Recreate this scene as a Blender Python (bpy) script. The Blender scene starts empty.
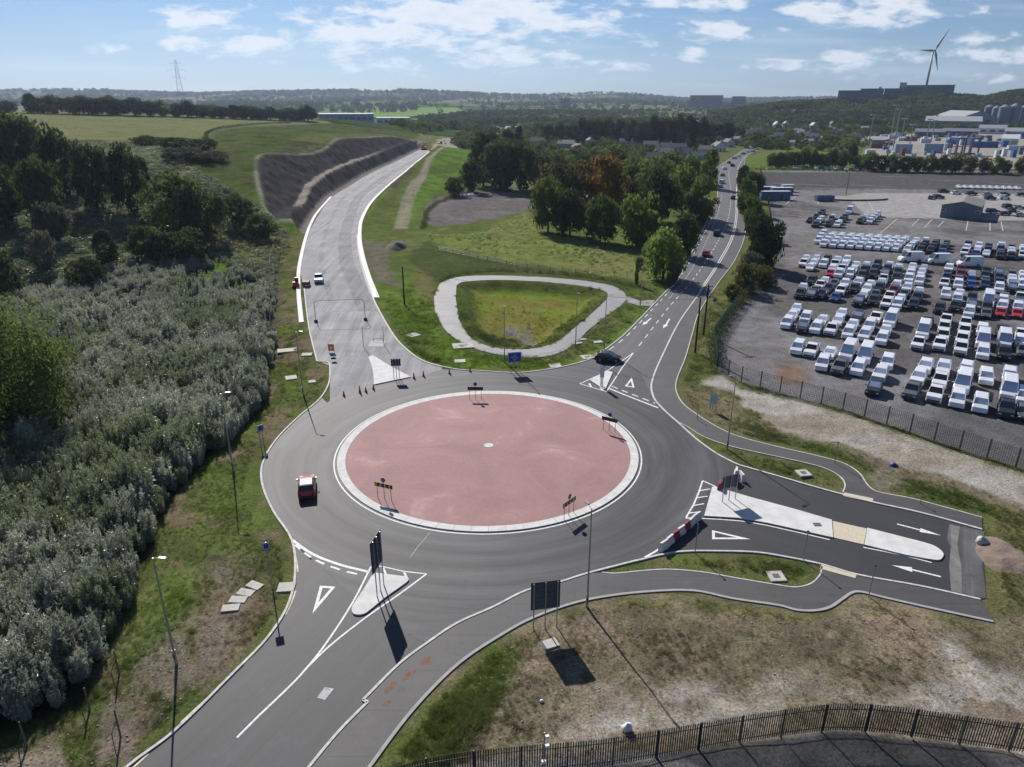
import bpy, math, random
import numpy as np
from mathutils import Vector

random.seed(7)
RNG = np.random.default_rng(7)
SC = bpy.context.scene
COL = SC.collection
R = math.radians

# ------------------------------------------------------------------ camera
CAM_H, PITCH, FPX, CX, CY = 38.0, R(21.8), 710.0, 512.0, 383.5
cam_d = bpy.data.cameras.new('camera'); cam = bpy.data.objects.new('camera', cam_d); COL.objects.link(cam)
cam.location = (0, 0, CAM_H); cam.rotation_euler = (R(90) - PITCH, 0, 0)
cam_d.sensor_width = 36.0; cam_d.lens = FPX / 1024 * 36.0
cam_d.clip_start = 0.5; cam_d.clip_end = 40000
SC.camera = cam

# ------------------------------------------------------------------ light
SUN_EL, SUN_AZ = R(35.0), R(-22.0)          # azimuth from +Y towards +X
sd = bpy.data.lights.new('sun', 'SUN'); sd.energy = 5.0; sd.angle = R(0.53); sd.color = (1.0, 0.95, 0.88)
sun = bpy.data.objects.new('sun', sd); COL.objects.link(sun)
sv = Vector((math.sin(SUN_AZ) * math.cos(SUN_EL), math.cos(SUN_AZ) * math.cos(SUN_EL), math.sin(SUN_EL)))
sun.rotation_euler = (-sv).to_track_quat('-Z', 'Y').to_euler(); sun.location = (0, 0, 200)

SKY_STRENGTH = 0.052
HAZE = 0.000065
w = bpy.data.worlds.new('World'); SC.world = w; w.use_nodes = True
nt = w.node_tree; N = nt.nodes; L = nt.links
for n in list(N): N.remove(n)
out = N.new('ShaderNodeOutputWorld'); bg = N.new('ShaderNodeBackground'); bg.inputs[1].default_value = SKY_STRENGTH
sky = N.new('ShaderNodeTexSky'); sky.sky_type = 'NISHITA'; sky.sun_disc = False
sky.sun_elevation = SUN_EL; sky.sun_rotation = SUN_AZ; sky.altitude = 50; sky.air_density = 1.0; sky.dust_density = 0.35; sky.ozone_density = 3.0
def mth(nodes, links, op, a, b=None, c=None, clamp=False):
    m = nodes.new('ShaderNodeMath'); m.operation = op; m.use_clamp = clamp
    for i, v in enumerate((a, b, c)):
        if v is None: continue
        if isinstance(v, (int, float)): m.inputs[i].default_value = v
        else: links.new(v, m.inputs[i])
    return m.outputs[0]
M_ = lambda op, a, b=None, c=None, clamp=False: mth(N, L, op, a, b, c, clamp)
tc = N.new('ShaderNodeTexCoord'); sep = N.new('ShaderNodeSeparateXYZ'); L.new(tc.outputs['Generated'], sep.inputs[0])
ydir = M_('MAXIMUM', sep.outputs[1], 0.02)
u = M_('DIVIDE', sep.outputs[0], ydir); v = M_('DIVIDE', sep.outputs[2], ydir)
comb = N.new('ShaderNodeCombineXYZ'); L.new(M_('MULTIPLY', u, 20.0), comb.inputs[0]); L.new(M_('MULTIPLY', v, 62.0), comb.inputs[1])
n1 = N.new('ShaderNodeTexNoise'); L.new(comb.outputs[0], n1.inputs['Vector']); n1.inputs['Scale'].default_value = 1.0
n1.inputs['Detail'].default_value = 9; n1.inputs['Roughness'].default_value = 0.6; n1.inputs['Distortion'].default_value = 0.25
comb2 = N.new('ShaderNodeCombineXYZ'); L.new(M_('MULTIPLY', u, 4.0), comb2.inputs[0]); L.new(M_('MULTIPLY', v, 45.0), comb2.inputs[1])
n2 = N.new('ShaderNodeTexNoise'); L.new(comb2.outputs[0], n2.inputs['Vector']); n2.inputs['Scale'].default_value = 1.0; n2.inputs['Detail'].default_value = 4
def pix_uv(px, py):
    dy = -(py - CY) / FPX; c, s = math.cos(PITCH), math.sin(PITCH)
    yy = c + dy * s; return ((px - CX) / FPX / yy, (-s + dy * c) / yy)
CLOUDS = [(205,20,36,9,.9),(262,17,10,4,.5),(235,46,70,8,.85),(120,45,26,5,.6),(375,32,90,13,.95),(470,14,110,14,1.05),(440,38,120,9,.8),
          (545,22,80,10,.9),(600,10,40,6,.5),(380,64,60,7,.7),(510,56,60,10,.8),(275,63,22,3,.55),(520,70,45,5,.5),(612,65,40,5,.7),
          (690,54,26,5,.75),(715,33,42,7,.85),(690,4,60,5,.9),(860,12,75,9,1.0),(885,6,60,8,.9),(850,62,90,8,.75),(790,30,20,3,.5),
          (990,39,30,5,.75),(1000,56,50,7,.85),(760,62,40,4,.45),(640,45,30,4,.4),(100,24,20,3,.4),(1010,75,60,6,.4)]
acc = None
for (px, py, sx, sy, k) in CLOUDS:
    cu, cv = pix_uv(px, py); su = sx / FPX / .95; svv = sy / FPX / .72
    a = M_('MULTIPLY', M_('SUBTRACT', u, cu), 1 / su); b = M_('MULTIPLY', M_('SUBTRACT', v, cv), 1 / svv)
    e = M_('MULTIPLY', M_('EXPONENT', M_('MULTIPLY', M_('ADD', M_('MULTIPLY', a, a), M_('MULTIPLY', b, b)), -0.8)), k)
    acc = e if acc is None else M_('MAXIMUM', acc, e)
# elsewhere in the sky, away from the traced bank, ordinary scattered cloud
wide = M_('MULTIPLY', M_('GREATER_THAN', v, 0.16), 0.22)
acc = M_('MAXIMUM', acc, wide)
dens = M_('ADD', acc, M_('MULTIPLY', M_('SUBTRACT', n1.outputs[0], 0.5), 2.3))
mask = N.new('ShaderNodeMapRange'); mask.interpolation_type = 'SMOOTHSTEP'; L.new(dens, mask.inputs[0])
mask.inputs[1].default_value = 0.36; mask.inputs[2].default_value = 0.95; mask.inputs[3].default_value = 0; mask.inputs[4].default_value = 0.92
wisp = N.new('ShaderNodeMapRange'); wisp.interpolation_type = 'SMOOTHSTEP'; L.new(n2.outputs[0], wisp.inputs[0])
wisp.inputs[1].default_value = 0.45; wisp.inputs[2].default_value = 0.8; wisp.inputs[3].default_value = 0.0; wisp.inputs[4].default_value = 0.25
allm = M_('MAXIMUM', mask.outputs[0], wisp.outputs[0])
cl = N.new('ShaderNodeMixRGB'); L.new(M_('MULTIPLY', M_('SUBTRACT', dens, 0.75), 1.1, clamp=True), cl.inputs[0])
cl.inputs[1].default_value = (14.0, 14.4, 15.0, 1); cl.inputs[2].default_value = (10.2, 11.0, 12.2, 1)
tint = N.new('ShaderNodeMixRGB'); tint.blend_type = 'MULTIPLY'; tint.inputs[0].default_value = 1.0
L.new(sky.outputs[0], tint.inputs[1]); tint.inputs[2].default_value = (0.60, 0.82, 1.14, 1)
mx = N.new('ShaderNodeMixRGB'); L.new(allm, mx.inputs[0]); L.new(tint.outputs[0], mx.inputs[1]); L.new(cl.outputs[0], mx.inputs[2])
L.new(mx.outputs[0], bg.inputs[0]); L.new(bg.outputs[0], out.inputs[0])
w.cycles.sampling_method = 'MANUAL'; w.cycles.sample_map_resolution = 512

SC.view_settings.view_transform = 'Standard'; SC.view_settings.look = 'None'
SC.view_settings.exposure = 0.34; SC.view_settings.gamma = 1; SC.view_settings.use_curve_mapping = False
SC.render.engine = 'CYCLES'; SC.cycles.use_denoising = True; SC.cycles.max_bounces = 5; SC.cycles.diffuse_bounces = 2
SC.cycles.glossy_bounces = 2; SC.cycles.transmission_bounces = 3; SC.cycles.transparent_max_bounces = 8; SC.cycles.volume_bounces = 0
SC.cycles.sample_clamp_indirect = 4; SC.cycles.caustics_reflective = False; SC.cycles.caustics_refractive = False

# ------------------------------------------------------------------ pixels to ground
CP, SP = math.cos(PITCH), math.sin(PITCH)
def rayd(px, py):
    dx = (px - CX) / FPX; dy = -(py - CY) / FPX
    return (dx, CP + dy * SP, -SP + dy * CP)
def P(px, py, z=0.0):
    d = rayd(px, py); t = (z - CAM_H) / d[2]
    return (d[0] * t, d[1] * t)
def PD(px, py, y):                 # the point on the sight line at distance y
    d = rayd(px, py); t = y / d[1]
    return (d[0] * t, y, CAM_H + d[2] * t)
def W(pts, z=0.0): return [P(a, b, z) for a, b in pts]
def smooth(pts, n=6):
    if len(pts) < 3: return list(pts)
    p = [np.array(q, float) for q in pts]; p = [2 * p[0] - p[1]] + p + [2 * p[-1] - p[-2]]
    o = []
    for i in range(1, len(p) - 2):
        d1 = max(np.linalg.norm(p[i + 1] - p[i]), 1e-6)
        m1 = (p[i + 1] - p[i - 1]) / (np.linalg.norm(p[i + 1] - p[i]) + np.linalg.norm(p[i] - p[i - 1]) + 1e-9) * d1
        m2 = (p[i + 2] - p[i]) / (np.linalg.norm(p[i + 2] - p[i + 1]) + np.linalg.norm(p[i + 1] - p[i]) + 1e-9) * d1
        for k in range(n):
            t = k / n
            o.append(tuple((2*t**3 - 3*t*t + 1) * p[i] + (t**3 - 2*t*t + t) * m1 + (3*t*t - 2*t**3) * p[i + 1] + (t**3 - t*t) * m2))
    o.append(tuple(p[-2])); return o
def WS(pts, n=6): return smooth(W(pts), n)

# ------------------------------------------------------------------ value noise
def _hash(ix, iy, seed):
    h = (ix.astype(np.int64) * 374761393 + iy.astype(np.int64) * 668265263 + seed * 1442695041) & 0x7fffffff
    h = ((h ^ (h >> 13)) * 1274126177) & 0x7fffffff
    return ((h ^ (h >> 16)) & 0xffff) / 65535.0
def vnoise(x, y, s, seed=0):
    x = np.asarray(x, float) / s; y = np.asarray(y, float) / s
    ix = np.floor(x); iy = np.floor(y); fx = x - ix; fy = y - iy
    fx = fx * fx * (3 - 2 * fx); fy = fy * fy * (3 - 2 * fy)
    a = _hash(ix, iy, seed); b = _hash(ix + 1, iy, seed); c = _hash(ix, iy + 1, seed); d = _hash(ix + 1, iy + 1, seed)
    return (a * (1 - fx) + b * fx) * (1 - fy) + (c * (1 - fx) + d * fx) * fy
def fbm(x, y, s, oct=4, seed=0):
    o = 0; a = 1; t = 0
    for k in range(oct):
        o = o + a * vnoise(x + 17.3 * k, y - 9.1 * k, s / 2**k, seed + k * 11); t += a; a *= 0.55
    return o / t
def sstep(a, b, x):
    t = np.clip((x - a) / (b - a), 0, 1); return t * t * (3 - 2 * t)

def seg_dist(x, y, poly, closed=False):
    d = np.full(x.shape, 1e9); n = len(poly)
    for i in range(n if closed else n - 1):
        ax, ay = poly[i][:2]; bx, by = poly[(i + 1) % n][:2]
        vx, vy = bx - ax, by - ay; l2 = vx * vx + vy * vy + 1e-12
        t = np.clip(((x - ax) * vx + (y - ay) * vy) / l2, 0, 1)
        d = np.minimum(d, np.hypot(x - ax - t * vx, y - ay - t * vy))
    return d
def inside(x, y, poly):
    r = np.zeros(x.shape, bool); n = len(poly)
    for i in range(n):
        ax, ay = poly[i][:2]; bx, by = poly[(i + 1) % n][:2]
        if ay == by: continue
        r ^= ((ay > y) != (by > y)) & (x < (bx - ax) * (y - ay) / (by - ay) + ax)
    return r
def region(x, y, poly, soft=0.0):
    """weight 0..1, evaluated in the bounding box only"""
    p = np.array([q[:2] for q in poly]); lo = p.min(0) - soft * 2 - 1; hi = p.max(0) + soft * 2 + 1
    wgt = np.zeros(x.shape); m = (x > lo[0]) & (x < hi[0]) & (y > lo[1]) & (y < hi[1])
    if not m.any(): return wgt
    xs, ys = x[m], y[m]; ins = inside(xs, ys, poly)
    if soft > 0:
        d = seg_dist(xs, ys, poly, True); sdv = np.where(ins, d, -d); wgt[m] = sstep(-soft, soft, sdv)
    else: wgt[m] = ins
    return wgt

# ------------------------------------------------------------------ materials
def new_mat(name):
    m = bpy.data.materials.new(name); m.use_nodes = True; nt = m.node_tree
    for n in list(nt.nodes): nt.nodes.remove(n)
    o = nt.nodes.new('ShaderNodeOutputMaterial'); b = nt.nodes.new('ShaderNodeBsdfPrincipled'); nt.links.new(b.outputs[0], o.inputs[0])
    return m, nt, b, o
_mc = {}
def mat(name, col, rough=0.6, metal=0.0, var=0.12, scale=3.0, spec=0.5, bump=0.0, coord='Object', rnd=0.0, coat=0.0):
    """plain surface with procedural tone variation"""
    if name in _mc: return _mc[name]
    m, nt, b, o = new_mat(name); Nn, Ll = nt.nodes, nt.links
    tcn = Nn.new('ShaderNodeTexCoord'); no = Nn.new('ShaderNodeTexNoise'); Ll.new(tcn.outputs[coord], no.inputs['Vector'])
    no.inputs['Scale'].default_value = scale; no.inputs['Detail'].default_value = 5; no.inputs['Roughness'].default_value = 0.65
    mr = Nn.new('ShaderNodeMapRange'); Ll.new(no.outputs[0], mr.inputs[0]); mr.inputs[1].default_value = 0.3; mr.inputs[2].default_value = 0.7
    mr.inputs[3].default_value = 1 - var; mr.inputs[4].default_value = 1 + var
    val = mr.outputs[0]
    if rnd:
        oi = Nn.new('ShaderNodeObjectInfo'); r2 = Nn.new('ShaderNodeMapRange'); Ll.new(oi.outputs['Random'], r2.inputs[0])
        r2.inputs[3].default_value = 1 - rnd; r2.inputs[4].default_value = 1 + rnd; val = mth(Nn, Ll, 'MULTIPLY', val, r2.outputs[0])
    vm = Nn.new('ShaderNodeVectorMath'); vm.operation = 'SCALE'; vm.inputs[0].default_value = col[:3]; Ll.new(val, vm.inputs['Scale'])
    Ll.new(vm.outputs[0], b.inputs['Base Color'])
    b.inputs['Roughness'].default_value = rough; b.inputs['Metallic'].default_value = metal; b.inputs['Specular IOR Level'].default_value = spec
    if coat: b.inputs['Coat Weight'].default_value = coat; b.inputs['Coat Roughness'].default_value = 0.08
    if bump:
        bp = Nn.new('ShaderNodeBump'); bp.inputs['Distance'].default_value = bump; Ll.new(no.outputs[0], bp.inputs['Height']); Ll.new(bp.outputs[0], b.inputs['Normal'])
    _mc[name] = m; return m
def leaf_mat(name, c1, c2, trans=0.35, attr=None, gloss=0.0, rnd=0.25, clump=0.6):
    if name in _mc: return _mc[name]
    m = bpy.data.materials.new(name); m.use_nodes = True; nt = m.node_tree; Nn, Ll = nt.nodes, nt.links
    for n in list(Nn): Nn.remove(n)
    o = Nn.new('ShaderNodeOutputMaterial'); df = Nn.new('ShaderNodeBsdfDiffuse'); tr = Nn.new('ShaderNodeBsdfTranslucent'); ms = Nn.new('ShaderNodeMixShader')
    ms.inputs[0].default_value = trans; Ll.new(df.outputs[0], ms.inputs[1]); Ll.new(tr.outputs[0], ms.inputs[2])
    tcn = Nn.new('ShaderNodeTexCoord'); no = Nn.new('ShaderNodeTexNoise'); Ll.new(tcn.outputs['Object'], no.inputs['Vector'])
    no.inputs['Scale'].default_value = clump; no.inputs['Detail'].default_value = 6; no.inputs['Roughness'].default_value = 0.8
    mr = Nn.new('ShaderNodeMapRange'); Ll.new(no.outputs[0], mr.inputs[0]); mr.inputs[1].default_value = 0.35; mr.inputs[2].default_value = 0.65
    mc = Nn.new('ShaderNodeMixRGB'); Ll.new(mr.outputs[0], mc.inputs[0]); mc.inputs[1].default_value = (*c1, 1); mc.inputs[2].default_value = (*c2, 1)
    col = mc.outputs[0]
    if attr:
        an = Nn.new('ShaderNodeAttribute'); an.attribute_type = 'INSTANCER'; an.attribute_name = attr
        mm = Nn.new('ShaderNodeMixRGB'); mm.blend_type = 'MULTIPLY'; mm.inputs[0].default_value = 1; Ll.new(col, mm.inputs[1]); Ll.new(an.outputs['Color'], mm.inputs[2]); col = mm.outputs[0]
    oi = Nn.new('ShaderNodeObjectInfo'); r2 = Nn.new('ShaderNodeMapRange'); Ll.new(oi.outputs['Random'], r2.inputs[0]); r2.inputs[3].default_value = 1 - rnd; r2.inputs[4].default_value = 1 + rnd
    vm = Nn.new('ShaderNodeVectorMath'); vm.operation = 'SCALE'; Ll.new(col, vm.inputs[0]); Ll.new(r2.outputs[0], vm.inputs['Scale'])
    Ll.new(vm.outputs[0], df.inputs[0]); Ll.new(vm.outputs[0], tr.inputs[0]); last = ms.outputs[0]
    if gloss:
        gl = Nn.new('ShaderNodeBsdfGlossy'); gl.inputs['Roughness'].default_value = 0.45; gl.inputs[0].default_value = (.8, .85, .9, 1)
        m2 = Nn.new('ShaderNodeMixShader'); m2.inputs[0].default_value = gloss; Ll.new(last, m2.inputs[1]); Ll.new(gl.outputs[0], m2.inputs[2]); last = m2.outputs[0]
    Ll.new(last, o.inputs[0]); _mc[name] = m; return m

# ------------------------------------------------------------------ mesh building
def mesh_np(name, verts, faces_idx, nside, mats, mat_idx=None, smoothf=False):
    me = bpy.data.meshes.new(name); verts = np.asarray(verts, np.float32); f = np.asarray(faces_idx, np.int32).reshape(-1, nside)
    me.vertices.add(len(verts)); me.vertices.foreach_set('co', verts.ravel())
    me.loops.add(f.size); me.loops.foreach_set('vertex_index', f.ravel())
    me.polygons.add(len(f)); me.polygons.foreach_set('loop_start', np.arange(0, f.size, nside, dtype=np.int32))
    me.polygons.foreach_set('loop_total', np.full(len(f), nside, np.int32))
    for m in mats: me.materials.append(m)
    if mat_idx is not None: me.polygons.foreach_set('material_index', np.asarray(mat_idx, np.int32))
    if smoothf: me.polygons.foreach_set('use_smooth', np.ones(len(f), bool))
    me.update(calc_edges=True); me.validate(); return me
def link(name, me, parent=None, loc=None):
    o = bpy.data.objects.new(name, me); COL.objects.link(o)
    if parent: o.parent = parent
    if loc is not None: o.location = loc
    return o
def tag(o, label=None, cat=None, group=None, kind=None):
    if label: o['label'] = label
    if cat: o['category'] = cat
    if group: o['group'] = group
    if kind: o['kind'] = kind
    return o
def empty(name, loc, rz=0, label=None, cat=None, group=None):
    o = bpy.data.objects.new(name, None); COL.objects.link(o); o.location = loc; o.rotation_euler = (0, 0, rz)
    o.empty_display_size = 0.1
    return tag(o, label, cat, group)
class MB:
    def __init__(s): s.v = []; s.f = []; s.m = []; s.mats = []
    def mi(s, m):
        if m not in s.mats: s.mats.append(m)
        return s.mats.index(m)
    def add(s, vs, fs, m):
        b = len(s.v); s.v += [tuple(q) for q in vs]; i = s.mi(m)
        for f in fs: s.f.append(tuple(b + k for k in f)); s.m.append(i)
        return s
    def box(s, c, d, m, rz=0.0, taper=1.0):
        cx, cy, cz = c; hx, hy, hz = d[0] / 2, d[1] / 2, d[2] / 2; co, si = math.cos(rz), math.sin(rz); vs = []
        for sz, t in ((-1, 1.0), (1, taper)):
            for sx, sy in ((-1, -1), (1, -1), (1, 1), (-1, 1)):
                x, y = sx * hx * t, sy * hy * t; vs.append((cx + x * co - y * si, cy + x * si + y * co, cz + sz * hz))
        return s.add(vs, [(3, 2, 1, 0), (4, 5, 6, 7), (0, 1, 5, 4), (1, 2, 6, 5), (2, 3, 7, 6), (3, 0, 4, 7)], m)
    def tube(s, p0, p1, r0, r1, m, n=8, cap=True):
        a = Vector(p0); b = Vector(p1); d = (b - a)
        if d.length < 1e-6: return s
        d.normalize(); q = Vector((0, 0, 1)) if abs(d.z) < 0.9 else Vector((1, 0, 0)); e1 = d.cross(q).normalized(); e2 = d.cross(e1)
        vs = []
        for c, r in ((a, r0), (b, r1)):
            for k in range(n):
                t = 2 * math.pi * k / n; vs.append(c + e1 * (r * math.cos(t)) + e2 * (r * math.sin(t)))
        fs = [(k, (k + 1) % n, n + (k + 1) % n, n + k) for k in range(n)]
        if cap: fs += [tuple(range(n - 1, -1, -1)), tuple(range(n, 2 * n))]
        return s.add(vs, fs, m)
    def path(s, pts, r, m, n=6):
        for a, b in zip(pts[:-1], pts[1:]): s.tube(a, b, r, r, m, n)
        return s
    def prism(s, poly, z0, z1, m, mtop=None):
        n = len(poly); ar = sum(poly[i][0] * poly[(i + 1) % n][1] - poly[(i + 1) % n][0] * poly[i][1] for i in range(n))
        if ar < 0: poly = poly[::-1]
        vs = [(p[0], p[1], z0) for p in poly] + [(p[0], p[1], z1) for p in poly]
        s.add(vs, [(i, (i + 1) % n, n + (i + 1) % n, n + i) for i in range(n)], m)
        return s.add([(p[0], p[1], z1) for p in poly], [tuple(range(n))], mtop or m)
    def sheet(s, poly, z, m):
        n = len(poly); ar = sum(poly[i][0] * poly[(i + 1) % n][1] - poly[(i + 1) % n][0] * poly[i][1] for i in range(n))
        if ar < 0: poly = poly[::-1]
        return s.add([(p[0], p[1], z) for p in poly], [tuple(range(n))], m)
    def strip(s, pts, wd, z, m, h=0.0):
        """flat ribbon, or a raised kerb when h > 0"""
        L_, R_ = offset(pts, wd / 2), offset(pts, -wd / 2); n = len(pts)
        vs = [(p[0], p[1], z + h) for p in L_] + [(p[0], p[1], z + h) for p in R_]
        s.add(vs, [(n + i, n + i + 1, i + 1, i) for i in range(n - 1)], m)
        if h > 0:
            vb = [(p[0], p[1], z) for p in L_] + [(p[0], p[1], z) for p in R_]
            vs = vs + vb
            fs = [(i, i + 1, 2 * n + i + 1, 2 * n + i) for i in range(n - 1)] + [(n + i + 1, n + i, 3 * n + i, 3 * n + i + 1) for i in range(n - 1)]
            fs += [(0, 2 * n, 3 * n, n), (n - 1, 2 * n - 1, 4 * n - 1, 3 * n - 1)]
            s.add(vs, fs, m)
        return s
    def build(s, name, parent=None, smoothf=False):
        me = bpy.data.meshes.new(name); me.from_pydata(s.v, [], s.f); 
        for m in s.mats: me.materials.append(m)
        me.polygons.foreach_set('material_index', s.m)
        if smoothf: me.polygons.foreach_set('use_smooth', [True] * len(s.f))
        me.update(); return link(name, me, parent)
def offset(pts, d):
    p = np.array([q[:2] for q in pts], float); n = len(p); t = np.zeros_like(p)
    t[1:-1] = p[2:] - p[:-2]; t[0] = p[1] - p[0]; t[-1] = p[-1] - p[-2]
    if np.linalg.norm(p[0] - p[-1]) < 1e-4: t[0] = t[-1] = p[1] - p[-2]
    t /= np.linalg.norm(t, axis=1)[:, None] + 1e-9
    return [(p[i, 0] - t[i, 1] * d, p[i, 1] + t[i, 0] * d) for i in range(n)]
def resample(pts, step):
    p = np.array([q[:2] for q in pts], float); s = np.r_[0, np.cumsum(np.linalg.norm(np.diff(p, axis=0), axis=1))]
    n = max(2, int(round(s[-1] / step)) + 1); t = np.linspace(0, s[-1], n)
    return [(float(np.interp(k, s, p[:, 0])), float(np.interp(k, s, p[:, 1]))) for k in t], s[-1]
def sub_path(pts, a, b, step=0.6):
    p = np.array([q[:2] for q in pts], float); s = np.r_[0, np.cumsum(np.linalg.norm(np.diff(p, axis=0), axis=1))]
    n = max(2, int((b - a) / step) + 1)
    return [(float(np.interp(k, s, p[:, 0])), float(np.interp(k, s, p[:, 1]))) for k in np.linspace(a, b, n)]
def plen(pts): p = np.array([q[:2] for q in pts]); return float(np.linalg.norm(np.diff(p, axis=0), axis=1).sum())
def copy_tree(o, parent=None):
    c = o.copy(); COL.objects.link(c)
    if parent is not None: c.parent = parent
    for ch in list(o.children): copy_tree(ch, c)
    return c

# GeoNodes scatter for what nobody could count
def scatter(name, pts, rotz, scale, idx, protos, colr=None, label=None, cat=None, tilt=None):
    n = len(pts); me = bpy.data.meshes.new(name); me.vertices.add(n); me.vertices.foreach_set('co', np.asarray(pts, np.float32).ravel())
    rot = np.zeros((n, 3), np.float32); rot[:, 2] = rotz
    if tilt is not None: rot[:, 0] = tilt
    a = me.attributes.new('rot', 'FLOAT_VECTOR', 'POINT'); a.data.foreach_set('vector', rot.ravel())
    a = me.attributes.new('scl', 'FLOAT', 'POINT'); a.data.foreach_set('value', np.asarray(scale, np.float32))
    a = me.attributes.new('pick', 'INT', 'POINT'); a.data.foreach_set('value', np.asarray(idx, np.int32))
    if colr is not None:
        a = me.attributes.new('tone', 'FLOAT_COLOR', 'POINT'); a.data.foreach_set('color', np.c_[colr, np.ones(n)].astype(np.float32).ravel())
    o = link(name, me)
    col = bpy.data.collections.new(name + '_source')
    for i, (pm) in enumerate(protos):
        po = bpy.data.objects.new('%s_source_%02d' % (name, i), pm); col.objects.link(po)
    g = bpy.data.node_groups.new(name, 'GeometryNodeTree'); g.interface.new_socket('Geometry', in_out='INPUT', socket_type='NodeSocketGeometry')
    g.interface.new_socket('Geometry', in_out='OUTPUT', socket_type='NodeSocketGeometry')
    gi = g.nodes.new('NodeGroupInput'); go = g.nodes.new('NodeGroupOutput'); iop = g.nodes.new('GeometryNodeInstanceOnPoints')
    ci = g.nodes.new('GeometryNodeCollectionInfo'); ci.inputs[0].default_value = col; ci.inputs[1].default_value = True; ci.inputs[2].default_value = True
    def att(nm, tp):
        an = g.nodes.new('GeometryNodeInputNamedAttribute'); an.data_type = tp; an.inputs[0].default_value = nm; return an.outputs[0]
    mp = g.nodes.new('GeometryNodeMeshToPoints'); g.links.new(gi.outputs[0], mp.inputs[0])
    g.links.new(mp.outputs[0], iop.inputs['Points']); g.links.new(ci.outputs[0], iop.inputs['Instance']); iop.inputs['Pick Instance'].default_value = True
    g.links.new(att('pick', 'INT'), iop.inputs['Instance Index']); g.links.new(att('rot', 'FLOAT_VECTOR'), iop.inputs['Rotation']); g.links.new(att('scl', 'FLOAT'), iop.inputs['Scale'])
    g.links.new(iop.outputs[0], go.inputs[0])
    md = o.modifiers.new('scatter', 'NODES'); md.node_group = g
    return tag(o, label, cat, None, 'stuff')

# ================================================================== traced lines (pixels of the flat ground)
K_W  = [(60,830),(128,767),(173,733),(233,674),(267,639),(287,608),(295,578),(292,541),(273,511),(262,483),(263,463),(277,439),(300,416),(320,399),(329,383),(330,366)]
N_L  = [(317,361.6),(309,328),(304.4,291),(300.5,268),(306,239),(317,218),(332,197),(348,187),(369,174),(397,161),(423,148)]
N_R  = [(430,151),(408,168),(389,183),(371,200),(360,218),(357,235),(358.5,251),(364,274),(373,298),(382,316),(397,340),(413,355),(425,362),(442,367)]
K_N  = [(442,367),(460,370),(479,371),(518,373),(549,369.5),(573,364.6),(590,359.5),(602,352),(613,344),(624,335),(646,312.6),(666,291.5),(676,283),(690,256),(708,219),(717,200),(717,185),(714,166.5),(722,164),(737,154),(751,146)]
E_E  = [(759,150),(748,155),(740.5,163),(737,174),(737,199),(737,217.6),(732.6,238.7),(718.5,265),(701,291.5),(680,321),(663.5,353.5),(651.7,383),(653.7,398),(663.5,410),(679,424),(698.7,441.4),(718,455),(737.8,465),(749.5,468.5),(784.7,478.6),(824,490),(842.6,495),(873,502.8),(921.8,513.5),(982,530)]
K_S  = [(980,600),(921.8,587),(856,575),(821.8,565),(788.6,558),(757,553),(722,551.7),(683,552),(659.5,555.6),(640,560.5),(633,562),(587,574),(560,582.5),(526.7,591),(493,607.7),(456.7,624),(426.7,644),(400,664),(363,701)]
K_S2 = [(368,702.7),(340,731),(310,767),(262,830)]
FP_E_OUT = [(746,155),(743,175),(746,203.5),(746.7,217.6),(744,238.7),(734,261.6),(718.5,282.7),(699,312.6),(692,335),(685,359),(677,379),(676,390.6),(683,404),(698.7,416),(718,427.8),(737.8,436.6),(776.9,447),(816,456),(843.5,463.7),(859,473.5),(868,486),(876.8,492),(912,499),(941,506.7),(982,518)]
VG_E = [(679,423),(687,427),(704.5,437.6),(733.8,447.5),(776.9,457),(816,466),(832,472),(842,479),(845,486),(842.6,493)]        # inner side of that path
FP_S_OUT = [(993,622),(933,609),(883,597.7),(862,592.5),(853,592.7),(843,599),(830,607.6),(815,611),(797,610.5),(780,606),(733,599),(693,591),(640,592.7),(593,599),(560,607.7),(526.7,621),(500,636),(466.7,657.7),(440,681),(406.7,717.7),(370,767),(325,830)]
VG_S = [(821.8,567),(820,575),(811,584),(796,587.8),(776.9,585.5),(737.8,579),(704.5,573),(669,570),(640,571.6),(615,574),(602,573)]
LOOP_O = [(440,283.5),(451.7,278.6),(471,276),(514,276),(561,278.6),(596,282.5),(616,287),(625.7,295),(623.8,303),(608,314.7),(588.6,330),(577,342),(557,354),(533.8,358),(504.5,356),(479,350),(461,342),(446,331),(436,314),(434,297)]
LOOP_I = [(456.6,285.4),(463.5,282),(498.7,280),(549.5,282.5),(588.6,287),(606,292),(607,298),(592.5,313),(575,327.4),(557,342),(537.8,348),(514,349.5),(487,346),(469,336),(459.5,318.6),(455.6,299)]
FENCE_LOT = [(713,341),(717,369),(737.8,381),(777,391.5),(813,401),(850,411.5),(904,429.6),(960,449),(1024,470),(1110,500)]
THICKET = [(-80,330),(0,300),(60,285),(120,272),(207,262),(277,280),(274,336),(268,392),(240,430),(222,445),(190,474),(167,495),(158,520),(140,560),(136,600),(112,640),(75,695),(0,728),(-90,760)]
C_RB = np.array([(P(335,452)[0] + P(642,452)[0]) / 2, (P(489,391)[1] + P(489,535)[1]) / 2]); R_RB = (P(489,391)[1] - P(489,535)[1]) / 2

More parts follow.
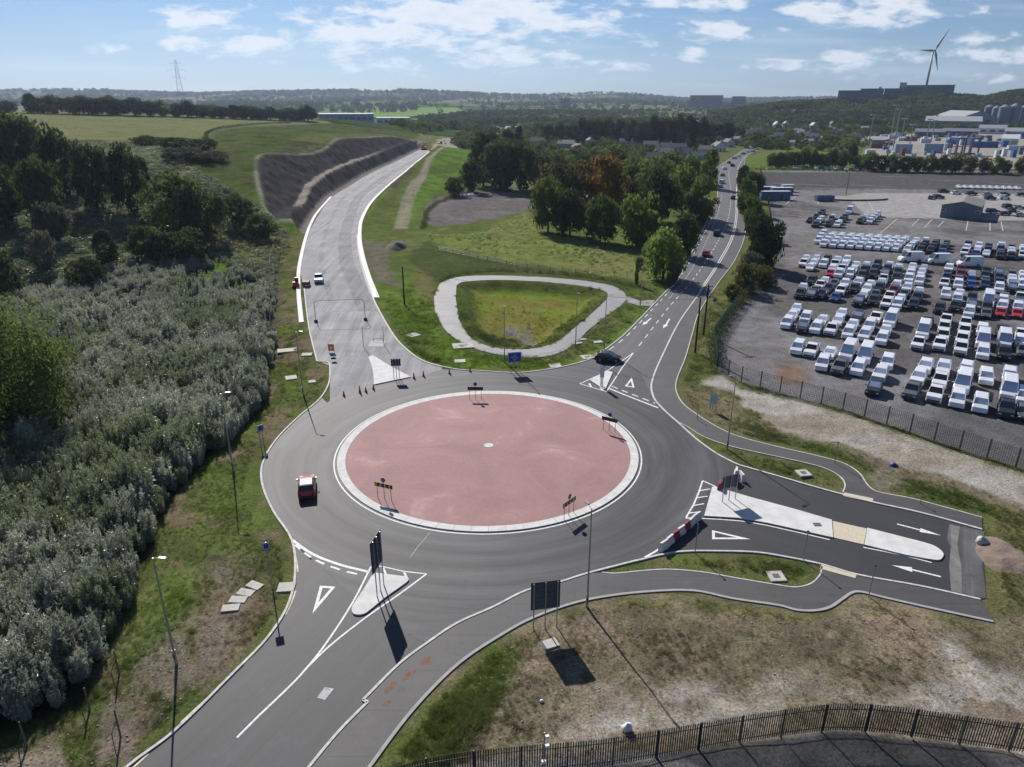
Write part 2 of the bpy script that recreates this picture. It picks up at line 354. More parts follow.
# ================================================================== terrain
def _rows(l): return [( *P(a, b, z), z) for a, b, z in l]
HC = _rows([(300,236,0),(288,246,0),(270,255,0),(200,268,0),(120,286,0),(0,300,0),(-150,310,0),(262,200,7),(240,190,9),(285,214,4.2),(293,226,1.6),(265,155,16),(250,150,16.5),(215,125,19),(215,141,16),
 (130,141,17),(60,150,15),(0,150,14),(-150,150,14),(150,200,8),(80,220,6.5),(0,225,6.5),(-150,225,6.5),(200,235,2.6),(300,135,18),(350,132,15),(400,137,9),(415,141,5),
 (330,118,19),(250,118,21),(150,115,25),(50,112,27),(0,112,27),(-150,112,27),(-150,140,18),(400,230,0),(440,180,0),(470,150,0),(500,140,0),(430,205,0)])
HC += [(-900,1000,14),(-500,1000,14),(-300,1000,10),(-150,1000,2),(-900,1300,4),(-400,1300,3),(0,1000,0),(0,1300,0),(-150,60,0),(-150,110,0),(-300,60,0),(-900,60,5),(-900,250,12),(-900,500,20),(20,300,0),(20,500,0),(0,750,0)]
HC = np.array(HC); _c = 18.0
_A = np.sqrt((HC[:, None, 0] - HC[None, :, 0])**2 + (HC[:, None, 1] - HC[None, :, 1])**2 + _c * _c)
_Wt = np.linalg.solve(_A, HC[:, 2])
def hill_left(x, y):
    o = np.zeros(x.shape)
    for i in range(len(HC)): o += _Wt[i] * np.sqrt((x - HC[i, 0])**2 + (y - HC[i, 1])**2 + _c * _c)
    return np.maximum(o, 0)
NROAD = WS(N_L, 4) + WS(N_R, 4)
NROAD_LEFT = WS(N_L, 4)
SKYL = np.array([(-700,92),(-300,90),(0,89),(60,88),(100,88.5),(130,90),(200,92),(270,90),(330,89),(400,88.5),(440,90),(480,92),(530,94),(560,93),(610,91),(640,93),(680,97),(720,98),(780,97),(830,96),(900,94),(1024,95),(1500,92)], float)
_su = np.array([(px - CX) / FPX / rayd(px, py)[1] for px, py in SKYL]); _st = np.array([rayd(px, py)[2] / rayd(px, py)[1] for px, py in SKYL])
CREST = np.array([(600,104),(760,103),(800,103),(838,101),(870,100),(905,97),(930,94.5),(965,96),(985,98),(1005,93),(1024,91),(1100,90),(1300,96)], float)
_cu = np.array([(px - CX) / FPX / rayd(px, py)[1] for px, py in CREST]); _ct = np.array([rayd(px, py)[2] / rayd(px, py)[1] for px, py in CREST])
def land(x, y, full=True):
    x = np.asarray(x, float); y = np.asarray(y, float); h = np.zeros(x.shape)
    near = (y > 40) & (y < 1500) & (x < 60) & (x > -1500)
    if near.any():
        xs, ys = x[near], y[near]; hl = hill_left(xs, ys)
        hl *= 1 - sstep(-30, 40, xs); hl *= sstep(55, 130, ys); hl *= 1 - sstep(1150, 1500, ys)
        hl *= 1 - sstep(-62, -45, xs) * (1 - sstep(240, 290, ys))
        m2 = (ys > 190) & (ys < 900) & (xs > -330)
        if m2.any():
            xx, yy = xs[m2], ys[m2]; d = seg_dist(xx, yy, NROAD, True); d[inside(xx, yy, NROAD)] = 0
            bh = 3 + 3 * sstep(255, 350, yy)
            a1 = (d - 2.5) * 0.9; a2 = np.maximum(bh, bh + (d - 2.5 - bh / .9 - 4.0) * 0.6)
            c = np.maximum(0, np.minimum(a1, a2)); rough_ = sstep(.3, 1.2, hl[m2] - c) * (d > 3.0) * full; c2 = c + rough_ * ((fbm(xx, yy, 6, 4, 601) - .5) * 1.9 + (fbm(xx, yy, 2.2, 3, 611) - .5) * .9); hl[m2] = np.where(hl[m2] > c, np.maximum(c2, 0), hl[m2])
        h[near] = hl
    uu = x / np.maximum(y, 1)
    far = y > 700
    if far.any():
        xf, yf, uf = x[far], y[far], uu[far]
        crest = CAM_H + 1450 * np.interp(uf, _cu, _ct) - 8
        crest = np.maximum(crest, 0) * sstep(.24, .38, uf)
        up = sstep(1110, 1450, yf); hr = crest * up * (1 - .75 * sstep(1480, 2200, yf))
        roll = (fbm(xf, yf, 900, 3, 5) - .42) * 40 * sstep(1100, 2200, yf); roll = np.maximum(roll, 0)
        ridge = CAM_H + 5200 * np.interp(uf, _su, _st) - 14
        hr2 = ridge * (0.28 * sstep(1900, 3300, yf) + .72 * sstep(3300, 5200, yf)) + (fbm(xf, yf, 500, 3, 8) - .5) * 26 * sstep(2500, 3800, yf) * (1 - sstep(4300, 5100, yf))
        h[far] = np.maximum(h[far], 0) + np.maximum(hr, 0) * (1 - sstep(1800, 2600, yf)) + roll * (1 - sstep(2600, 3600, yf)) * (1 - sstep(.3, .55, uf)) + np.maximum(hr2, 0)
    # basin inside the path loop
    bi_ = region(x, y, _basin, 0.0) > .5
    if bi_.any(): dd_ = seg_dist(x[bi_], y[bi_], _basin, True); h[bi_] -= 1.7 * sstep(.5, 6.0, dd_)
    th = region(x, y, _thick, 4.0); h = h - 1.0 * th * (1 - sstep(1, 3, h))
    if full:
        und = (fbm(x, y, 7, 4, 3) - .5) * .55 + (fbm(x, y, 1.6, 2, 9) - .5) * .13
        h = h + und * flatmask(x, y) * np.where(h > .4, 1.6, 1.0)
    return h
_basin = offset(WS(LOOP_I, 4) + [WS(LOOP_I, 4)[0]], 0.0)[:-1]
_thick = W(THICKET)
# everything that carries a surface of its own stays level
RB_POLY = W([(327,403),(345,391),(374,386.2),(411,378.5),(440,370.5)]) + WS([(442,369.5),(460,370),(479,371),(518,373),(549,369.5),(573,364.6),(590,359.5),(602,352)], 4) + W([(640,372),(653,398)]) + \
          WS([(663.5,410),(679,424),(698.7,441.4),(718,455),(737.8,465)], 4) + W([(700,500),(688,520),(660,555.5),(640,560.5)]) + WS([(633,562),(587,574),(560,582.5),(526.7,591),(493,607.7),(456.7,624),(426.7,644)], 4) + \
          W([(372,614),(292,541)]) + WS([(273,511),(262,483),(263,463),(277,439),(300,416),(322,398)], 4)
SW_POLY = WS(K_W[:8], 5) + W([(310,560),(370,560),(430,575),(456.7,624)]) + WS([(426.7,644),(400,664),(363,701)], 4) + W(K_S2)
EA_POLY = WS(E_E[17:], 4) + W([(986,598.6),(980,600)]) + WS(K_S[:9], 4) + W([(675,535),(690,510),(715,470)])
NE_POLY = WS(K_N[8:], 4) + WS(E_E[:14], 4) + W([(620,400),(580,388),(570,366)])
N_POLY = NROAD + W([(442,370),(440,374),(411,381),(374,389),(330,403)]) + W([(330,366),(320,362)])
FPE_POLY = WS(FP_E_OUT, 4) + W([(982,530)]) + WS(E_E[19:25][::-1], 4) + W([(842.6,493)]) + WS(VG_E[::-1], 4) + WS(E_E[:16][::-1], 4)[0:]
FPE_POLY = WS(FP_E_OUT, 4) + WS([(982,530),(921.8,513.5),(873,502.8),(842.6,495)], 4) + WS(VG_E[::-1], 4) + WS([(679,424),(663.5,410),(653.7,398),(651.7,383),(663.5,353.5),(680,321),(701,291.5),(718.5,265),(732.6,238.7),(737,217.6),(737,199),(737,174),(740.5,163)], 4)
FPS_POLY = WS(FP_S_OUT, 4) + W([(262,830),(310,767),(340,731),(368,702.7),(363,701)]) + WS([(400,664),(426.7,644),(456.7,624),(493,607.7),(526.7,591),(560,582.5),(587,574.5),(602,573)], 4) + WS(VG_S[::-1][1:], 4) + WS([(821.8,565),(856,575),(921.8,587),(980,600)], 4)
_solid = [RB_POLY, SW_POLY, EA_POLY, NE_POLY, N_POLY, FPE_POLY, FPS_POLY]
_loop_poly_o = WS(LOOP_O, 4); _loop_poly_i = WS(LOOP_I, 4)
_lot = W([(713,341)]) + W(FENCE_LOT[1:]) + [P(1400,640)] + [P(1500,175), P(760,169), P(768,195), P(772,225), P(778,262), P(766,282), P(738,308)]
def flatmask(x, y):
    m = np.ones(x.shape); sel = (y < 760) & (y > 10) & (x > -150) & (x < 520)
    if sel.any():
        xs, ys = x[sel], y[sel]; mm = np.ones(xs.shape)
        for p in _solid: mm = np.minimum(mm, 1 - region(xs, ys, offset(list(p) + [p[0]], 0)[:-1], 0.0)); 
        for p in _solid:
            a = np.array([q[:2] for q in p]); lo, hi = a.min(0) - 2, a.max(0) + 2; bx = (xs > lo[0]) & (xs < hi[0]) & (ys > lo[1]) & (ys < hi[1])
            if bx.any():
                d = seg_dist(xs[bx], ys[bx], p, True); mm[bx] = np.minimum(mm[bx], sstep(.5, 2.0, d))
        lo_ = region(xs, ys, _loop_poly_o, 0.8) * (1 - region(xs, ys, _loop_poly_i, 0.8)); mm = np.minimum(mm, 1 - lo_)
        mm = np.minimum(mm, 1 - .93 * region(xs, ys, _lot, 1.0))
        m[sel] = mm
    return m
_hg = {}
def HZ(x, y):                      # ground height under a thing
    return float(land(np.array([float(x)]), np.array([float(y)]))[0])
def T(px, py):                     # where the sight line meets the land
    d = rayd(px, py); ts = np.geomspace(20, 9000, 900); xs, ys, zs = d[0] * ts, d[1] * ts, CAM_H + d[2] * ts
    hh = land(xs, ys, False); k = np.argmax(zs < hh)
    if not (zs < hh).any(): k = len(ts) - 1
    t0, t1 = ts[max(k - 1, 0)], ts[k]
    for _ in range(3):
        tt = np.linspace(t0, t1, 12); z2 = CAM_H + d[2] * tt; h2 = land(d[0] * tt, d[1] * tt, False); j = np.argmax(z2 < h2)
        if not (z2 < h2).any(): j = 11
        t0, t1 = tt[max(j - 1, 0)], tt[j]
    return (d[0] * t1, d[1] * t1, CAM_H + d[2] * t1)
def TW(pts): return [T(a, b)[:2] for a, b in pts]

# ------------------------------------------------------------------ land cover
GB, GO, GD = (.10,.132,.036), (.10,.115,.04), (.045,.065,.022)      # fresh, dull and dark grass
BR, PALE, GRAV, LOTC = (.17,.13,.09), (.36,.33,.28), (.11,.105,.10), (.19,.187,.193)
def cover(x, y, h):
    n = len(x); c = np.tile(np.array(GO), (n, 1)); gr = np.ones(n) * .8    # gr: how much grass stands there
    n1 = fbm(x, y, 9, 5, 21); n2 = fbm(x, y, 2.2, 4, 31); n3 = fbm(x, y, 35, 3, 41)
    def lay(wt, col, g=None, amt=1.0):
        nonlocal c, gr
        wv = np.clip(wt * amt, 0, 1); c = c * (1 - wv[:, None]) + np.array(col)[None] * wv[:, None]
        if g is not None: gr = gr * (1 - wv) + g * wv
    def rg(pts, soft=.5, warp=1.5, world=False, ext=None):
        wx = x + (fbm(x, y, 4, 3, 51) - .5) * warp * 2; wy = y + (fbm(x, y, 4, 3, 61) - .5) * warp * 2
        return region(wx, wy, pts if world else W(pts), soft)
    near = y < 900
    lay(sstep(.5, .62, n1), GB, None, .5); lay(sstep(.52, .62, n2), BR, .35, .4); lay(sstep(.55, .7, 1 - n1), GD, None, .5)
    # ---- far country: small fields with hedges
    far = y > 560
    if far.any():
        xf, yf = x[far], y[far]; S = 210.0; sx = xf + (fbm(xf, yf, 260, 2, 71) - .5) * 120; sy = yf + (fbm(xf, yf, 260, 2, 72) - .5) * 120
        sy = sy * .8; gx, gy = np.floor(sx / S), np.floor(sy / S); d1 = np.full(xf.shape, 1e9); d2 = d1.copy(); idv = np.zeros(xf.shape)
        for i in (-1, 0, 1):
            for j in (-1, 0, 1):
                cx_, cy_ = gx + i, gy + j; px_ = (cx_ + .15 + .7 * _hash(cx_, cy_, 1)) * S; py_ = (cy_ + .15 + .7 * _hash(cx_, cy_, 2)) * S
                dd = np.hypot(sx - px_, sy - py_); iv = _hash(cx_, cy_, 3); nw = dd < d1
                d2 = np.where(nw, d1, np.minimum(d2, dd)); idv = np.where(nw, iv, idv); d1 = np.where(nw, dd, d1)
        pal = np.array([(.05,.075,.025),(.11,.16,.045),(.14,.15,.07),(.04,.06,.022),(.085,.12,.04),(.17,.16,.09),(.035,.05,.02),(.09,.14,.035)])
        fc = pal[(idv * 7.99).astype(int)]; fc = fc * (.85 + .3 * fbm(xf, yf, 40, 3, 73))[:, None]
        hd = 1 - sstep(5, 14, d2 - d1); fc = fc * (1 - hd[:, None]) + np.array([.028,.04,.018]) * hd[:, None]
        wt = sstep(560, 760, yf)[:, None]; cf = c[far]; c[far] = cf * (1 - wt) + fc * wt; g_ = gr[far]; gr[far] = g_ * (1 - wt[:, 0])
    # bright green fields beyond the factory
    lay(rg(TW([(362,117.5),(366,109),(440,107),(466,108),(458,113),(404,117)]), 6, 8, True), (.16,.25,.06), 0); lay(rg(TW([(318,113),(326,105),(356,104.5),(362,109),(345,114)]), 6, 8, True), (.12,.19,.06), 0)
    # ---- left hillside
    hl = (x < -45) & (y > 150)
    if hl.any():
        m = hl.astype(float)
        slope_w = m * sstep(.3, 1.5, h) * (y < 430)
        lay(slope_w, (.05,.06,.03), .3); lay(slope_w * sstep(.42, .6, n2), (.095,.115,.055), None, .9); lay(slope_w * sstep(.5, .62, n1), (.065,.05,.032), None, .8)
    fieldp = TW([(-160,141),(60,139),(130,141),(190,141),(206,138),(216,131),(240,126.5),(290,123.5),(318,121),(300,112.5),(150,110),(0,108),(-160,107)])
    f = rg(fieldp, 3, 4, True); lay(f, (.15,.16,.07), .1); lay(f * sstep(.45, .6, fbm(x, y * 3, 30, 3, 81)), (.185,.18,.09), None, .7); lay(f * sstep(.5, .7, n1), (.12,.15,.05), None, .5)
    gs = rg(TW([(212,139),(222,131),(250,127),(300,124.5),(330,123),(420,133),(415,139),(360,133.5),(312,134),(285,142),(266,154),(270,172),(283,200),(300,224),(301,236),(284,230),(262,208),(240,196),(214,178),(186,166),(190,160),(214,158)]), 2, 3, True)
    lay(gs, (.075,.10,.03), .4); lay(gs * sstep(.45, .65, n1), (.040,.06,.018), None, .8); lay(gs * sstep(.52, .66, fbm(x, y, 16, 3, 91)), (.085,.08,.045), None, .6)
    lay(gs * sstep(255, 225, y), (.10,.17,.03), None, .8)
    # bare cutting, where the cut surface is below the hill
    m2 = (x < -50) & (x > -260) & (y > 220) & (y < 760)
    if m2.any():
        xx, yy = x[m2], y[m2]; d = seg_dist(xx, yy, NROAD, True); d[inside(xx, yy, NROAD)] = 0
        bh = 3 + 3 * sstep(255, 350, yy); cut = np.maximum(0, np.minimum((d - 2.5) * .9, np.maximum(bh, bh + (d - 2.5 - bh / .9 - 4) * .6)))
        hl_ = hill_left(xx, yy) * (1 - sstep(-30, 40, xx)); k = sstep(0, .6, hl_ - cut) * (d > 0)
        left = xx < np.interp(yy, [p[1] for p in NROAD_LEFT], [p[0] for p in NROAD_LEFT]); k = k * left
        soil = np.array([.062,.058,.056]) * (.7 + .6 * fbm(xx, yy, 5, 4, 95) )[:, None] ; soil *= (1 - .28 * sstep(.5, .6, fbm(xx + yy * .3, yy * .35, 3, 3, 97)))[:, None]
        bench = ((d > 2.4 + bh / .9) & (d < 5.6 + bh / .9)) * sstep(252, 262, yy) * (1 - sstep(430, 520, yy)); soil = soil * (1 - bench[:, None]) + np.array([.26,.24,.20]) * bench[:, None]
        rim = np.exp(-((hl_ - cut + .1) / .45)**2) * (hl_ > 2) * left * (.5 + .5 * (fbm(xx, yy, 12, 2, 98) > .45)); 
        cc = c[m2]; cc = cc * (1 - k[:, None]) + soil * k[:, None]; cc = cc * (1 - rim[:, None] * .6) + np.array([.32,.30,.25]) * rim[:, None] * .6
        toe = (d < 3.2) * (d > 0) * left; cc = cc * (1 - .8 * toe[:, None]) + np.array([.22,.205,.18]) * .8 * toe[:, None]
        c[m2] = cc; gg = gr[m2]; gr[m2] = gg * (1 - np.maximum(k, toe)) 
    # ---- west of the roundabout
    th = rg(THICKET, 1.5, 2); lay(th, (.030,.038,.018), .3)
    vl = rg([(277,276),(300,262),(304,291),(309,328),(317,362),(330,365),(320,399),(277,439),(263,463),(262,483),(292,541),(295,578),(233,674),(128,767),(40,850),(-40,760),(75,695),(112,640),(136,600),(158,520),(190,474),(268,392),(274,336)], .4, .6)
    lay(vl * sstep(.42, .56, n1), GB, None, .8); lay(vl * sstep(.5, .6, n2), (.075,.085,.035), None, .7); lay(vl * sstep(.53, .62, fbm(x, y, 5, 4, 111)), BR, .3, .8)
    dirt = rg([(225,560),(262,600),(255,640),(200,680),(128,760),(60,840),(-40,800),(40,735),(100,690),(130,640),(165,610),(195,570)], 2, 2)
    lay(dirt * sstep(.40, .55, fbm(x * .8 + y * .6, y * .3 - x * .2, 2.2, 4, 121)), (.18,.15,.12), .1, .85)
    lay(rg([(135,600),(150,560),(190,560),(205,600),(150,650),(118,655)], 2, 2), (.09,.15,.025), 1, .75)
    lay(rg([(200,262),(245,262),(243,283),(205,280)], 1, 3), (.10,.17,.03), 1, .8)
    lay(rg([(262,255),(276,250),(282,300),(276,340),(268,340),(272,300)], .5, 1), (.10,.085,.065), .2, .7)
    # ---- between the two northern roads
    mid = rg([(428,153),(470,150),(540,135),(700,150),(712,185),(715,200),(688,256),(664,291),(602,352),(549,369),(442,369),(412,354),(382,316),(360,268),(358,235),(371,200),(408,168)], .5, 1)
    lay(mid, (.085,.12,.03), .8); lay(mid * sstep(.48, .6, n1), (.13,.15,.055), None, .7); lay(mid * sstep(.54, .64, n2), (.10,.085,.05), None, .5)
    brt = rg([(468,150),(471,170),(458,180),(444,187),(430,200),(423,205),(405,228),(394,222),(414,186),(430,170),(450,153)], 1, 3); lay(brt, (.105,.175,.03), 1); lay(brt * sstep(.5, .62, fbm(x, y, 11, 3, 125)), (.06,.08,.03), None, .6)
    br2 = rg([(366,270),(400,262),(420,270),(432,300),(440,330),(470,350),(560,362),(600,345),(640,312),(650,318),(610,350),(550,370),(445,368),(412,352),(385,315),(370,285)], .7, 1.5); lay(br2 * sstep(.38, .5, n1), (.11,.17,.03), 1, .8)
    lay(rg([(418,262),(434,268),(432,300),(436,318),(425,300),(412,285)], 1, 2), (.15,.12,.06), .4, .7)
    lay(rg([(362,240),(385,243),(388,265),(400,285),(385,285),(366,270)], 1, 2), (.14,.12,.10), .2, .8)
    lay(rg([(400,258),(430,240),(520,262),(640,276),(655,292),(630,290),(600,283),(515,274),(455,277),(440,282)], 1, 2), (.055,.07,.028), .8, .75)
    mead = rg([(428,232),(470,236),(527,212),(545,232),(580,240),(640,262),(660,280),(630,280),(520,262),(440,246)], 2, 3); lay(mead, (.15,.18,.05), .9); lay(mead * sstep(.5, .62, n3), (.18,.155,.07), None, .6); lay(mead * sstep(.5,.6,n2), (.08,.10,.04), None, .5)
    gp = rg([(428,203),(457,193),(490,190),(527,195),(534,205),(520,213),(473,223),(437,227),(423,222)], 1.0, 1.5); lay(gp, (.13,.12,.115), 0); lay(gp * sstep(.5, .6, n1), (.17,.155,.145), None, .6)
    lay(rg([(455,192),(480,183),(540,180),(532,192),(490,189)], 1, 2), (.17,.17,.10), .2, .7)
    for off_ in (0, 5):
        tr = W([(466,143), (448,152), (428,170 + off_ * .3), (415 + off_, 188), (405 + off_, 205), (398 + off_, 228)]); dtr = seg_dist(x, y, tr); lay((1 - sstep(.8, 2.0, dtr)), (.26,.23,.18), 0, .7)
    lay(rg([(417,167),(412,180),(398,196),(383,198),(395,184)], .8, 2), (.085,.07,.058), 0, .85)
    lay(rg([(438,143),(470,138),(520,127),(560,122),(560,125),(520,132),(480,143),(470,150),(430,153)], 2, 3), (.34,.32,.27), 0, .8)
    # basin
    bs = rg(LOOP_I, .4, .5); lay(bs, (.085,.105,.03), .7); bi = np.zeros(n); bm = bs > .5
    if bm.any(): bi[bm] = sstep(2.4, 5.0, seg_dist(x[bm], y[bm], _basin, True) + (n2[bm]-.5)*3)
    lay(bi, (.13,.17,.03), .35); lay(bi * sstep(.45, .62, fbm(x, y, 8, 3, 131)), (.17,.15,.045), None, .8); lay(bs * (1 - bi) * sstep(.45, .6, n2), (.06,.075,.028), None, .7)
    lay(rg([(498,319),(525,316),(538,332),(530,345),(515,349),(522,335),(505,328)], .4, 1.2) * sstep(.4, .5, n2), (.16,.155,.14), 0, .8)
    lay(rg([(478,335),(490,325),(518,335),(520,342),(505,346),(485,343)], .5, .8), (.045,.06,.025), 1, .8)
    # ---- NE verge, pale track and lot
    ve = rg([(700,305),(738,306),(713,341),(717,369),(722,392),(800,430),(880,455),(960,478),(1024,505),(1060,640),(993,622),(982,518),(941,507),(877,492),(843,464),(777,447),(718,428),(683,404),(676,391),(685,359)], .4, .6)
    lay(ve, (.085,.105,.035), .9); lay(ve * sstep(.45, .58, n2), (.12,.13,.05), None, .6); lay(ve * sstep(.5, .62, n1), (.15,.13,.08), .4, .6)
    lay(rg([(690,392),(720,385),(745,408),(740,425),(712,418)], 1, 1.5), (.20,.17,.11), .4, .6)
    lay(rg([(1000,520),(984,535),(990,600),(1024,640),(1100,620),(1100,500),(1024,505)], 1, 1), (.12,.115,.055), .6, .8)
    lay(rg([(730,420),(790,436),(850,452),(940,478),(990,505),(975,508),(920,492),(880,480),(840,458),(770,440)], .8, 1), (.055,.072,.025), 1, .65)
    pt = rg([(700,383),(719,374),(745,388),(813,404.5),(904,434),(1024,477),(1110,506),(1110,540),(1024,507),(965,481),(930,470),(880,458),(820,440),(770,425),(745,405),(735,392)], .8, 1.6); lay(pt, (.33,.31,.28), 0); lay(pt * sstep(.5, .66, n1), (.26,.22,.17), 0, .8)
    lay(rg([(820,440),(880,458),(965,481),(1024,505),(1024,515),(985,500),(930,482),(880,470),(860,462)], 1, 1.4), (.19,.15,.115), .15, .75)
    lay(rg([(870,470),(892,462),(905,475),(895,490),(880,490),(870,482)], .6, .8), (.21,.19,.15), .2, .7)
    lt = region(x, y, _lot, .4); lay(lt, LOTC, 0); lay(lt * sstep(.47, .6, n1), (.15,.142,.135), 0, .7); lay(lt * sstep(.5, .62, n3), (.07,.068,.068), 0, .6); lay(lt * sstep(.56, .66, fbm(x, y, 5, 4, 141)), (.16,.135,.105), 0, .35)
    strk = fbm(x * .82 + y * .57, (y * .82 - x * .57) * .12, 1.6, 3, 143); lay(lt * sstep(.52, .6, strk) * (y > 215), (.22,.21,.20), 0, .5)
    lay(region(x, y, W([(845,196),(866,193),(1500,196),(1500,222),(985,220.5),(939,218.5),(868,217)]), .6), (.33,.32,.31), 0, .85)
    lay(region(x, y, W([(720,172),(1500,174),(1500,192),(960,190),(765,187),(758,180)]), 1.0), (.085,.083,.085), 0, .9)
    lay(rg([(776,366),(800,366),(812,378),(800,388),(780,384)], .6, 1.2), (.20,.12,.07), 0, .6)
    # port hard standing
    lay(region(x, y, W([(855,168),(866,150),(880,137),(925,133),(1100,128),(1300,126),(1500,130),(1500,170),(1000,169)]), 3), (.31,.285,.255), 0, .9)
    lay(rg([(715,172),(735,158),(790,148),(860,155),(856,170)], 2, 3), (.11,.155,.04), .5, .8)
    lay(rg([(760,146),(868,141),(905,131),(885,128),(850,134),(820,136),(760,141)], 2, 3), (.30,.28,.24), 0, .6)
    # ---- waste ground south of the roundabout
    wa = region(x, y, W([(993,622),(883,598),(853,593),(815,611),(733,599),(640,593),(560,608),(500,636),(440,681),(370,767),(325,830),(600,900),(1300,850),(1300,600),(1024,610)]), .1)
    lay(wa, (.215,.175,.125), .25); lay(wa * sstep(.42, .56, n1), (.14,.125,.075), .4, .65); lay(wa * sstep(.5, .6, n2), (.105,.085,.06), .35, .55)
    lay(rg([(500,636),(560,610),(640,596),(733,603),(800,615),(853,597),(990,626),(990,632),(860,612),(800,625),(700,610),(600,606),(540,640),(470,690),(420,767),(372,767),(440,681)], .5, .8) * sstep(.35, .5, n2), (.13,.135,.05), 1, .7)
    lay(rg([(372,767),(440,683),(500,642),(520,660),(500,700),(460,740),(440,790),(350,820)], 1, 2), (.085,.12,.03), 1, .8)
    pl = rg([(650,690),(700,665),(800,672),(860,690),(1100,650),(1300,660),(1300,760),(1024,750),(880,715),(830,700),(690,718),(560,740),(520,745),(560,705)], 2, 4); lay(pl, (.30,.27,.225), .05, .85); lay(pl * sstep(.47, .6, fbm(x, y, 5, 4, 151)), (.21,.165,.12), .2, .8); lay(pl * sstep(.5, .62, n2), (.37,.355,.33), 0, .6)
    lay(rg([(870,600),(930,610),(960,650),(900,660),(880,640)], 1, 2), (.28,.215,.16), .1, .6)
    inn = rg([(430,800),(440,768),(560,757),(684,753),(797,735),(837,731),(883,733.5),(966,745),(1100,770),(1300,850),(600,900)], .3, .4); lay(inn, (.13,.125,.12), 0); lay(inn * sstep(.45, .6, n1), (.22,.21,.195), 0, .7); lay(inn * sstep(.52, .6, 1 - fbm(x, y, 7, 3, 161)), (.06,.06,.055), 0, .7)
    dcol = (.80 + .40 * fbm(x, y, .9, 3, 171))
    c = c * dcol[:, None]
    return c, np.clip(gr, 0, 1)

NA, RAT = 900, 1.0066
ang = np.r_[np.linspace(-175, -56, 45), np.linspace(-50, 50, NA), np.linspace(56, 175, 45)]; ang = np.radians(ang)
rad = [14.0]
while rad[-1] < 9500: rad.append(rad[-1] * (RAT if rad[-1] < 1200 else 1.009))
rad = np.array([1.0, 5.0] + rad)
AA, RR = np.meshgrid(ang, rad); GX = (np.sin(AA) * RR).ravel(); GY = (np.cos(AA) * RR).ravel()
GH = land(GX, GY); CC, GGr = cover(GX, GY, GH)
na, nr = len(ang), len(rad); ii = (np.arange(nr - 1)[:, None] * na + np.arange(na - 1)[None]).ravel()
me = mesh_np('ground', np.c_[GX, GY, GH], np.c_[ii, ii + 1, ii + na + 1, ii + na][:, ::-1], 4, [], smoothf=True)
a = me.attributes.new('cover', 'FLOAT_COLOR', 'POINT'); a.data.foreach_set('color', np.c_[CC, GGr].astype(np.float32).ravel())
gm, nt, b, o = new_mat('ground_cover'); Nn, Ll = nt.nodes, nt.links
an = Nn.new('ShaderNodeAttribute'); an.attribute_name = 'cover'; tcn = Nn.new('ShaderNodeTexCoord')
def nz(scale, detail, rough=.7):
    q = Nn.new('ShaderNodeTexNoise'); Ll.new(tcn.outputs['Object'], q.inputs['Vector']); q.inputs['Scale'].default_value = scale; q.inputs['Detail'].default_value = detail; q.inputs['Roughness'].default_value = rough; return q.outputs[0]
def mrng(s, a0, a1, b0, b1):
    q = Nn.new('ShaderNodeMapRange'); Ll.new(s, q.inputs[0]); q.inputs[1].default_value = a0; q.inputs[2].default_value = a1; q.inputs[3].default_value = b0; q.inputs[4].default_value = b1; return q.outputs[0]
f1 = mrng(nz(4.5, 10, .85), .38, .62, .45, 1.6); f2 = mrng(nz(.35, 5), .35, .65, .82, 1.18)
vm = Nn.new('ShaderNodeVectorMath'); vm.operation = 'SCALE'; Ll.new(an.outputs['Color'], vm.inputs[0]); Ll.new(mth(Nn, Ll, 'MULTIPLY', f1, f2), vm.inputs['Scale'])
Ll.new(vm.outputs[0], b.inputs['Base Color']); b.inputs['Roughness'].default_value = 1.0; b.inputs['Specular IOR Level'].default_value = 0.0
bp = Nn.new('ShaderNodeBump'); bp.inputs['Distance'].default_value = .25; bp.inputs['Strength'].default_value = .7; Ll.new(nz(2.2, 9, .75), bp.inputs['Height']); Ll.new(bp.outputs[0], b.inputs['Normal'])
me.materials.append(gm); tag(link('ground', me), kind='structure')
del AA, RR

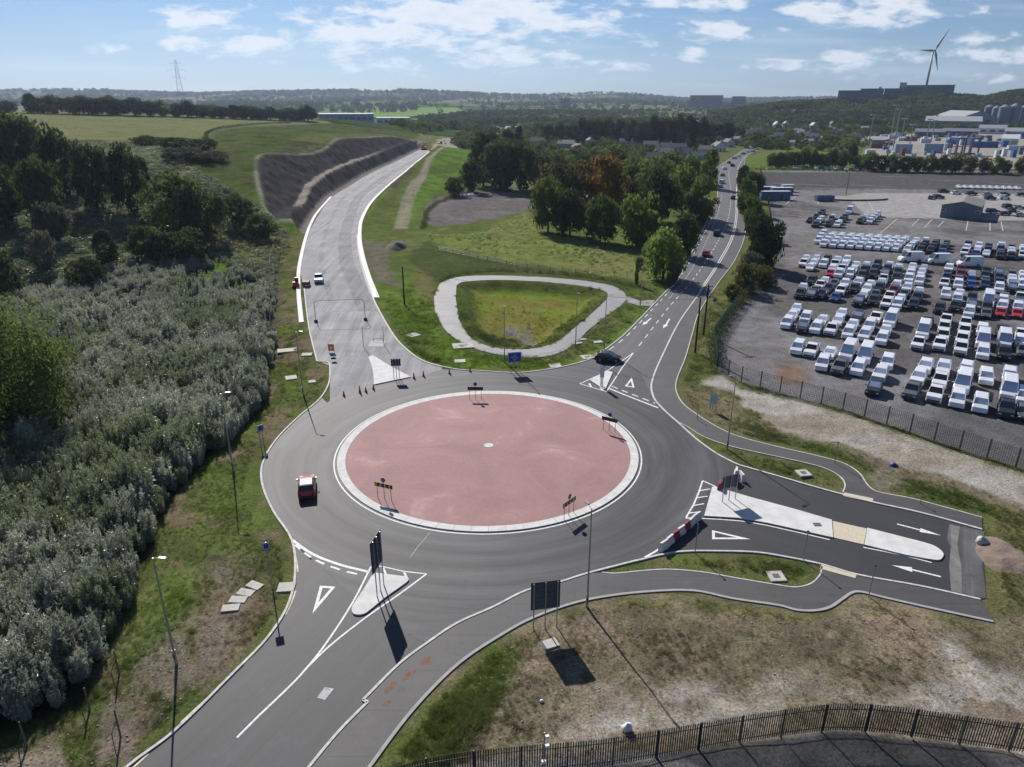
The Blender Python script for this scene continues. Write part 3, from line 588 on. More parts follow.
# ================================================================== paved surfaces
def asphalt(name, col, mode, dirv=(0, 1), amp=.25, rough=.69, patch=.12, spec=.5, seam=True):
    m, nt, b, o = new_mat(name); Nn, Ll = nt.nodes, nt.links; tcn = Nn.new('ShaderNodeTexCoord'); sp = Nn.new('ShaderNodeSeparateXYZ'); Ll.new(tcn.outputs['Object'], sp.inputs[0])
    q = lambda op, a, b_=None, c=None: mth(Nn, Ll, op, a, b_, c); X, Y = sp.outputs[0], sp.outputs[1]
    if mode == 'ring':
        dx, dy = q('SUBTRACT', X, float(C_RB[0])), q('SUBTRACT', Y, float(C_RB[1])); across = q('SQRT', q('ADD', q('MULTIPLY', dx, dx), q('MULTIPLY', dy, dy))); along = q('MULTIPLY', q('ARCTAN2', dy, dx), 1.2)
    else:
        l = math.hypot(*dirv); ux, uy = dirv[0] / l, dirv[1] / l
        across = q('SUBTRACT', q('MULTIPLY', X, uy), q('MULTIPLY', Y, ux)); along = q('MULTIPLY', q('ADD', q('MULTIPLY', X, ux), q('MULTIPLY', Y, uy)), .035)
    cb = Nn.new('ShaderNodeCombineXYZ'); Ll.new(q('MULTIPLY', across, .9), cb.inputs[0]); Ll.new(along, cb.inputs[1])
    s1 = Nn.new('ShaderNodeTexNoise'); Ll.new(cb.outputs[0], s1.inputs['Vector']); s1.inputs['Scale'].default_value = 1.0; s1.inputs['Detail'].default_value = 6; s1.inputs['Roughness'].default_value = .62
    s2 = Nn.new('ShaderNodeTexNoise'); Ll.new(tcn.outputs['Object'], s2.inputs['Vector']); s2.inputs['Scale'].default_value = .13; s2.inputs['Detail'].default_value = 7; s2.inputs['Roughness'].default_value = .6
    s3 = Nn.new('ShaderNodeTexNoise'); Ll.new(tcn.outputs['Object'], s3.inputs['Vector']); s3.inputs['Scale'].default_value = 9; s3.inputs['Detail'].default_value = 4
    def rg_(s, lo, hi, a): 
        r = Nn.new('ShaderNodeMapRange'); Ll.new(s.outputs[0], r.inputs[0]); r.inputs[1].default_value = lo; r.inputs[2].default_value = hi; r.inputs[3].default_value = 1 - a; r.inputs[4].default_value = 1 + a; return r.outputs[0]
    tone = q('MULTIPLY', q('MULTIPLY', rg_(s1, .33, .67, amp), rg_(s2, .33, .67, patch)), rg_(s3, .3, .7, .12))
    if mode == 'ring':      # rubbed wheel tracks between kerb and island
        for rr, ww, kk in ((19.2, .7, .12), (20.6, .8, -.24), (22.5, .8, -.28), (24.4, .6, .18)):
            g = q('EXPONENT', q('MULTIPLY', q('POWER', q('DIVIDE', q('SUBTRACT', across, rr), ww), 2.0), -1.0)); tone = q('MULTIPLY', tone, q('ADD', 1.0, q('MULTIPLY', g, kk)))
    if mode == 'ring' or seam:      # paver joints every lane width, oil drips and dusty blotches
        sm = q('FRACT', q('DIVIDE', across, 3.6)); sl = q('LESS_THAN', sm, .022); tone = q('MULTIPLY', tone, q('SUBTRACT', 1.0, q('MULTIPLY', sl, .30)))
        s4 = Nn.new('ShaderNodeTexNoise'); Ll.new(tcn.outputs['Object'], s4.inputs['Vector']); s4.inputs['Scale'].default_value = 1.1; s4.inputs['Detail'].default_value = 3
        dr = Nn.new('ShaderNodeMapRange'); Ll.new(s4.outputs[0], dr.inputs[0]); dr.inputs[1].default_value = .64; dr.inputs[2].default_value = .72; dr.inputs[3].default_value = 1; dr.inputs[4].default_value = .72; tone = q('MULTIPLY', tone, dr.outputs[0])
        s5 = Nn.new('ShaderNodeTexNoise'); Ll.new(tcn.outputs['Object'], s5.inputs['Vector']); s5.inputs['Scale'].default_value = .38; s5.inputs['Detail'].default_value = 8; s5.inputs['Roughness'].default_value = .7
        du = Nn.new('ShaderNodeMapRange'); Ll.new(s5.outputs[0], du.inputs[0]); du.inputs[1].default_value = .55; du.inputs[2].default_value = .72; du.inputs[3].default_value = 1; du.inputs[4].default_value = 1.35; tone = q('MULTIPLY', tone, du.outputs[0])
    vm = Nn.new('ShaderNodeVectorMath'); vm.operation = 'SCALE'; vm.inputs[0].default_value = col; Ll.new(tone, vm.inputs['Scale']); Ll.new(vm.outputs[0], b.inputs['Base Color'])
    b.inputs['Roughness'].default_value = rough; b.inputs['Specular IOR Level'].default_value = spec
    bp = Nn.new('ShaderNodeBump'); bp.inputs['Distance'].default_value = .012; bp.inputs['Strength'].default_value = .35; Ll.new(s3.outputs[0], bp.inputs['Height']); Ll.new(bp.outputs[0], b.inputs['Normal'])
    return m
def sheet(name, poly, z, m): o = MB().sheet(poly, z, m).build(name); return tag(o, kind='structure')
A_RB = asphalt('worn_asphalt', (.042,.042,.046), 'ring', amp=.6)
A_SW = asphalt('dark_asphalt', (.036,.036,.040), 'dir', (P(302,674)[0] - P(237,738)[0], P(302,674)[1] - P(237,738)[1]), amp=.2)
A_EA = asphalt('fresh_asphalt', (.027,.027,.030), 'dir', (P(900,515)[0] - P(780,480)[0], P(900,515)[1] - P(780,480)[1]), amp=.14)
A_NE = asphalt('old_asphalt', (.075,.074,.078), 'dir', (P(690,290)[0] - P(630,360)[0], P(690,290)[1] - P(630,360)[1]), amp=.16)
A_N = asphalt('pale_base_course', (.27,.267,.272), 'dir', (-.03, 1), rough=.92, spec=.25, amp=.18, patch=.14)
A_FP = asphalt('footpath_asphalt', (.062,.060,.060), 'dir', (1, 0), amp=.08)
A_RO = asphalt('broken_asphalt', (.075,.072,.07), 'dir', (P(960,590)[0] - P(960,525)[0], P(960,590)[1] - P(960,525)[1]), amp=.4, patch=.5)
A_GR = asphalt('gravel_path', (.22,.216,.222), 'dir', (1, 0), amp=.06, patch=.12)
sheet('north_road', N_POLY, .020, A_N); sheet('northeast_road', NE_POLY, .024, A_NE); sheet('southwest_road', SW_POLY, .028, A_SW)
sheet('east_road', EA_POLY, .032, A_EA); sheet('roundabout_road', RB_POLY, .036, A_RB)
sheet('footpath_beside_northeast_road', FPE_POLY, .075, A_FP); sheet('footpath_south_of_roundabout', FPS_POLY, .075, A_FP)
sheet('road_end_strip', W([(949,524),(984,531.5),(984,548),(982,567),(985,585),(986,599),(952,592),(950,570),(952,550),(947,540)]), .044, A_RO)
sheet('road_end_band', W([(950,525),(960,527),(957,545),(961,565),(962,594),(951,591),(949,566),(951,545)]), .050, asphalt('dusty_asphalt', (.15,.145,.14), 'dir', (0, 1), amp=.3, patch=.4))
# gravel loop round the basin: ribbon between the two traced outlines
lo_, li_ = _loop_poly_o, _loop_poly_i
mbp = MB(); ro, _ = resample(lo_ + [lo_[0]], plen(lo_ + [lo_[0]]) / 120); ri = []
li_c = li_ + [li_[0]]; rs = resample(li_c, plen(li_c) / 600)[0]; pr = np.array(rs)
k0 = int(np.argmin(np.hypot(pr[:, 0] - ro[0][0], pr[:, 1] - ro[0][1]))); kk = 0
for i, q in enumerate(ro):
    frac = i / (len(ro) - 1); cand = [(k0 + int((frac + dlt) * (len(pr) - 1))) % (len(pr) - 1) for dlt in np.linspace(-.08, .08, 33)]
    if i in (0, len(ro) - 1): ri.append(tuple(pr[k0])); continue
    ri.append(tuple(pr[min(cand, key=lambda k: math.hypot(pr[k][0] - q[0], pr[k][1] - q[1]))]))
n_ = len(ro); 
def orient(f, vs):
    a_, b_, c_ = vs[f[0]], vs[f[1]], vs[f[2]]
    return f if (b_[0] - a_[0]) * (c_[1] - a_[1]) - (c_[0] - a_[0]) * (b_[1] - a_[1]) > 0 else f[::-1]
vs_ = [(p[0], p[1], .05) for p in ro] + [(p[0], p[1], .05) for p in ri]
mbp.add(vs_, [orient((i, i + 1, n_ + i + 1, n_ + i), vs_) for i in range(n_ - 1)], A_GR)
tag(mbp.build('loop_path'), kind='structure')
sheet('path_link', W([(622,301),(627,296),(640,301),(655,300),(652,306),(640,306)]), .045, A_GR)

_nl = WS(N_L, 6); _nl = _nl[::1]; _m = MB().strip(offset(_nl, -11.2)[2:-2], 3.6, .0215, asphalt('lane_course', (.21,.208,.213), 'dir', (-.03, 1), rough=.92, spec=.25, amp=.22, patch=.2, seam=False)); _m.strip(offset(_nl, -5.0)[2:-2], 1.4, .0212, asphalt('tracked_course', (.235,.233,.238), 'dir', (-.03, 1), rough=.92, spec=.25, amp=.3, patch=.25, seam=False)); tag(_m.build('paving_lanes'), kind='structure')
# ---- kerbs
KERB = mat('kerb_concrete', (.52,.505,.475), .85, var=.30, scale=2.2)
CONC = mat('pale_concrete', (.60,.59,.565), .9, var=.14, scale=.9)
def kerb(name, pts, wd=.2, h=.12, m=KERB, n=5, z=-.05, world=False):
    p = pts if world else WS(pts, n); o = MB().strip(p, wd, z, m, h - z).build(name); return tag(o, kind='structure')
kerb('west_kerb', K_W); kerb('kerb_return', [(330,366),(328,362.5),(318,361.8)]); kerb('north_road_kerb_west', [(317,361.6),(309,328),(304.4,291),(303.5,280)])
kerb('north_road_kerb_east', N_R[5:], .28); kerb('north_kerb', K_N); kerb('east_kerb', E_E, .24); kerb('south_kerb', K_S); kerb('south_kerb_step', [(363,701),(368,702.7)], n=1); kerb('southwest_kerb', K_S2)
kerb('footpath_edging_northeast', FP_E_OUT, .14, .10); kerb('footpath_edging_verge', VG_E, .12, .10); kerb('verge_edging_south', VG_S, .12, .10)
kerb('footpath_edging_south', FP_S_OUT, .24, .09, mat('edging_concrete', (.34,.335,.32), .9, var=.15, scale=2))
CH = mat('channel_concrete', (.72,.70,.66), .85, var=.07, scale=.7)
kerb('drain_channel_west', [(301.5,323),(298.6,291),(299.2,268),(305,241),(310,226),(316.5,214),(331,197)], .85, .20, CH)
kerb('drain_channel_east', [(430.5,151),(409,168.5),(390,184),(372.3,201),(361.8,219),(359.5,235),(361.5,252),(367.5,274),(376.5,298)], 1.15, .16, CH)
kerb('drain_channel_lip', [(364.5,258),(370,276),(379,298.5)], .25, .24, CH)

# ---- central island
def circ(r, n=128, c=C_RB): return [(c[0] + r * math.cos(2 * math.pi * k / n), c[1] + r * math.sin(2 * math.pi * k / n)) for k in range(n)]
def ringm(mb, r0, r1, z, m, n=128, h=0.0):
    a_, b_ = circ(r0, n), circ(r1, n); vs = [(p[0], p[1], z + h) for p in a_] + [(p[0], p[1], z + h) for p in b_]
    fs = [(i, n + i, n + (i + 1) % n, (i + 1) % n) for i in range(n)]
    if h: 
        vs += [(p[0], p[1], z) for p in a_] + [(p[0], p[1], z) for p in b_]; fs += [(i, (i + 1) % n, 2*n + (i + 1) % n, 2*n + i) for i in range(n)] + [(n + (i + 1) % n, n + i, 3*n + i, 3*n + (i + 1) % n) for i in range(n)]
    return mb.add(vs, fs, m)
pm, nt, b, o = new_mat('red_island_surface'); Nn, Ll = nt.nodes, nt.links; tcn = Nn.new('ShaderNodeTexCoord')
q1 = Nn.new('ShaderNodeTexNoise'); Ll.new(tcn.outputs['Object'], q1.inputs[0]); q1.inputs['Scale'].default_value = .16; q1.inputs['Detail'].default_value = 9; q1.inputs['Roughness'].default_value = .62; q1.inputs['Distortion'].default_value = .6
q2 = Nn.new('ShaderNodeTexNoise'); Ll.new(tcn.outputs['Object'], q2.inputs[0]); q2.inputs['Scale'].default_value = 3; q2.inputs['Detail'].default_value = 6
r1_ = Nn.new('ShaderNodeMapRange'); Ll.new(q1.outputs[0], r1_.inputs[0]); r1_.inputs[1].default_value = .32; r1_.inputs[2].default_value = .68; r1_.inputs[3].default_value = .85; r1_.inputs[4].default_value = 1.13
r2_ = Nn.new('ShaderNodeMapRange'); Ll.new(q2.outputs[0], r2_.inputs[0]); r2_.inputs[1].default_value = .3; r2_.inputs[2].default_value = .7; r2_.inputs[3].default_value = .93; r2_.inputs[4].default_value = 1.07
st = Nn.new('ShaderNodeMapRange'); st.interpolation_type = 'SMOOTHSTEP'; Ll.new(q1.outputs[0], st.inputs[0]); st.inputs[1].default_value = .58; st.inputs[2].default_value = .74; st.inputs[4].default_value = .6
mc = Nn.new('ShaderNodeMixRGB'); Ll.new(st.outputs[0], mc.inputs[0]); mc.inputs[1].default_value = (.315,.175,.165,1); mc.inputs[2].default_value = (.44,.315,.295,1)
vm = Nn.new('ShaderNodeVectorMath'); vm.operation = 'SCALE'; Ll.new(mc.outputs[0], vm.inputs[0]); Ll.new(mth(Nn, Ll, 'MULTIPLY', r1_.outputs[0], r2_.outputs[0]), vm.inputs['Scale']); Ll.new(vm.outputs[0], b.inputs['Base Color']); b.inputs['Roughness'].default_value = .85
RI = R_RB * .925
mi = MB(); n_ = 128; vs = [(C_RB[0], C_RB[1], .45)]
for rr, zz in ((RI * .33, .36), (RI * .66, .26), (RI, .13)): vs += [(p[0], p[1], zz) for p in circ(rr)]
fs = [(0, 1 + k, 1 + (k + 1) % n_) for k in range(n_)]
for j in range(2): fs += [(1 + j*n_ + k, 1 + (j+1)*n_ + k, 1 + (j+1)*n_ + (k+1) % n_, 1 + j*n_ + (k+1) % n_) for k in range(n_)]
mi.add(vs, fs, pm); tag(mi.build('roundabout_island', smoothf=True), kind='structure')
ap = MB(); ringm(ap, RI, R_RB - .42, .036, CONC, h=.09); tag(ap.build('island_apron'), kind='structure')
ap = MB(); ringm(ap, R_RB - .17, R_RB - .02, .0405, mat('road_paint', (.70,.70,.68), .75, var=.30, scale=5.0)); tag(ap.build('island_edge_marking'), kind='structure')
aj = MB(); JM = mat('joint_dark', (.33,.32,.30), .9)
for k in range(64):
    t_ = 2*math.pi*k/64 + .03; c_, s_ = math.cos(t_), math.sin(t_); w_ = .018
    vs = [(C_RB[0] + c_*r_ - s_*e_, C_RB[1] + s_*r_ + c_*e_, .1285) for r_, e_ in ((RI + .02, -w_), (R_RB - .44, -w_), (R_RB - .44, w_), (RI + .02, w_))]; aj.add(vs, [orient((0,1,2,3), vs)], JM)
tag(aj.build('apron_joints'), kind='structure')
cd = MB().prism(circ(.55, 32), .38, .47, CONC); tag(cd.build('island_centre_disc'), kind='structure')
jm = MB()
for (px, py) in ((333,451),(565,511),(492,534)):
    q = np.array(P(px, py)); d_ = q - C_RB; d_ = d_ / np.linalg.norm(d_); a_, b_ = C_RB + d_ * .9, C_RB + d_ * (RI - .1)
    t_ = np.array([-d_[1], d_[0]]) * .04
    jm.add([(*(a_ - t_), .443), (*(a_ + t_), .443), (*(C_RB + d_ * RI * .33 + t_), .366), (*(C_RB + d_ * RI * .33 - t_), .366), (*(C_RB + d_ * RI * .66 + t_), .266), (*(C_RB + d_ * RI * .66 - t_), .266), (*(b_ + t_), .137), (*(b_ - t_), .137)],
           [(0, 3, 2, 1)[::-1][::-1], (3, 5, 4, 2), (5, 7, 6, 4)], mat('joint_line', (.30,.19,.17), .9))
tag(jm.build('island_joint_lines'), kind='structure')

# ---- splitter islands
def isl(name, px, wld=False, m=CONC, h=.12): 
    o = MB().prism(px if wld else W(px), .0, .04 + h, KERB, m).build(name); return tag(o, kind='structure')
isl('traffic_island_north', smooth([(368.5,357.5),(372,356.3),(376,357.8),(389.5,366.5),(411,377.6)], 3) + [(393,381.3)] + smooth([(373.8,385.4),(373.5,375),(371.5,366),(368.5,358)], 3)[:-1])
isl('traffic_island_northeast', [(604,372.5),(607,371.6),(612.8,373),(605.5,389.6),(604,390.3),(590,381)])
isl('traffic_island_southwest', smooth([(375.5,574),(372,577),(364,590),(354,605),(351.7,610.5),(353.5,615),(360,616),(366.7,613.8),(385,599),(406,584),(409,580.5),(407,578)], 3))
isl('traffic_island_east', [(712,488),(715,487.8),(749.5,498),(796,510.6),(831.5,521),(833,538.6),(829,537.8),(767,524),(737.8,519),(704,517)])
isl('traffic_island_end', [(867,529)] + smooth([(900,537.5),(931.5,546),(940,551),(943.3,556),(939.5,561),(925.7,559.8)], 4) + [(905,556),(864,545.8)])
TACT = mat('buff_tactile_paving', (.55,.48,.36), .9, var=.1, scale=4)
sheet('paving_patch', W([(306.5,313),(376,311),(382,317),(397,341),(404,349),(390,352),(370,352),(330,360),(318.5,360)]), .0225, asphalt('patched_base_course', (.29,.287,.287), 'dir', (-.06, 1), rough=.92, spec=.25, amp=.26, patch=.2, seam=False))
STN = mat('rust_stain', (.17,.085,.05), .85, var=.4, scale=3)
for k_, q_ in enumerate(([(420,664),(424,659),(431,656),(432,660),(426,665),(421,667)], [(402,680),(407,674),(414,669),(416,672),(409,679),(403,682)], [(384,693),(388,686),(395,681),(397,684),(391,691),(386,695)], [(383,705),(387,701),(391,702),(389,706),(385,707)])): sheet('stained_patch', W(q_), .079, STN)
tag(MB().prism(W([(832,521.4),(866.6,529.2),(863.5,545),(833.2,538)]), 0, .075, TACT).build('crossing_paving'), kind='structure')
tag(MB().prism(W([(844,493.2),(873,499.2),(872.5,503.2),(843,496.6)]), 0, .10, TACT).build('crossing_kerb_north'), kind='structure')
tag(MB().prism(W([(821,565.5),(857,574.8),(855,579),(820,569.5)]), 0, .10, TACT).build('crossing_kerb_south'), kind='structure')

# ---- painted markings
PNT = mat('road_paint', (.74,.74,.72)); PN2 = mat('faded_paint', (.40,.40,.40), .8, var=.3, scale=3); PNY = mat('yellowed_paint', (.60,.52,.36), .8, var=.25, scale=2)
ZM = .0405
def mark(name, fn, z=ZM): m = MB(); fn(m); return tag(m.build(name), kind='structure')
def line(px, wd=.15, m=PNT, z=ZM, n=4): return lambda mb: mb.strip(WS(px, n), wd, z, m)
def dashes(px, on, off, wd=.13, m=PNT, z=ZM, start=0.0):
    def f(mb):
        p = WS(px, 6); Lp = plen(p); s = start
        while s < Lp: mb.strip(sub_path(p, s, min(s + on, Lp)), wd, z, m); s += on + off
    return f
mark('give_way_line_southwest', line([(292,540),(313,554.5),(340,565),(368,572)], .28)); mark('give_way_dashes_southwest', dashes([(295,545),(313,559),(340,570),(364,576)], 1.0, .75, .22))
mark('splitter_line_left', line([(371,567),(352,604),(323,648),(300,676),(280,696),(260,715),(237,738)], .16)); mark('splitter_line_right', line([(426.5,574.3),(400,594),(367,617),(330,646),(306,669)], .16, z=ZM+.003), z=ZM)
mark('splitter_nose_line', line([(371,567),(381,566.6),(404,571.8),(426.5,574.3)], .13, n=1, z=ZM+.0045)); mark('nose_bars', lambda mb: [mb.sheet(W(q), ZM + .002, PNT) for q in ([(382,568),(384.5,568.3),(387,574.5),(384.5,574)], [(403,572.5),(405.5,573),(408,578),(405.5,578.4)])])
mark('edge_dashes_southwest', dashes([(294,548),(298,578),(290,606),(270,637),(236,673),(197,708),(142,760),(110,790)], 3.0, 2.6, .14, PNY, start=.8))
mark('lane_patch', lambda mb: mb.sheet(W([(317,698),(325,687.5),(334,689),(325,700.5)]), ZM, PN2)); mark('joint_mark', line([(410,558),(418,547),(430,533)], .06, PN2, n=1))
def tri(A_, B_, C_, t=.30):
    A_, B_, C_ = [np.array(P(*q)) for q in (A_, B_, C_)]; G = (A_ + B_ + C_) / 3
    def f(mb):
        P_ = [A_, B_, C_]; r = []
        e = [np.linalg.norm(P_[(i + 1) % 3] - P_[(i + 2) % 3]) for i in range(3)]; per = sum(e); inc = (e[0] * A_ + e[1] * B_ + e[2] * C_) / per
        area = abs((B_ - A_)[0] * (C_ - A_)[1] - (B_ - A_)[1] * (C_ - A_)[0]) / 2; rin = 2 * area / per; k = max(.25, 1 - t / rin)
        r = [inc + (q - inc) * k for q in P_]
        vs = [(*q, ZM) for q in P_ + r]; mb.add(vs, [orient((i, (i + 1) % 3, 3 + (i + 1) % 3, 3 + i), vs) for i in range(3)], PNT)
    return f
mark('give_way_triangle_southwest', tri((320,586),(335.5,587),(312.5,614), .26)); mark('give_way_triangle_east', tri((712,530.5),(712,539.5),(750.5,539.5), .26)); mark('give_way_triangle_northeast', tri((631.8,377.8),(624.8,386.4),(634.5,387.8), .26))
mark('hatched_nose_east', lambda mb: [mb.strip(W(q), .16, ZM + .0015*k_, PNT) for k_, q in enumerate(([(702.5,481),(716,487)], [(702.5,481),(699,492),(694,504),(686,518)], [(685.5,518.5),(700.6,518)], [(699.5,491),(710,489.2)], [(697,498),(707.5,496.6)], [(693,506),(704,504)], [(689,513.5),(701,512)]))])
mark('splitter_edge_line_east', line([(700.6,518.6),(738,521),(767,525.7),(829.6,540)], .14, n=2)); mark('splitter_edge_line_end', line([(863,547.5),(900,555),(931.5,562.8)], .14, n=2))
mark('give_way_line_east', line([(645,557.5),(655,552),(668,543)], .2, n=2))
mark('island_outline_northeast', lambda mb: [mb.strip(W(q), .16, ZM + .0015*k_, PNT) for k_, q in enumerate(([(579.8,384),(605.5,372.3),(633.5,353)], [(633.5,353),(622,368),(607,391.2)], [(579.8,384),(607,392)]))]); mark('nose_bars_northeast', lambda mb: [mb.sheet(W(q), ZM + .002, PNT) for q in ([(588,384),(590,383.4),(592,387),(590.5,387)], [(599,387),(601,386.6),(603.5,390.5),(601.8,390.7)])])
mark('give_way_line_northeast', line([(608,388),(622,394),(640,401),(658,408)], .26)); mark('give_way_dashes_northeast', dashes([(612,386.5),(628,393),(645,399.5),(655,403.5)], 1.1, .8, .22))
mark('centre_dashes_northeast', dashes([(639,346),(655,325),(670,306),(687,287),(703,266),(717,243),(726,225),(730,209),(731,190),(729,172),(737,160)], 2.2, 2.4, .16)); mark('edge_dashes_northeast', dashes([(598,357.5),(612,348),(627,336),(648,314),(668,292.5),(686,268),(703,236),(713,215)], 2.0, 2.2, .16))
mark('lane_line_northeast', dashes([(668,300),(690,272),(708,238),(718,212),(722,195)], 4, .8, .12, PN2)); mark('edge_line_northeast', line([(737.4,174),(736,199),(735.6,217),(731,238),(717,264),(699.5,291)], .16, n=4))
def arrow_(tail, head, tip, w0=.15, w1=.62, mtl=PNT):
    def f(mb):
        a_, h_, t_ = [np.array(P(*q)) for q in (tail, head, tip)]; d_ = (t_ - a_) / np.linalg.norm(t_ - a_); n_ = np.array([-d_[1], d_[0]])
        vs = [(*(a_ - n_ * w0 / 2), ZM), (*(h_ - n_ * w0 / 2), ZM), (*(h_ + n_ * w0 / 2), ZM), (*(a_ + n_ * w0 / 2), ZM)]; mb.add(vs, [orient((0, 1, 2, 3), vs)], mtl)
        vs = [(*(h_ - n_ * w1 / 2), ZM), (*t_, ZM), (*(h_ + n_ * w1 / 2), ZM)]; mb.add(vs, [orient((0, 1, 2), vs)], mtl)
    return f
mark('lane_arrow_eastbound', arrow_((897,524.3),(920,530.3),(941,535.8), .2, .75)); mark('lane_arrow_westbound', arrow_((940.7,577),(912,570),(892,565.5), .2, .75))
mark('lane_arrow_northeast', arrow_((669.5,319),(666,325),(663,328.5), .3, .9)); mark('lane_arrow_northeast_far', arrow_((651,318.5),(646,322.5),(642.5,325.5), .3, .9))
for (a_, b_) in (((880,233.7),(897,219)),((912,226),(919,219)),((924,228),(932,219.5)),((938,227),(944,221)),((966,231),(968,221)),((990,231),(990,222)),((1003,231),(1001,222)),((785,205),(796,196)),((818,204),(819,196)),((866,196),(874,212))):
    mark('bay_line', lambda mb: mb.strip(W([a_, b_]), .3, .05, PN2))
for (a_, b_) in (((773,183),(838,186)),((850,185),(890,187)),((930,180),(960,181)),((990,183),(1050,186)),((880,176.5),(905,177))): mark('yard_line', lambda mb: mb.strip(W([a_, b_]), .5, .06, PN2))

# ================================================================== things by the road
GALV = mat('galvanised_steel', (.36,.37,.38), .45, .7, var=.1, scale=4); DKM = mat('dark_metal', (.05,.052,.055), .5, .5); BLKP = mat('black_rubber', (.025,.025,.027), .7)
SIGNBACK = mat('sign_back_grey', (.07,.085,.11), .6, .2); BLUE = mat('sign_blue', (.02,.07,.32), .45, var=.05); WHT = mat('sign_white', (.80,.80,.80), .45, var=.04); YEL = mat('sign_yellow', (.80,.52,.03), .5, var=.08); BLK = mat('sign_black', (.02,.02,.022), .5)
RED = mat('safety_red', (.55,.035,.03), .5, var=.1); ORG = mat('safety_orange', (.75,.14,.03), .5, var=.1); WPL = mat('barrier_white', (.66,.62,.56), .6, var=.14, scale=5); MAR = mat('barrier_maroon', (.26,.03,.05), .6, var=.12, scale=5)
WOODD = mat('tarred_wood', (.035,.028,.022), .9, var=.3, scale=6); WOODL = mat('weathered_wood', (.16,.12,.09), .9, var=.3, scale=6); GLS = mat('lamp_glass', (.7,.72,.74), .2)

def g3(px, py, flat=True):
    if flat: x, y = P(px, py); return (x, y, HZ(x, y))
    return T(px, py)
def lamp(px, py, label, h=9.2, arm=(0, 1), flat=True):
    x, y, z = g3(px, py, flat); r = empty('street_lamp', (x, y, z), 0, label, 'street lamp', 'tall galvanised street lamps')
    m = MB().tube((0,0,-.1), (0,0,1.3), .11, .11, GALV, 10).tube((0,0,1.3), (0,0,h), .085, .045, GALV, 10); m.build('pole', r)
    l = math.hypot(*arm); ax, ay = arm[0] / l, arm[1] / l; rz = math.atan2(ay, ax)
    m = MB().tube((0,0,h - .05), (ax*.55, ay*.55, h + .10), .03, .03, GALV, 6).build('bracket', r)
    m = MB().box((ax*.75, ay*.75, h + .12), (.50, .20, .07), mat('lamp_housing', (.30,.31,.32), .4, .5), rz).box((ax*.78, ay*.78, h + .08), (.34, .15, .03), GLS, rz).build('lamp_head', r)
    MB().box((.0, -.115, .75), (.12, .02, .45), DKM).build('access_door', r)
    return r
lamp(587, 607, 'tall street lamp beside the footpath next to the dark sign back', arm=(-.4, 1)); lamp(727, 449.5, 'street lamp on the thin grass strip inside the curving eastern footpath', arm=(-1, -.3))
lamp(176.5, 664, 'street lamp on the rough bank below the grey thicket, its foot on bare earth', arm=(1, -.2)); lamp(233.5, 472, 'street lamp beside the western grass bank level with the red car', arm=(1, .1))
lamp(504.5, 362.5, 'street lamp on the grass in front of the loop path beside the blue sign', arm=(0, -1)); lamp(575.5, 347, 'street lamp between the loop path and the white concrete pads', arm=(.2, -1)); lamp(604, 350, 'street lamp on the verge behind the black car', arm=(1, -.4))
lamp(640, 307, 'street lamp where the short gravel link meets the northeast road', arm=(1, -.2)); lamp(303.5, 396, 'street lamp on the grass corner west of the orange works sign', arm=(1, -.2)); 
lamp(171.5, 264, 'street lamp far up among the dark scrub of the hillside', arm=(1, 0), flat=False)
def post(px, py, label, h=2.6, r_=.045, cat='post', name='marker_post', m=GALV, grp='short thin grey posts'):
    x, y, z = g3(px, py); o = empty(name, (x, y, z), 0, label, cat, grp)
    MB().tube((0,0,-.1), (0,0,h), r_, r_, m, 8).build('shaft', o); MB().box((0,0,h + .04), (.16,.16,.08), DKM).build('cap', o); return o
post(803, 560.5, 'thin grey post at the kerb of the rough planted strip by the eastern arm', 3.0); post(868.5, 596.5, 'thin grey post beside the footpath edging past the buff crossing kerb', 3.0); post(834.5, 463.5, 'thin grey post on the northern footpath bend near the buff kerb', 2.6)
post(695, 553, 'thin grey post at the western end of the rough planted strip', 3.0); post(920, 504, 'thin grey post at the back of the footpath by the east arm end', 1.2); post(697, 420, 'thin grey post behind the footpath near the pale sign back', 1.4)
post(363.5, 346.5, 'thin red and grey post before the triangular northern island, beside the gantry', 3.4, m=RED); post(384, 345.5, 'thin grey post between the triangular northern island and the kerb', 3.2)
# mast near the bottom edge
mx_, my_ = P(543, 800); mast = empty('camera_mast', (mx_, my_, HZ(mx_, my_)), 0, 'slim grey mast with small white cameras in front of the palisade fence', 'mast')
MB().tube((0,0,0), (0,0,5.3), .06, .04, GALV, 8).build('pole', mast)
for k, (zz, dx) in enumerate(((5.0, .14), (4.3, .16), (3.1, -.02))): MB().box((dx, 0, zz), (.24,.16,.15), WHT, .3).tube((dx*.2,0,zz), (dx,0,zz), .02, .02, GALV, 5).build('camera', mast)

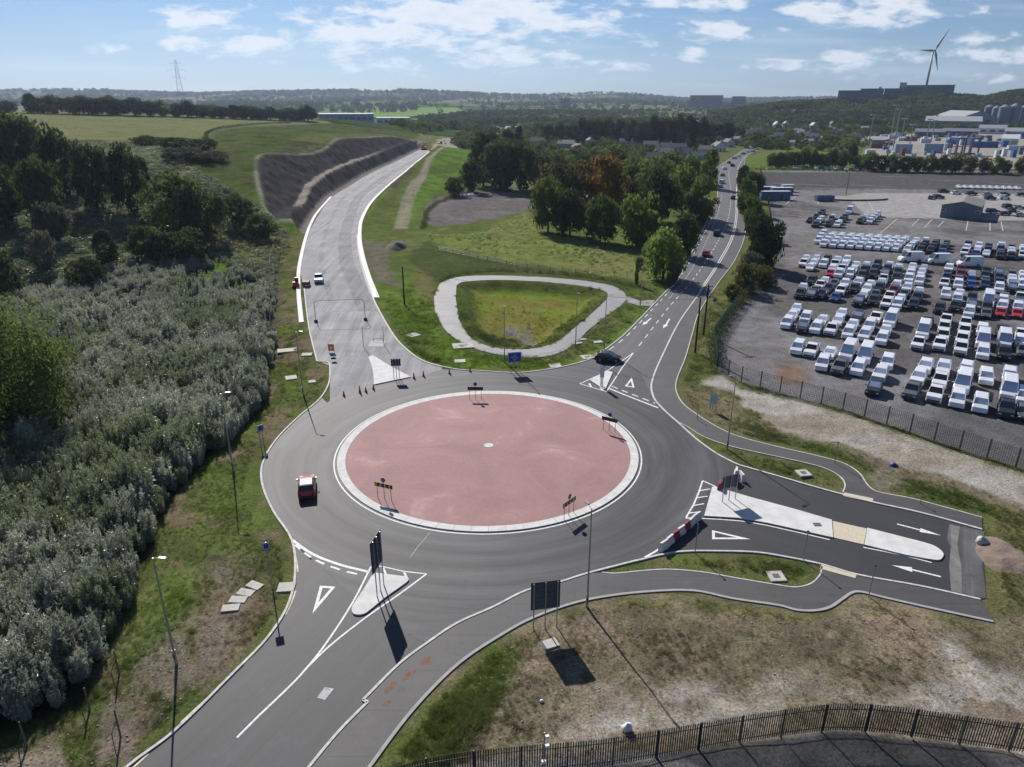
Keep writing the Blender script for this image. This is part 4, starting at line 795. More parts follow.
def text_bars(mb, rows, x0, x1, y, m):
    for (z, a, b, t) in rows: mb.box(((x0 + (x1 - x0) * (a + b) / 2), y, z), ((x1 - x0) * (b - a), .012, t), m)
def big_sign(name, bases, zb, zt, facing_mat, label, back=True, over=.25, cat='road sign', bars=True, flip=1, ribs=0, np_=3):
    """panel on posts; bases = two outermost post feet"""
    a, b = np.array(bases[0]), np.array(bases[1]); c = (a + b) / 2; d = b - a; l = np.linalg.norm(d); rz = math.atan2(d[1], d[0]); z = HZ(*c)
    r = empty(name, (c[0], c[1], z), rz, label, cat); wd = l + 2 * over
    npst = np_
    for k in range(npst): xk = -l/2 + l*k/(npst-1) if npst > 1 else 0; MB().tube((xk, 0, -.2), (xk, 0, zt - .05), .05, .05, GALV, 8).build('post', r)
    y = -.09 * flip
    MB().box((0, y, (zb + zt) / 2), (wd, .04, zt - zb), SIGNBACK).build('panel', r)
    fy = y - .023 * flip; f = MB().box((0, fy, (zb + zt) / 2), (wd - .02, .006, zt - zb - .02), facing_mat); 
    t = .05
    for q in ((0, zt - .09, wd - .1, t), (0, zb + .09, wd - .1, t)): f.box((q[0], fy - .005*flip, q[1]), (q[2], .006, q[3]), WHT)
    for sx in (-1, 1): f.box((sx * (wd/2 - .07), fy - .005*flip, (zb + zt)/2), (t, .006, zt - zb - .2), WHT)
    if bars:      # the roundabout diagram of the sign: ring with its arms
        cz = (zb + zt) / 2 - .05; R0 = (zt - zb) * .16
        for k in range(14):
            t0, t1 = 2*math.pi*k/14, 2*math.pi*(k+1)/14; f.tube((R0*math.cos(t0), fy - .01*flip, cz + R0*math.sin(t0)), (R0*math.cos(t1), fy - .01*flip, cz + R0*math.sin(t1)), .035, .035, WHT, 4)
        for t0 in (math.pi/2, -math.pi/2, 0.1, 2.9): f.tube((R0*math.cos(t0), fy - .01*flip, cz + R0*math.sin(t0)), (R0*2.2*math.cos(t0), fy - .01*flip, cz + R0*2.0*math.sin(t0)), .035, .035, WHT, 4)
    f.build('sign_face', r)
    for k in range(ribs):
        zz = zb + (zt - zb) * (k + .5) / ribs; MB().box((0, y + .04*flip, zz), (wd - .1, .035, .05), mat('rib_metal', (.12,.13,.14), .5, .5)).build('stiffener', r)
    return r
big_sign('direction_sign', [P(533.5,629), P(556.7,626)], 1.8, 4.35, BLUE, 'large dark sign back on three posts casting a square shadow by the footpath', flip=-1, over=.22, ribs=6)
# sign on the southwest splitter island: edge-on from here, casting a wide diamond shadow
sx_, sy_ = P(375.3, 573); ddir = np.array(P(383.5,626)) - np.array(P(396,665)); 
A0 = np.array([sx_, sy_]); dv = np.array([math.sin(R(-1.0)), math.cos(R(-1.0))]) 
dv = np.array([.20, .98]); A0 = np.array([-10.9, 48.3]); big_sign('direction_sign', [tuple(A0 - dv*.75), tuple(A0 + dv*.75)], 2.5, 5.5, BLUE, 'blue sign seen almost edge-on on the white triangular southwest island', flip=-1, over=.35)
big_sign('direction_sign', [P(510,372.5), P(519,371.8)], 1.6, 3.2, BLUE, 'small blue sign facing the roundabout in front of the loop path', over=.35)
q0, q1 = np.array(P(722,503)), np.array(P(735,500)); big_sign('direction_sign', [tuple(q0), tuple(q1)], 1.6, 3.0, BLUE, 'dark sign back on three tall posts over the long eastern island', flip=-1, over=.15, ribs=4)
big_sign('direction_sign', [P(394,379), P(399.5,378.8)], 2.0, 3.1, mat('sign_green', (.02,.10,.07), .5), 'small dark sign on two posts at the triangular northern island', flip=-1, over=.3)
big_sign('direction_sign', [P(272,591), P(274,590.6)], 4.0, 4.7, BLUE, 'small blue sign on tall thin post at the inner edge of the southwest approach', over=.22, bars=False, np_=1)
big_sign('direction_sign', [P(261,446), P(264,445)], 1.9, 2.7, BLUE, 'small blue sign on the grass bank level with the top of the red car', over=.2, bars=False, np_=2)
big_sign('direction_sign', [P(710,409), P(715,409.5)], .9, 2.3, mat('pale_sign', (.45,.52,.60), .5), 'pale blue-white board standing in dry weeds behind the eastern footpath', over=.15, bars=False)
big_sign('keep_left_sign', [P(600.5,387), P(602.5,387)], 1.5, 3.2, WHT, 'narrow white sign on the small island beside the black car', over=.15, bars=False)

def chevron(px, py, label, face, wd=2.1):
    x, y = P(px, py); ax = C_RB[0] - x; ay = C_RB[1] - y; base = math.atan2(-ax, ay)      # board faces outwards
    r = empty('chevron_sign', (x, y, .13), base if face is None else face, label, 'chevron sign', 'chevron signs round the central island')
    for k in (-1, 0, 1): MB().tube((k*.8, .03, -.05), (k*.8, .03, 1.75 if k else 2.45), .03, .03, DKM, 6).build('post', r)
    z0, z1 = 1.32, 1.80; MB().box((0, 0, (z0+z1)/2), (wd, .03, z1 - z0), BLK).build('board', r)
    n = 4; pit = wd / n
    for k in range(n):
        f = MB();
        x0 = -wd/2 + pit*k + .05; w_ = pit*.45; zc = (z0+z1)/2; hh = (z1-z0)/2 - .02; yy = -.019
        f.add([(x0 + w_*.5, yy, zc+hh), (x0 + w_*1.4, yy, zc+hh), (x0 + w_*.9 - .05, yy, zc), (x0 - .03, yy, zc)][::1], [(3, 2, 1, 0)], YEL); f.add([(x0 - .03, yy, zc), (x0 + w_*.9 - .05, yy, zc), (x0 + w_*1.4, yy, zc-hh), (x0 + w_*.5, yy, zc-hh)], [(3, 2, 1, 0)], YEL); f.build('chevron_arrow', r)
    d = MB().tube((0, -.03, 2.2), (0, .0, 2.2), .26, .26, BLUE, 20)
    d.tube((.1, -.045, 2.2), (-.1, -.045, 2.2), .03, .03, WHT, 5).add([(-.17,-.047,2.2), (-.05,-.047,2.11), (-.05,-.047,2.29)], [(0, 1, 2)], WHT); d.build('turn_left_disc', r); return r
chevron(384.5, 500, 'yellow and black chevron board on the red island nearest the southwest road', R(-22)); chevron(569, 517, 'yellow and black chevron board set steeply angled on the red island rim nearest the footpath', R(50))
chevron(475.5, 400, 'dark backed chevron board at the far rim of the red island', R(178)); chevron(609, 432, 'dark backed chevron board beside the eastern rim of the red island', R(148))


def cone(px, py, label, h=.75):
    x, y = P(px, py); r = empty('traffic_cone', (x, y, .04), random.random(), label, 'traffic cone', 'traffic cones across the closed northern road')
    MB().box((0,0,.02), (.42,.42,.04), BLKP).build('base', r); MB().tube((0,0,.04), (0,0,h), .17, .04, mat('cone_orange', (.72,.08,.03), .5), 12).build('cone', r); MB().tube((0,0,h*.52), (0,0,h*.75), .098, .068, WHT, 12).build('white_band', r); return r
for (px, py, lb, h) in [(344,396,'traffic cone standing alone at the western end of the cone line',.75),(360,393,'larger red drum cone in the pair west of the white triangular island',1.1),(366,392,'cone immediately beside the larger red drum cone',.75),(373.5,389.5,'cone touching the near western tip of the white triangular island',.75),
    (414,378.5,'cone just past the eastern tip of the white triangular island',.9),(423.5,376.5,'second cone east of the white triangular island',.9),(449.5,374,'cone by the leaning red post near the grass corner',.8),(470,371.5,'easternmost cone against the kerb in front of the loop path',.7)]: cone(px, py, lb, h)
def barrier(x, y, rz, m, label):
    r = empty('road_barrier', (x, y, .04), rz, label, 'barrier', 'plastic barriers closing the eastern arm')
    b_ = MB(); b_.box((0,0,.14), (1.15,.44,.28), m).box((0,0,.50), (1.15,.44,.46), m, taper=.62).box((0,0,.80), (1.0,.2,.16), m); b_.build('body', r)
    MB().tube((.58,0,.15), (.58,0,.85), .05, .05, BLKP, 6).build('hinge_pin', r); return r
p0, p1 = np.array(P(660.5, 552)), np.array(P(699, 519)); seq = 'wwmwmww'; dd = (p1 - p0) / len(seq); rz = math.atan2(dd[1], dd[0])
nm = {'w': 'white', 'm': 'maroon'}; od = ['first', 'second', 'third', 'fourth', 'fifth', 'sixth', 'last']
for k, s in enumerate(seq):
    c = p0 + dd * (k + .5); barrier(c[0], c[1], rz + random.uniform(-.12, .12), WPL if s == 'w' else MAR, '%s plastic barrier, %s of the line counting from the southern kerb' % (nm[s], od[k]))
for (px, py, s, rz2, lb) in [(736,476,'w',1.3,'pinkish white barrier behind the tall dark sign back'),(734,483,'m',.8,'maroon barrier at the foot of the tall dark sign back'),(719.5,489,'m',1.2,'small maroon barrier by the hatched nose of the eastern island'),(741,480,'w',1.7,'white barrier nearest the northern kerb beside the tall sign back')]:
    x, y = P(px, py); barrier(x, y, rz2, WPL if s == 'w' else MAR, lb)
# height gantry over the closed road
a_, b_ = np.array(P(316,322)), np.array(P(365.5,320)); c = (a_ + b_)/2; r = empty('height_gantry', (c[0], c[1], .02), math.atan2(*(b_ - a_)[::-1]), 'thin red and grey goalpost gantry spanning the pale northern road', 'gantry'); l = np.linalg.norm(b_ - a_)
RG = mat('gantry_red', (.38,.05,.05), .5)
for s in (-1, 1):
    MB().tube((s*l/2,0,0), (s*l/2,0,3.3), .055, .055, RG, 8).build('post', r); MB().box((s*l/2,0,.25), (.55,.8,.5), BLKP).build('ballast_block', r)
MB().path([(-l/2,0,3.3), (-l/2+.12,0,3.7), (-l/2+.5,0,4.0), (l/2-.5,0,4.0), (l/2-.12,0,3.7), (l/2,0,3.3)], .05, mat('gantry_grey', (.10,.09,.095), .5), 6).build('crossbar', r)
x, y = P(331.5, 352.5); r = empty('works_sign', (x, y, .02), 0, 'orange works sign on a black stand in the closed northern road', 'works sign')
MB().box((0,0,.85), (.95,.04,1.15), ORG).build('board', r); MB().add([(-.25,-.025,.6),(.25,-.025,.6),(0,-.025,1.15)], [(0,1,2)], WHT).build('emblem', r)
for s in (-1, 1): MB().tube((s*.4,.45,0), (s*.4,0,.7), .03, .03, BLKP, 5).build('leg', r)
for k, (px, py) in enumerate(((333.5,358.5),(334.5,363))):
    x, y = P(px, py); tag(MB().box((0,0,.08), (.75,.4,.16), BLKP).box((0,0,.2), (.3,.25,.1), BLKP).build('ballast_bag', None), ['black ballast block behind the orange works sign', 'black ballast block nearest the grass corner, in front of the orange sign'][k], 'ballast block', 'black ballast blocks').location = (x, y, .03)
x, y = P(377, 344); r = empty('road_hatch', (x, y, .03), 0, 'pale square patch with a metal frame in the northern road', 'hatch'); MB().box((0,0,.02), (2.6,3.2,.03), mat('patch_concrete', (.40,.39,.37), .9)).build('slab', r); MB().box((0,1.3,.5), (1.6,.06,.06), DKM).box((-.8,1.3,.25),(.05,.05,.5),DKM).box((.8,1.3,.25),(.05,.05,.5),DKM).build('guard_frame', r)
# workers' machines beside the northern road
x, y = P(296, 287); r = empty('mini_excavator', (x, y, 0), R(100), 'small red digger beyond the white drainage strip west of the pale road', 'digger')
MB().box((0,0,.55), (1.9,1.25,.5), RED).box((-.5,0,1.0), (.8,1.15,.5), RED).build('body', r); MB().box((.25,-.25,1.5), (.8,.7,1.1), DKM).build('cab', r)
for s in (-1, 1): MB().box((0,s*.6,.22), (2.0,.3,.4), BLKP).build('track', r)
MB().tube((.9,.1,.9), (1.9,.1,2.1), .1, .08, RED, 6).tube((1.9,.1,2.1), (2.6,.1,1.0), .08, .06, RED, 6).build('boom', r); MB().box((2.6,.1,.8), (.4,.5,.4), DKM).build('bucket', r)
x, y = P(306.5, 286); r = empty('site_trailer', (x, y, .02), R(95), 'small dark brown trailer between the digger and the white pickup', 'trailer')
MB().box((0,0,.75), (2.0,1.4,.7), mat('rusty_box', (.09,.05,.04), .7)).build('box_body', r); MB().tube((1.0,0,.5), (1.8,0,.5), .05, .05, DKM, 5).build('drawbar', r)
for s in (-1, 1): MB().tube((0,s*.65,.3), (0,s*.82,.3), .3, .3, BLKP, 12).build('wheel', r)

# ---- poles with wires
def tpole(px, py, label, h, flat=True, arms=0, m=WOODD):
    x, y, z = g3(px, py, flat); r = empty('telegraph_pole', (x, y, z), 0, label, 'telegraph pole', 'dark timber telegraph poles')
    MB().tube((0,0,-.3), (0,0,h), .17, .12, m, 8).build('pole', r)
    for k in range(arms): MB().box((0,0,h - .4 - .7*k), (1.9,.1,.12), m, .3).tube((-.85,0,h-.35-.7*k), (-.85,0,h-.15-.7*k), .05, .05, GLS, 6).tube((.85,0,h-.35-.7*k), (.85,0,h-.15-.7*k), .05, .05, GLS, 6).build('crossarm', r)
    return (x, y, z + h - .3)
tp1 = tpole(404.5,305,'thick dark pole with no crossarm on the grass left of the loop path',7.6); tp2 = tpole(695,353,'dark leaning-height pole at the edge of the northeast footpath without crossarm',9.2); tp3 = tpole(703.5,335,'dark pole with a crossarm behind the northeast footpath',9.0,arms=1)
tp4 = tpole(27,103.5,'distant pole among the trees at the far left field edge',15,False,1); tp5 = tpole(288,116,'first of two close dark poles behind the pale field hedge',16,False,1); tp6 = tpole(284,116,'second of two close dark poles behind the pale field hedge',15,False,1); tp7 = tpole(157,110,'thin pole in the hedge left of the lattice pylon',13,False,1)
def wire(a, b, sag, label):
    pts = [(a[0] + (b[0]-a[0])*t, a[1] + (b[1]-a[1])*t, a[2] + (b[2]-a[2])*t - sag*4*t*(1-t)) for t in np.linspace(0, 1, 14)]
    tag(MB().path(pts, .022, DKM, 4).build('overhead_wire'), label, 'wire', 'thin overhead wires')
wire(tp1, tp2, 1.5, 'thin wire from the thick dark pole across the loop path to the footpath pole'); wire(tp2, tp3, .2, 'short thin wire joining the two footpath poles')
x, y = P(713, 336); r = empty('round_sign', P(713, 318) + (0,), R(20), 'round sign seen from behind on a thin post by the northeast footpath', 'road sign'); MB().tube((0,0,0), (0,0,3.6), .04, .04, GALV, 6).build('post', r); MB().tube((0,-.02,3.5), (0,.02,3.5), .45, .45, SIGNBACK, 20).build('disc', r)

# ---- slabs, covers and litter on the verges
SLAB = mat('slab_concrete', (.45,.43,.39), .9, var=.15, scale=3); IRON = mat('iron_cover', (.13,.13,.13), .6, .4)
def slab(px, py, label, w_=1.3, d_=1.1, rz=.1, hole=False, name='concrete_slab', cat='slab'):
    x, y = P(px, py); z = HZ(x, y); r = empty(name, (x, y, z), rz, label, cat, 'concrete pads on the verges'); MB().box((0,0,.05), (w_, d_, .18), SLAB).build('slab', r)
    if hole: MB().box((0,0,.145), (w_*.42, d_*.42, .03), IRON).build('cover', r)
    return r
for k, (px, py) in enumerate(((255,587),(246,594),(238.5,601.5),(231,610))): slab(px, py, ['topmost of four stepped concrete slabs on the western bank','second slab down in the stepped row on the western bank','third slab down in the stepped row on the western bank','lowest of four stepped concrete slabs on the western bank'][k], 1.35, .8, -.45 + .2*k)
slab(286.5,588,'single pale slab against the kerb of the southwest approach',1.4,1.2,.1); slab(463,346,'large white parallelogram slab at the edge of the loop path',3.4,2.6,.2); slab(460,361,'small white pad on the bright grass below the large slab',1.7,1.4,.1); slab(413,335,'broken pale slab lying beside the northern road bend',2.0,1.9,.7)
slab(555,366,'pale pad on the grass strip east of the blue sign',1.8,1.6,.2); slab(587,357.5,'squarish pale pad on the verge before the black car',1.8,1.8,.3,True); slab(803,475,'white pad with a square iron cover in the northern verge strip',1.35,1.35,.15,True); slab(776,577,'white pad with a square iron cover in the southern planted strip',1.35,1.35,.05,True)
slab(287,350,'pale slab on the western verge near the kerb step',3.0,1.8,.3); slab(307,355,'small slab between the verge and the kerb step',1.6,1.3,.1); slab(291,377,'pale pad on the corner verge below the lamp',1.6,1.6,.4); slab(312,381,'small stone pad on the corner verge near the curve',1.0,1.0,.4)
slab(550,643.5,'rough pale block at the foot of the large dark sign back',1.2,.9,.4); slab(578,344,'pale heap pad between the loop path and verge',1.5,.7,.6); slab(583,340,'small pale pad nearest the loop path on the eastern side',1.1,.7,.2); slab(598,343,'pale pad below the street lamp by the black car',1.5,1.0,.3)
x, y = P(744.5, 524.5); r = empty('road_gully', (750, 0, 0)); bpy.data.objects.remove(r); 
x, y = P(817, 526); tag(MB().box((0,0,0), (.7,.55,.03), IRON).build('iron_cover'), 'iron cover set into the long white eastern island', 'cover').location = (x, y, .18)
def stone(px, py, s, m, name, label, cat, flat=.75):
    x, y = P(px, py); z = HZ(x, y); vs = []; n = 9; rn = random.Random(int(px*7+py))
    for j in range(5):
        ph = math.pi * j / 4 - math.pi/2
        for k in range(n): rr = s * (1 + rn.uniform(-.2, .2)); vs.append((rr*math.cos(ph)*math.cos(2*math.pi*k/n), rr*math.cos(ph)*math.sin(2*math.pi*k/n)*.8, rr*math.sin(ph)*flat + s*flat*.6))
    fs = [(j*n+k, j*n+(k+1)%n, (j+1)*n+(k+1)%n, (j+1)*n+k) for j in range(4) for k in range(n)]
    o = MB().add(vs, fs, m).build(name, smoothf=True); o.location = (x, y, z); return tag(o, label, cat)
stone(981,544,.6,SLAB,'boulder','pale round boulder at the corner of the rough tarmac end','boulder'); stone(893,465.5,.42,mat('barrel_blue',(.02,.06,.35),.5),'plastic_bundle','small bright blue bundle on the grassy bank above the footpath','bundle',.6); stone(627,731,.38,WHT,'white_sack','white sack leaning on the palisade fence','sack',1.0)
stone(541.5,702,.14,WHT,'white_stone','small white object on the ground near the camera mast','litter')
# dirt heap at the end of the eastern arm
hx, hy = P(1003, 556); n = 26; vs = []; fs = []; 
for j in range(n):
    for i in range(n):
        u_, v_ = (i/(n-1)-.5)*2, (j/(n-1)-.5)*2; rr = math.hypot(u_, v_); z_ = max(0, 1 - rr**2.2) * (1.0 + .6*(float(vnoise(u_*3+9, v_*3, 1, 5)) - .4)); vs.append((u_*2.6 + v_*.6, v_*3.4, z_*.5 - .1))
fs = [(j*n+i, j*n+i+1, (j+1)*n+i+1, (j+1)*n+i) for j in range(n-1) for i in range(n-1)]
o = MB().add(vs, fs, mat('heap_soil', (.20,.15,.115), .95, var=.25, scale=1.6, bump=.15)).build('dirt_mound', smoothf=True); o.location = (hx, hy, 0); tag(o, 'pinkish brown heap of dirt past the end of the eastern arm', 'dirt heap')
# wooden stakes on the south-west bank
for k, (px, py, h, lb) in enumerate(((118.5,672,2.2,'tall stake by the corner of the grey thicket'),(89,708,2.0,'stake in the middle of the bank fence line'),(26,745,2.2,'stake nearest the lower left corner of the scene'),(120,735,2.3,'thin stake apart from the others, nearer the road'))):
    x, y = P(px, py); r = empty('fence_stake', (x, y, HZ(x, y)), 0, lb, 'stake', 'old stakes on the south-west bank'); MB().tube((0,0,-.2), (.06,0,h), .07, .05, WOODL, 7).build('stake', r); MB().tube((0,0,h*.6), (-.7,.25,0), .03, .03, WOODL, 5).build('strut', r)
def wire_fence(name, pts, label, h=1.2, step=3.0, m=WOODL, flat=True, rails=(0.4,.75,1.1), rr=.02, pr=.05):
    p, L_ = resample(pts, step); r = empty(name, (p[0][0], p[0][1], 0), 0, label, 'fence'); zz = [HZ(a, b) for a, b in p]; x0, y0 = p[0]
    for (a, b), z in zip(p, zz): MB().tube((a-x0, b-y0, z-.2), (a-x0, b-y0, z+h), pr, pr, m, 5).build('post', r)
    w_ = MB()
    for i in range(len(p)-1):
        for k in rails: w_.tube((p[i][0]-x0, p[i][1]-y0, zz[i]+k*h), (p[i+1][0]-x0, p[i+1][1]-y0, zz[i+1]+k*h), rr, rr, DKM, 3, cap=False)
    w_.build('wires', r); return r
wire_fence('post_and_wire_fence', W([(438,251),(470,258),(520,267),(560,272),(610,276),(640,280)]), 'post and wire fence between the meadow and the loop path bank', 1.2, 3.2)
wire_fence('post_and_wire_fence', W([(470,353),(505,360),(535,362),(560,358),(590,338),(606,322)]), 'light wire fence along the near side of the loop path', 1.1, 3.0, GALV, pr=.035)
wire_fence('post_and_wire_fence', TW([(208,139),(218,131),(240,126.5),(265,124.5),(290,123.5),(318,122)]), 'fence curving along the edge of the pale hilltop field', 1.4, 6, WOODD, False, pr=.12, rr=.05)
wire_fence('post_and_wire_fence', W([(268,345),(271,310),(275,275),(282,250),(290,235)]), 'old dark fence between the thicket and the northern road verge', 1.3, 3.5, WOODD)

# ---- palisade fence along the bottom right
def palisade(name, pts, label, h, pitch, span, pw=.07, m=None, cat='fence'):
    m = m or mat('palisade_steel', (.045,.047,.05), .55, .4); p, L_ = resample(pts, span); x0, y0 = p[0]; r = empty(name, (x0, y0, 0), 0, label, cat)
    for a, b in p: MB().box((a-x0, b-y0, h/2), (.10,.10,h+.05), m).build('post', r)
    w_ = MB(); pp, _ = resample(pts, pitch)
    for i in range(len(pp)-1):
        a, b = pp[i]; an_ = math.atan2(pp[i+1][1]-b, pp[i+1][0]-a); w_.box((a-x0, b-y0, h/2+.03), (pw, .018, h-.05), m, an_)
    for i in range(len(p)-1):
        a, b = p[i], p[i+1]; c_ = ((a[0]+b[0])/2-x0, (a[1]+b[1])/2-y0); l_ = math.hypot(b[0]-a[0], b[1]-a[1])
        for z in (.35, h-.4): w_.box((*c_, z), (l_, .04, .05), m, math.atan2(b[1]-a[1], b[0]-a[0]))
    w_.build('pales', r); return r
palisade('palisade_fence', WS([(380,800),(440,784),(520,774),(600,767),(684,753),(740,743),(797,734.5),(837,730.5),(883,733),(925,738.5),(966,744.5),(1024,753),(1110,769),(1230,800)], 6), 'dark steel palisade fence curving along the bottom of the waste ground', 2.3, .155, 2.75)
# mesh fence of the vehicle compound
def mesh_fence(name, pts, label, h=2.4, step=2.8, col=(.05,.052,.055), pitch=.22, rr=.011, cat='fence'):
    m = mat(name + '_steel', col, .6, .3); p, _ = resample(pts, step); x0, y0 = p[0]; r = empty(name, (x0, y0, 0), 0, label, cat)
    for a, b in p: MB().box((a-x0, b-y0, h/2), (.09,.09,h+.1), m).build('post', r)
    w_ = MB()
    for i in range(len(p)-1):
        a, b = np.array(p[i]), np.array(p[i+1]); l_ = np.linalg.norm(b-a); n = int(l_/pitch)
        for k in range(n): q = a + (b-a)*(k+.5)/n; w_.box((q[0]-x0, q[1]-y0, h/2), (rr*2.2, rr*2.2, h-.1), m)
        for z in np.arange(.1, h, pitch*1.2): w_.box(((a[0]+b[0])/2-x0, (a[1]+b[1])/2-y0, z), (l_, rr*2.2, rr*2.2), m, math.atan2(b[1]-a[1], b[0]-a[0]))
    w_.build('mesh', r); return r
mesh_fence('mesh_fence', W(FENCE_LOT[1:]), 'dark mesh security fence between the pale track and the parked vehicles'); mesh_fence('green_mesh_fence', W([(717,369),(713,341),(725,322),(738,306)]), 'green mesh fence at the corner of the compound beside the ivy', col=(.02,.09,.07))
mesh_fence('mesh_fence', W([(738,306),(766,280),(777,262),(771,224),(767,196),(760,172)]), 'mesh fence hidden in ivy and shrubs along the road side of the compound', step=4, pitch=.5)
wire_fence('yard_fence', W([(745,168.6),(790,169.5),(850,172),(920,173.5),(1000,174.5),(1060,175)]), 'low dark fence along the far edge of the vehicle yard below the trees', 2.0, 9, DKM, pr=.09, rr=.05)

# ================================================================== vehicles
TYRE = mat('tyre', (.02,.02,.02), .85); RIM = mat('rim', (.35,.36,.37), .35, .8); GLASSD = mat('dark_window', (.018,.022,.028), .06, 0, var=.05, spec=.9); HLT = mat('headlight', (.7,.72,.75), .15); TLT = mat('tail_light', (.4,.01,.01), .25); TRIM = mat('black_trim', (.02,.02,.021), .6)
GLASSB = mat('sky_tinted_film_window', (.40,.47,.60), .35, 0, var=.15, scale=2, spec=.7)  # pale protective film, with the sky's reflection put into its blue colour
PAINT = {}
def paint(nm, c, r=.28): PAINT[nm] = mat('paint_' + nm, c, r, 0.0, var=.05, scale=1.2, coat=.5, rnd=.06)
def paint(nm, c, r=.28): PAINT[nm] = mat('paint_' + nm, c, r if nm in ('white','red','scarlet','blue') else .42, 0.0, var=.05, scale=1.2, coat=.5 if nm in ('white','red','scarlet','blue') else .08, rnd=.06)
for nm, c in (('white',(.74,.75,.77)),('silver',(.34,.345,.35)),('grey',(.10,.105,.115)),('black',(.018,.019,.022)),('blue',(.02,.055,.24)),('red',(.34,.015,.02)),('scarlet',(.50,.02,.025)),('dark blue',(.02,.03,.075)),('maroon',(.13,.015,.03))): paint(nm, c)
SHAPES = { # x from nose(+) to tail(-): (x, bonnet/body height, roof height or None, half width)
 'hatchback': dict(L=4.1, W=.87, belt=.90, roof=1.46, st=[(2.05,.55),(1.9,.72),(1.15,.93),(.75,.96),(-1.75,.98),(-1.98,.88),(-2.05,.60)], cab=[(.95,0),(.15,1),(-1.35,1),(-1.85,0)]),
 'saloon car': dict(L=4.6, W=.90, belt=.90, roof=1.42, st=[(2.3,.55),(2.15,.70),(1.2,.90),(.8,.93),(-1.5,.97),(-2.15,.95),(-2.3,.62)], cab=[(.95,0),(.15,1),(-1.0,1),(-1.65,0)]),
 'SUV': dict(L=4.6, W=.94, belt=1.08, roof=1.72, st=[(2.3,.62),(2.15,.95),(1.2,1.10),(.8,1.12),(-2.0,1.14),(-2.25,1.0),(-2.3,.7)], cab=[(.95,0),(.25,1),(-1.85,1),(-2.15,0)]),
 'pickup': dict(L=5.3, W=.95, belt=1.08, roof=1.80, st=[(2.65,.65),(2.5,1.0),(1.5,1.12),(1.0,1.14),(-2.6,1.14),(-2.62,1.0),(-2.65,.7)], cab=[(1.25,0),(.55,1),(-.75,1),(-.95,0)], bed=(-1.0,-2.5)),
 'small van': dict(L=4.4, W=.92, belt=1.12, roof=1.84, st=[(2.2,.6),(2.05,.90),(1.35,1.12),(1.1,1.15),(-2.1,1.15),(-2.18,1.0),(-2.2,.7)], cab=[(1.3,0),(.65,1),(-2.0,1),(-2.15,0)], panel=-.15),
 'large van': dict(L=5.9, W=1.02, belt=1.35, roof=2.55, st=[(2.95,.65),(2.8,1.05),(2.2,1.32),(2.0,1.38),(-2.85,1.38),(-2.92,1.2),(-2.95,.8)], cab=[(2.15,0),(1.25,1),(-2.8,1),(-2.9,0)], panel=.6),
}
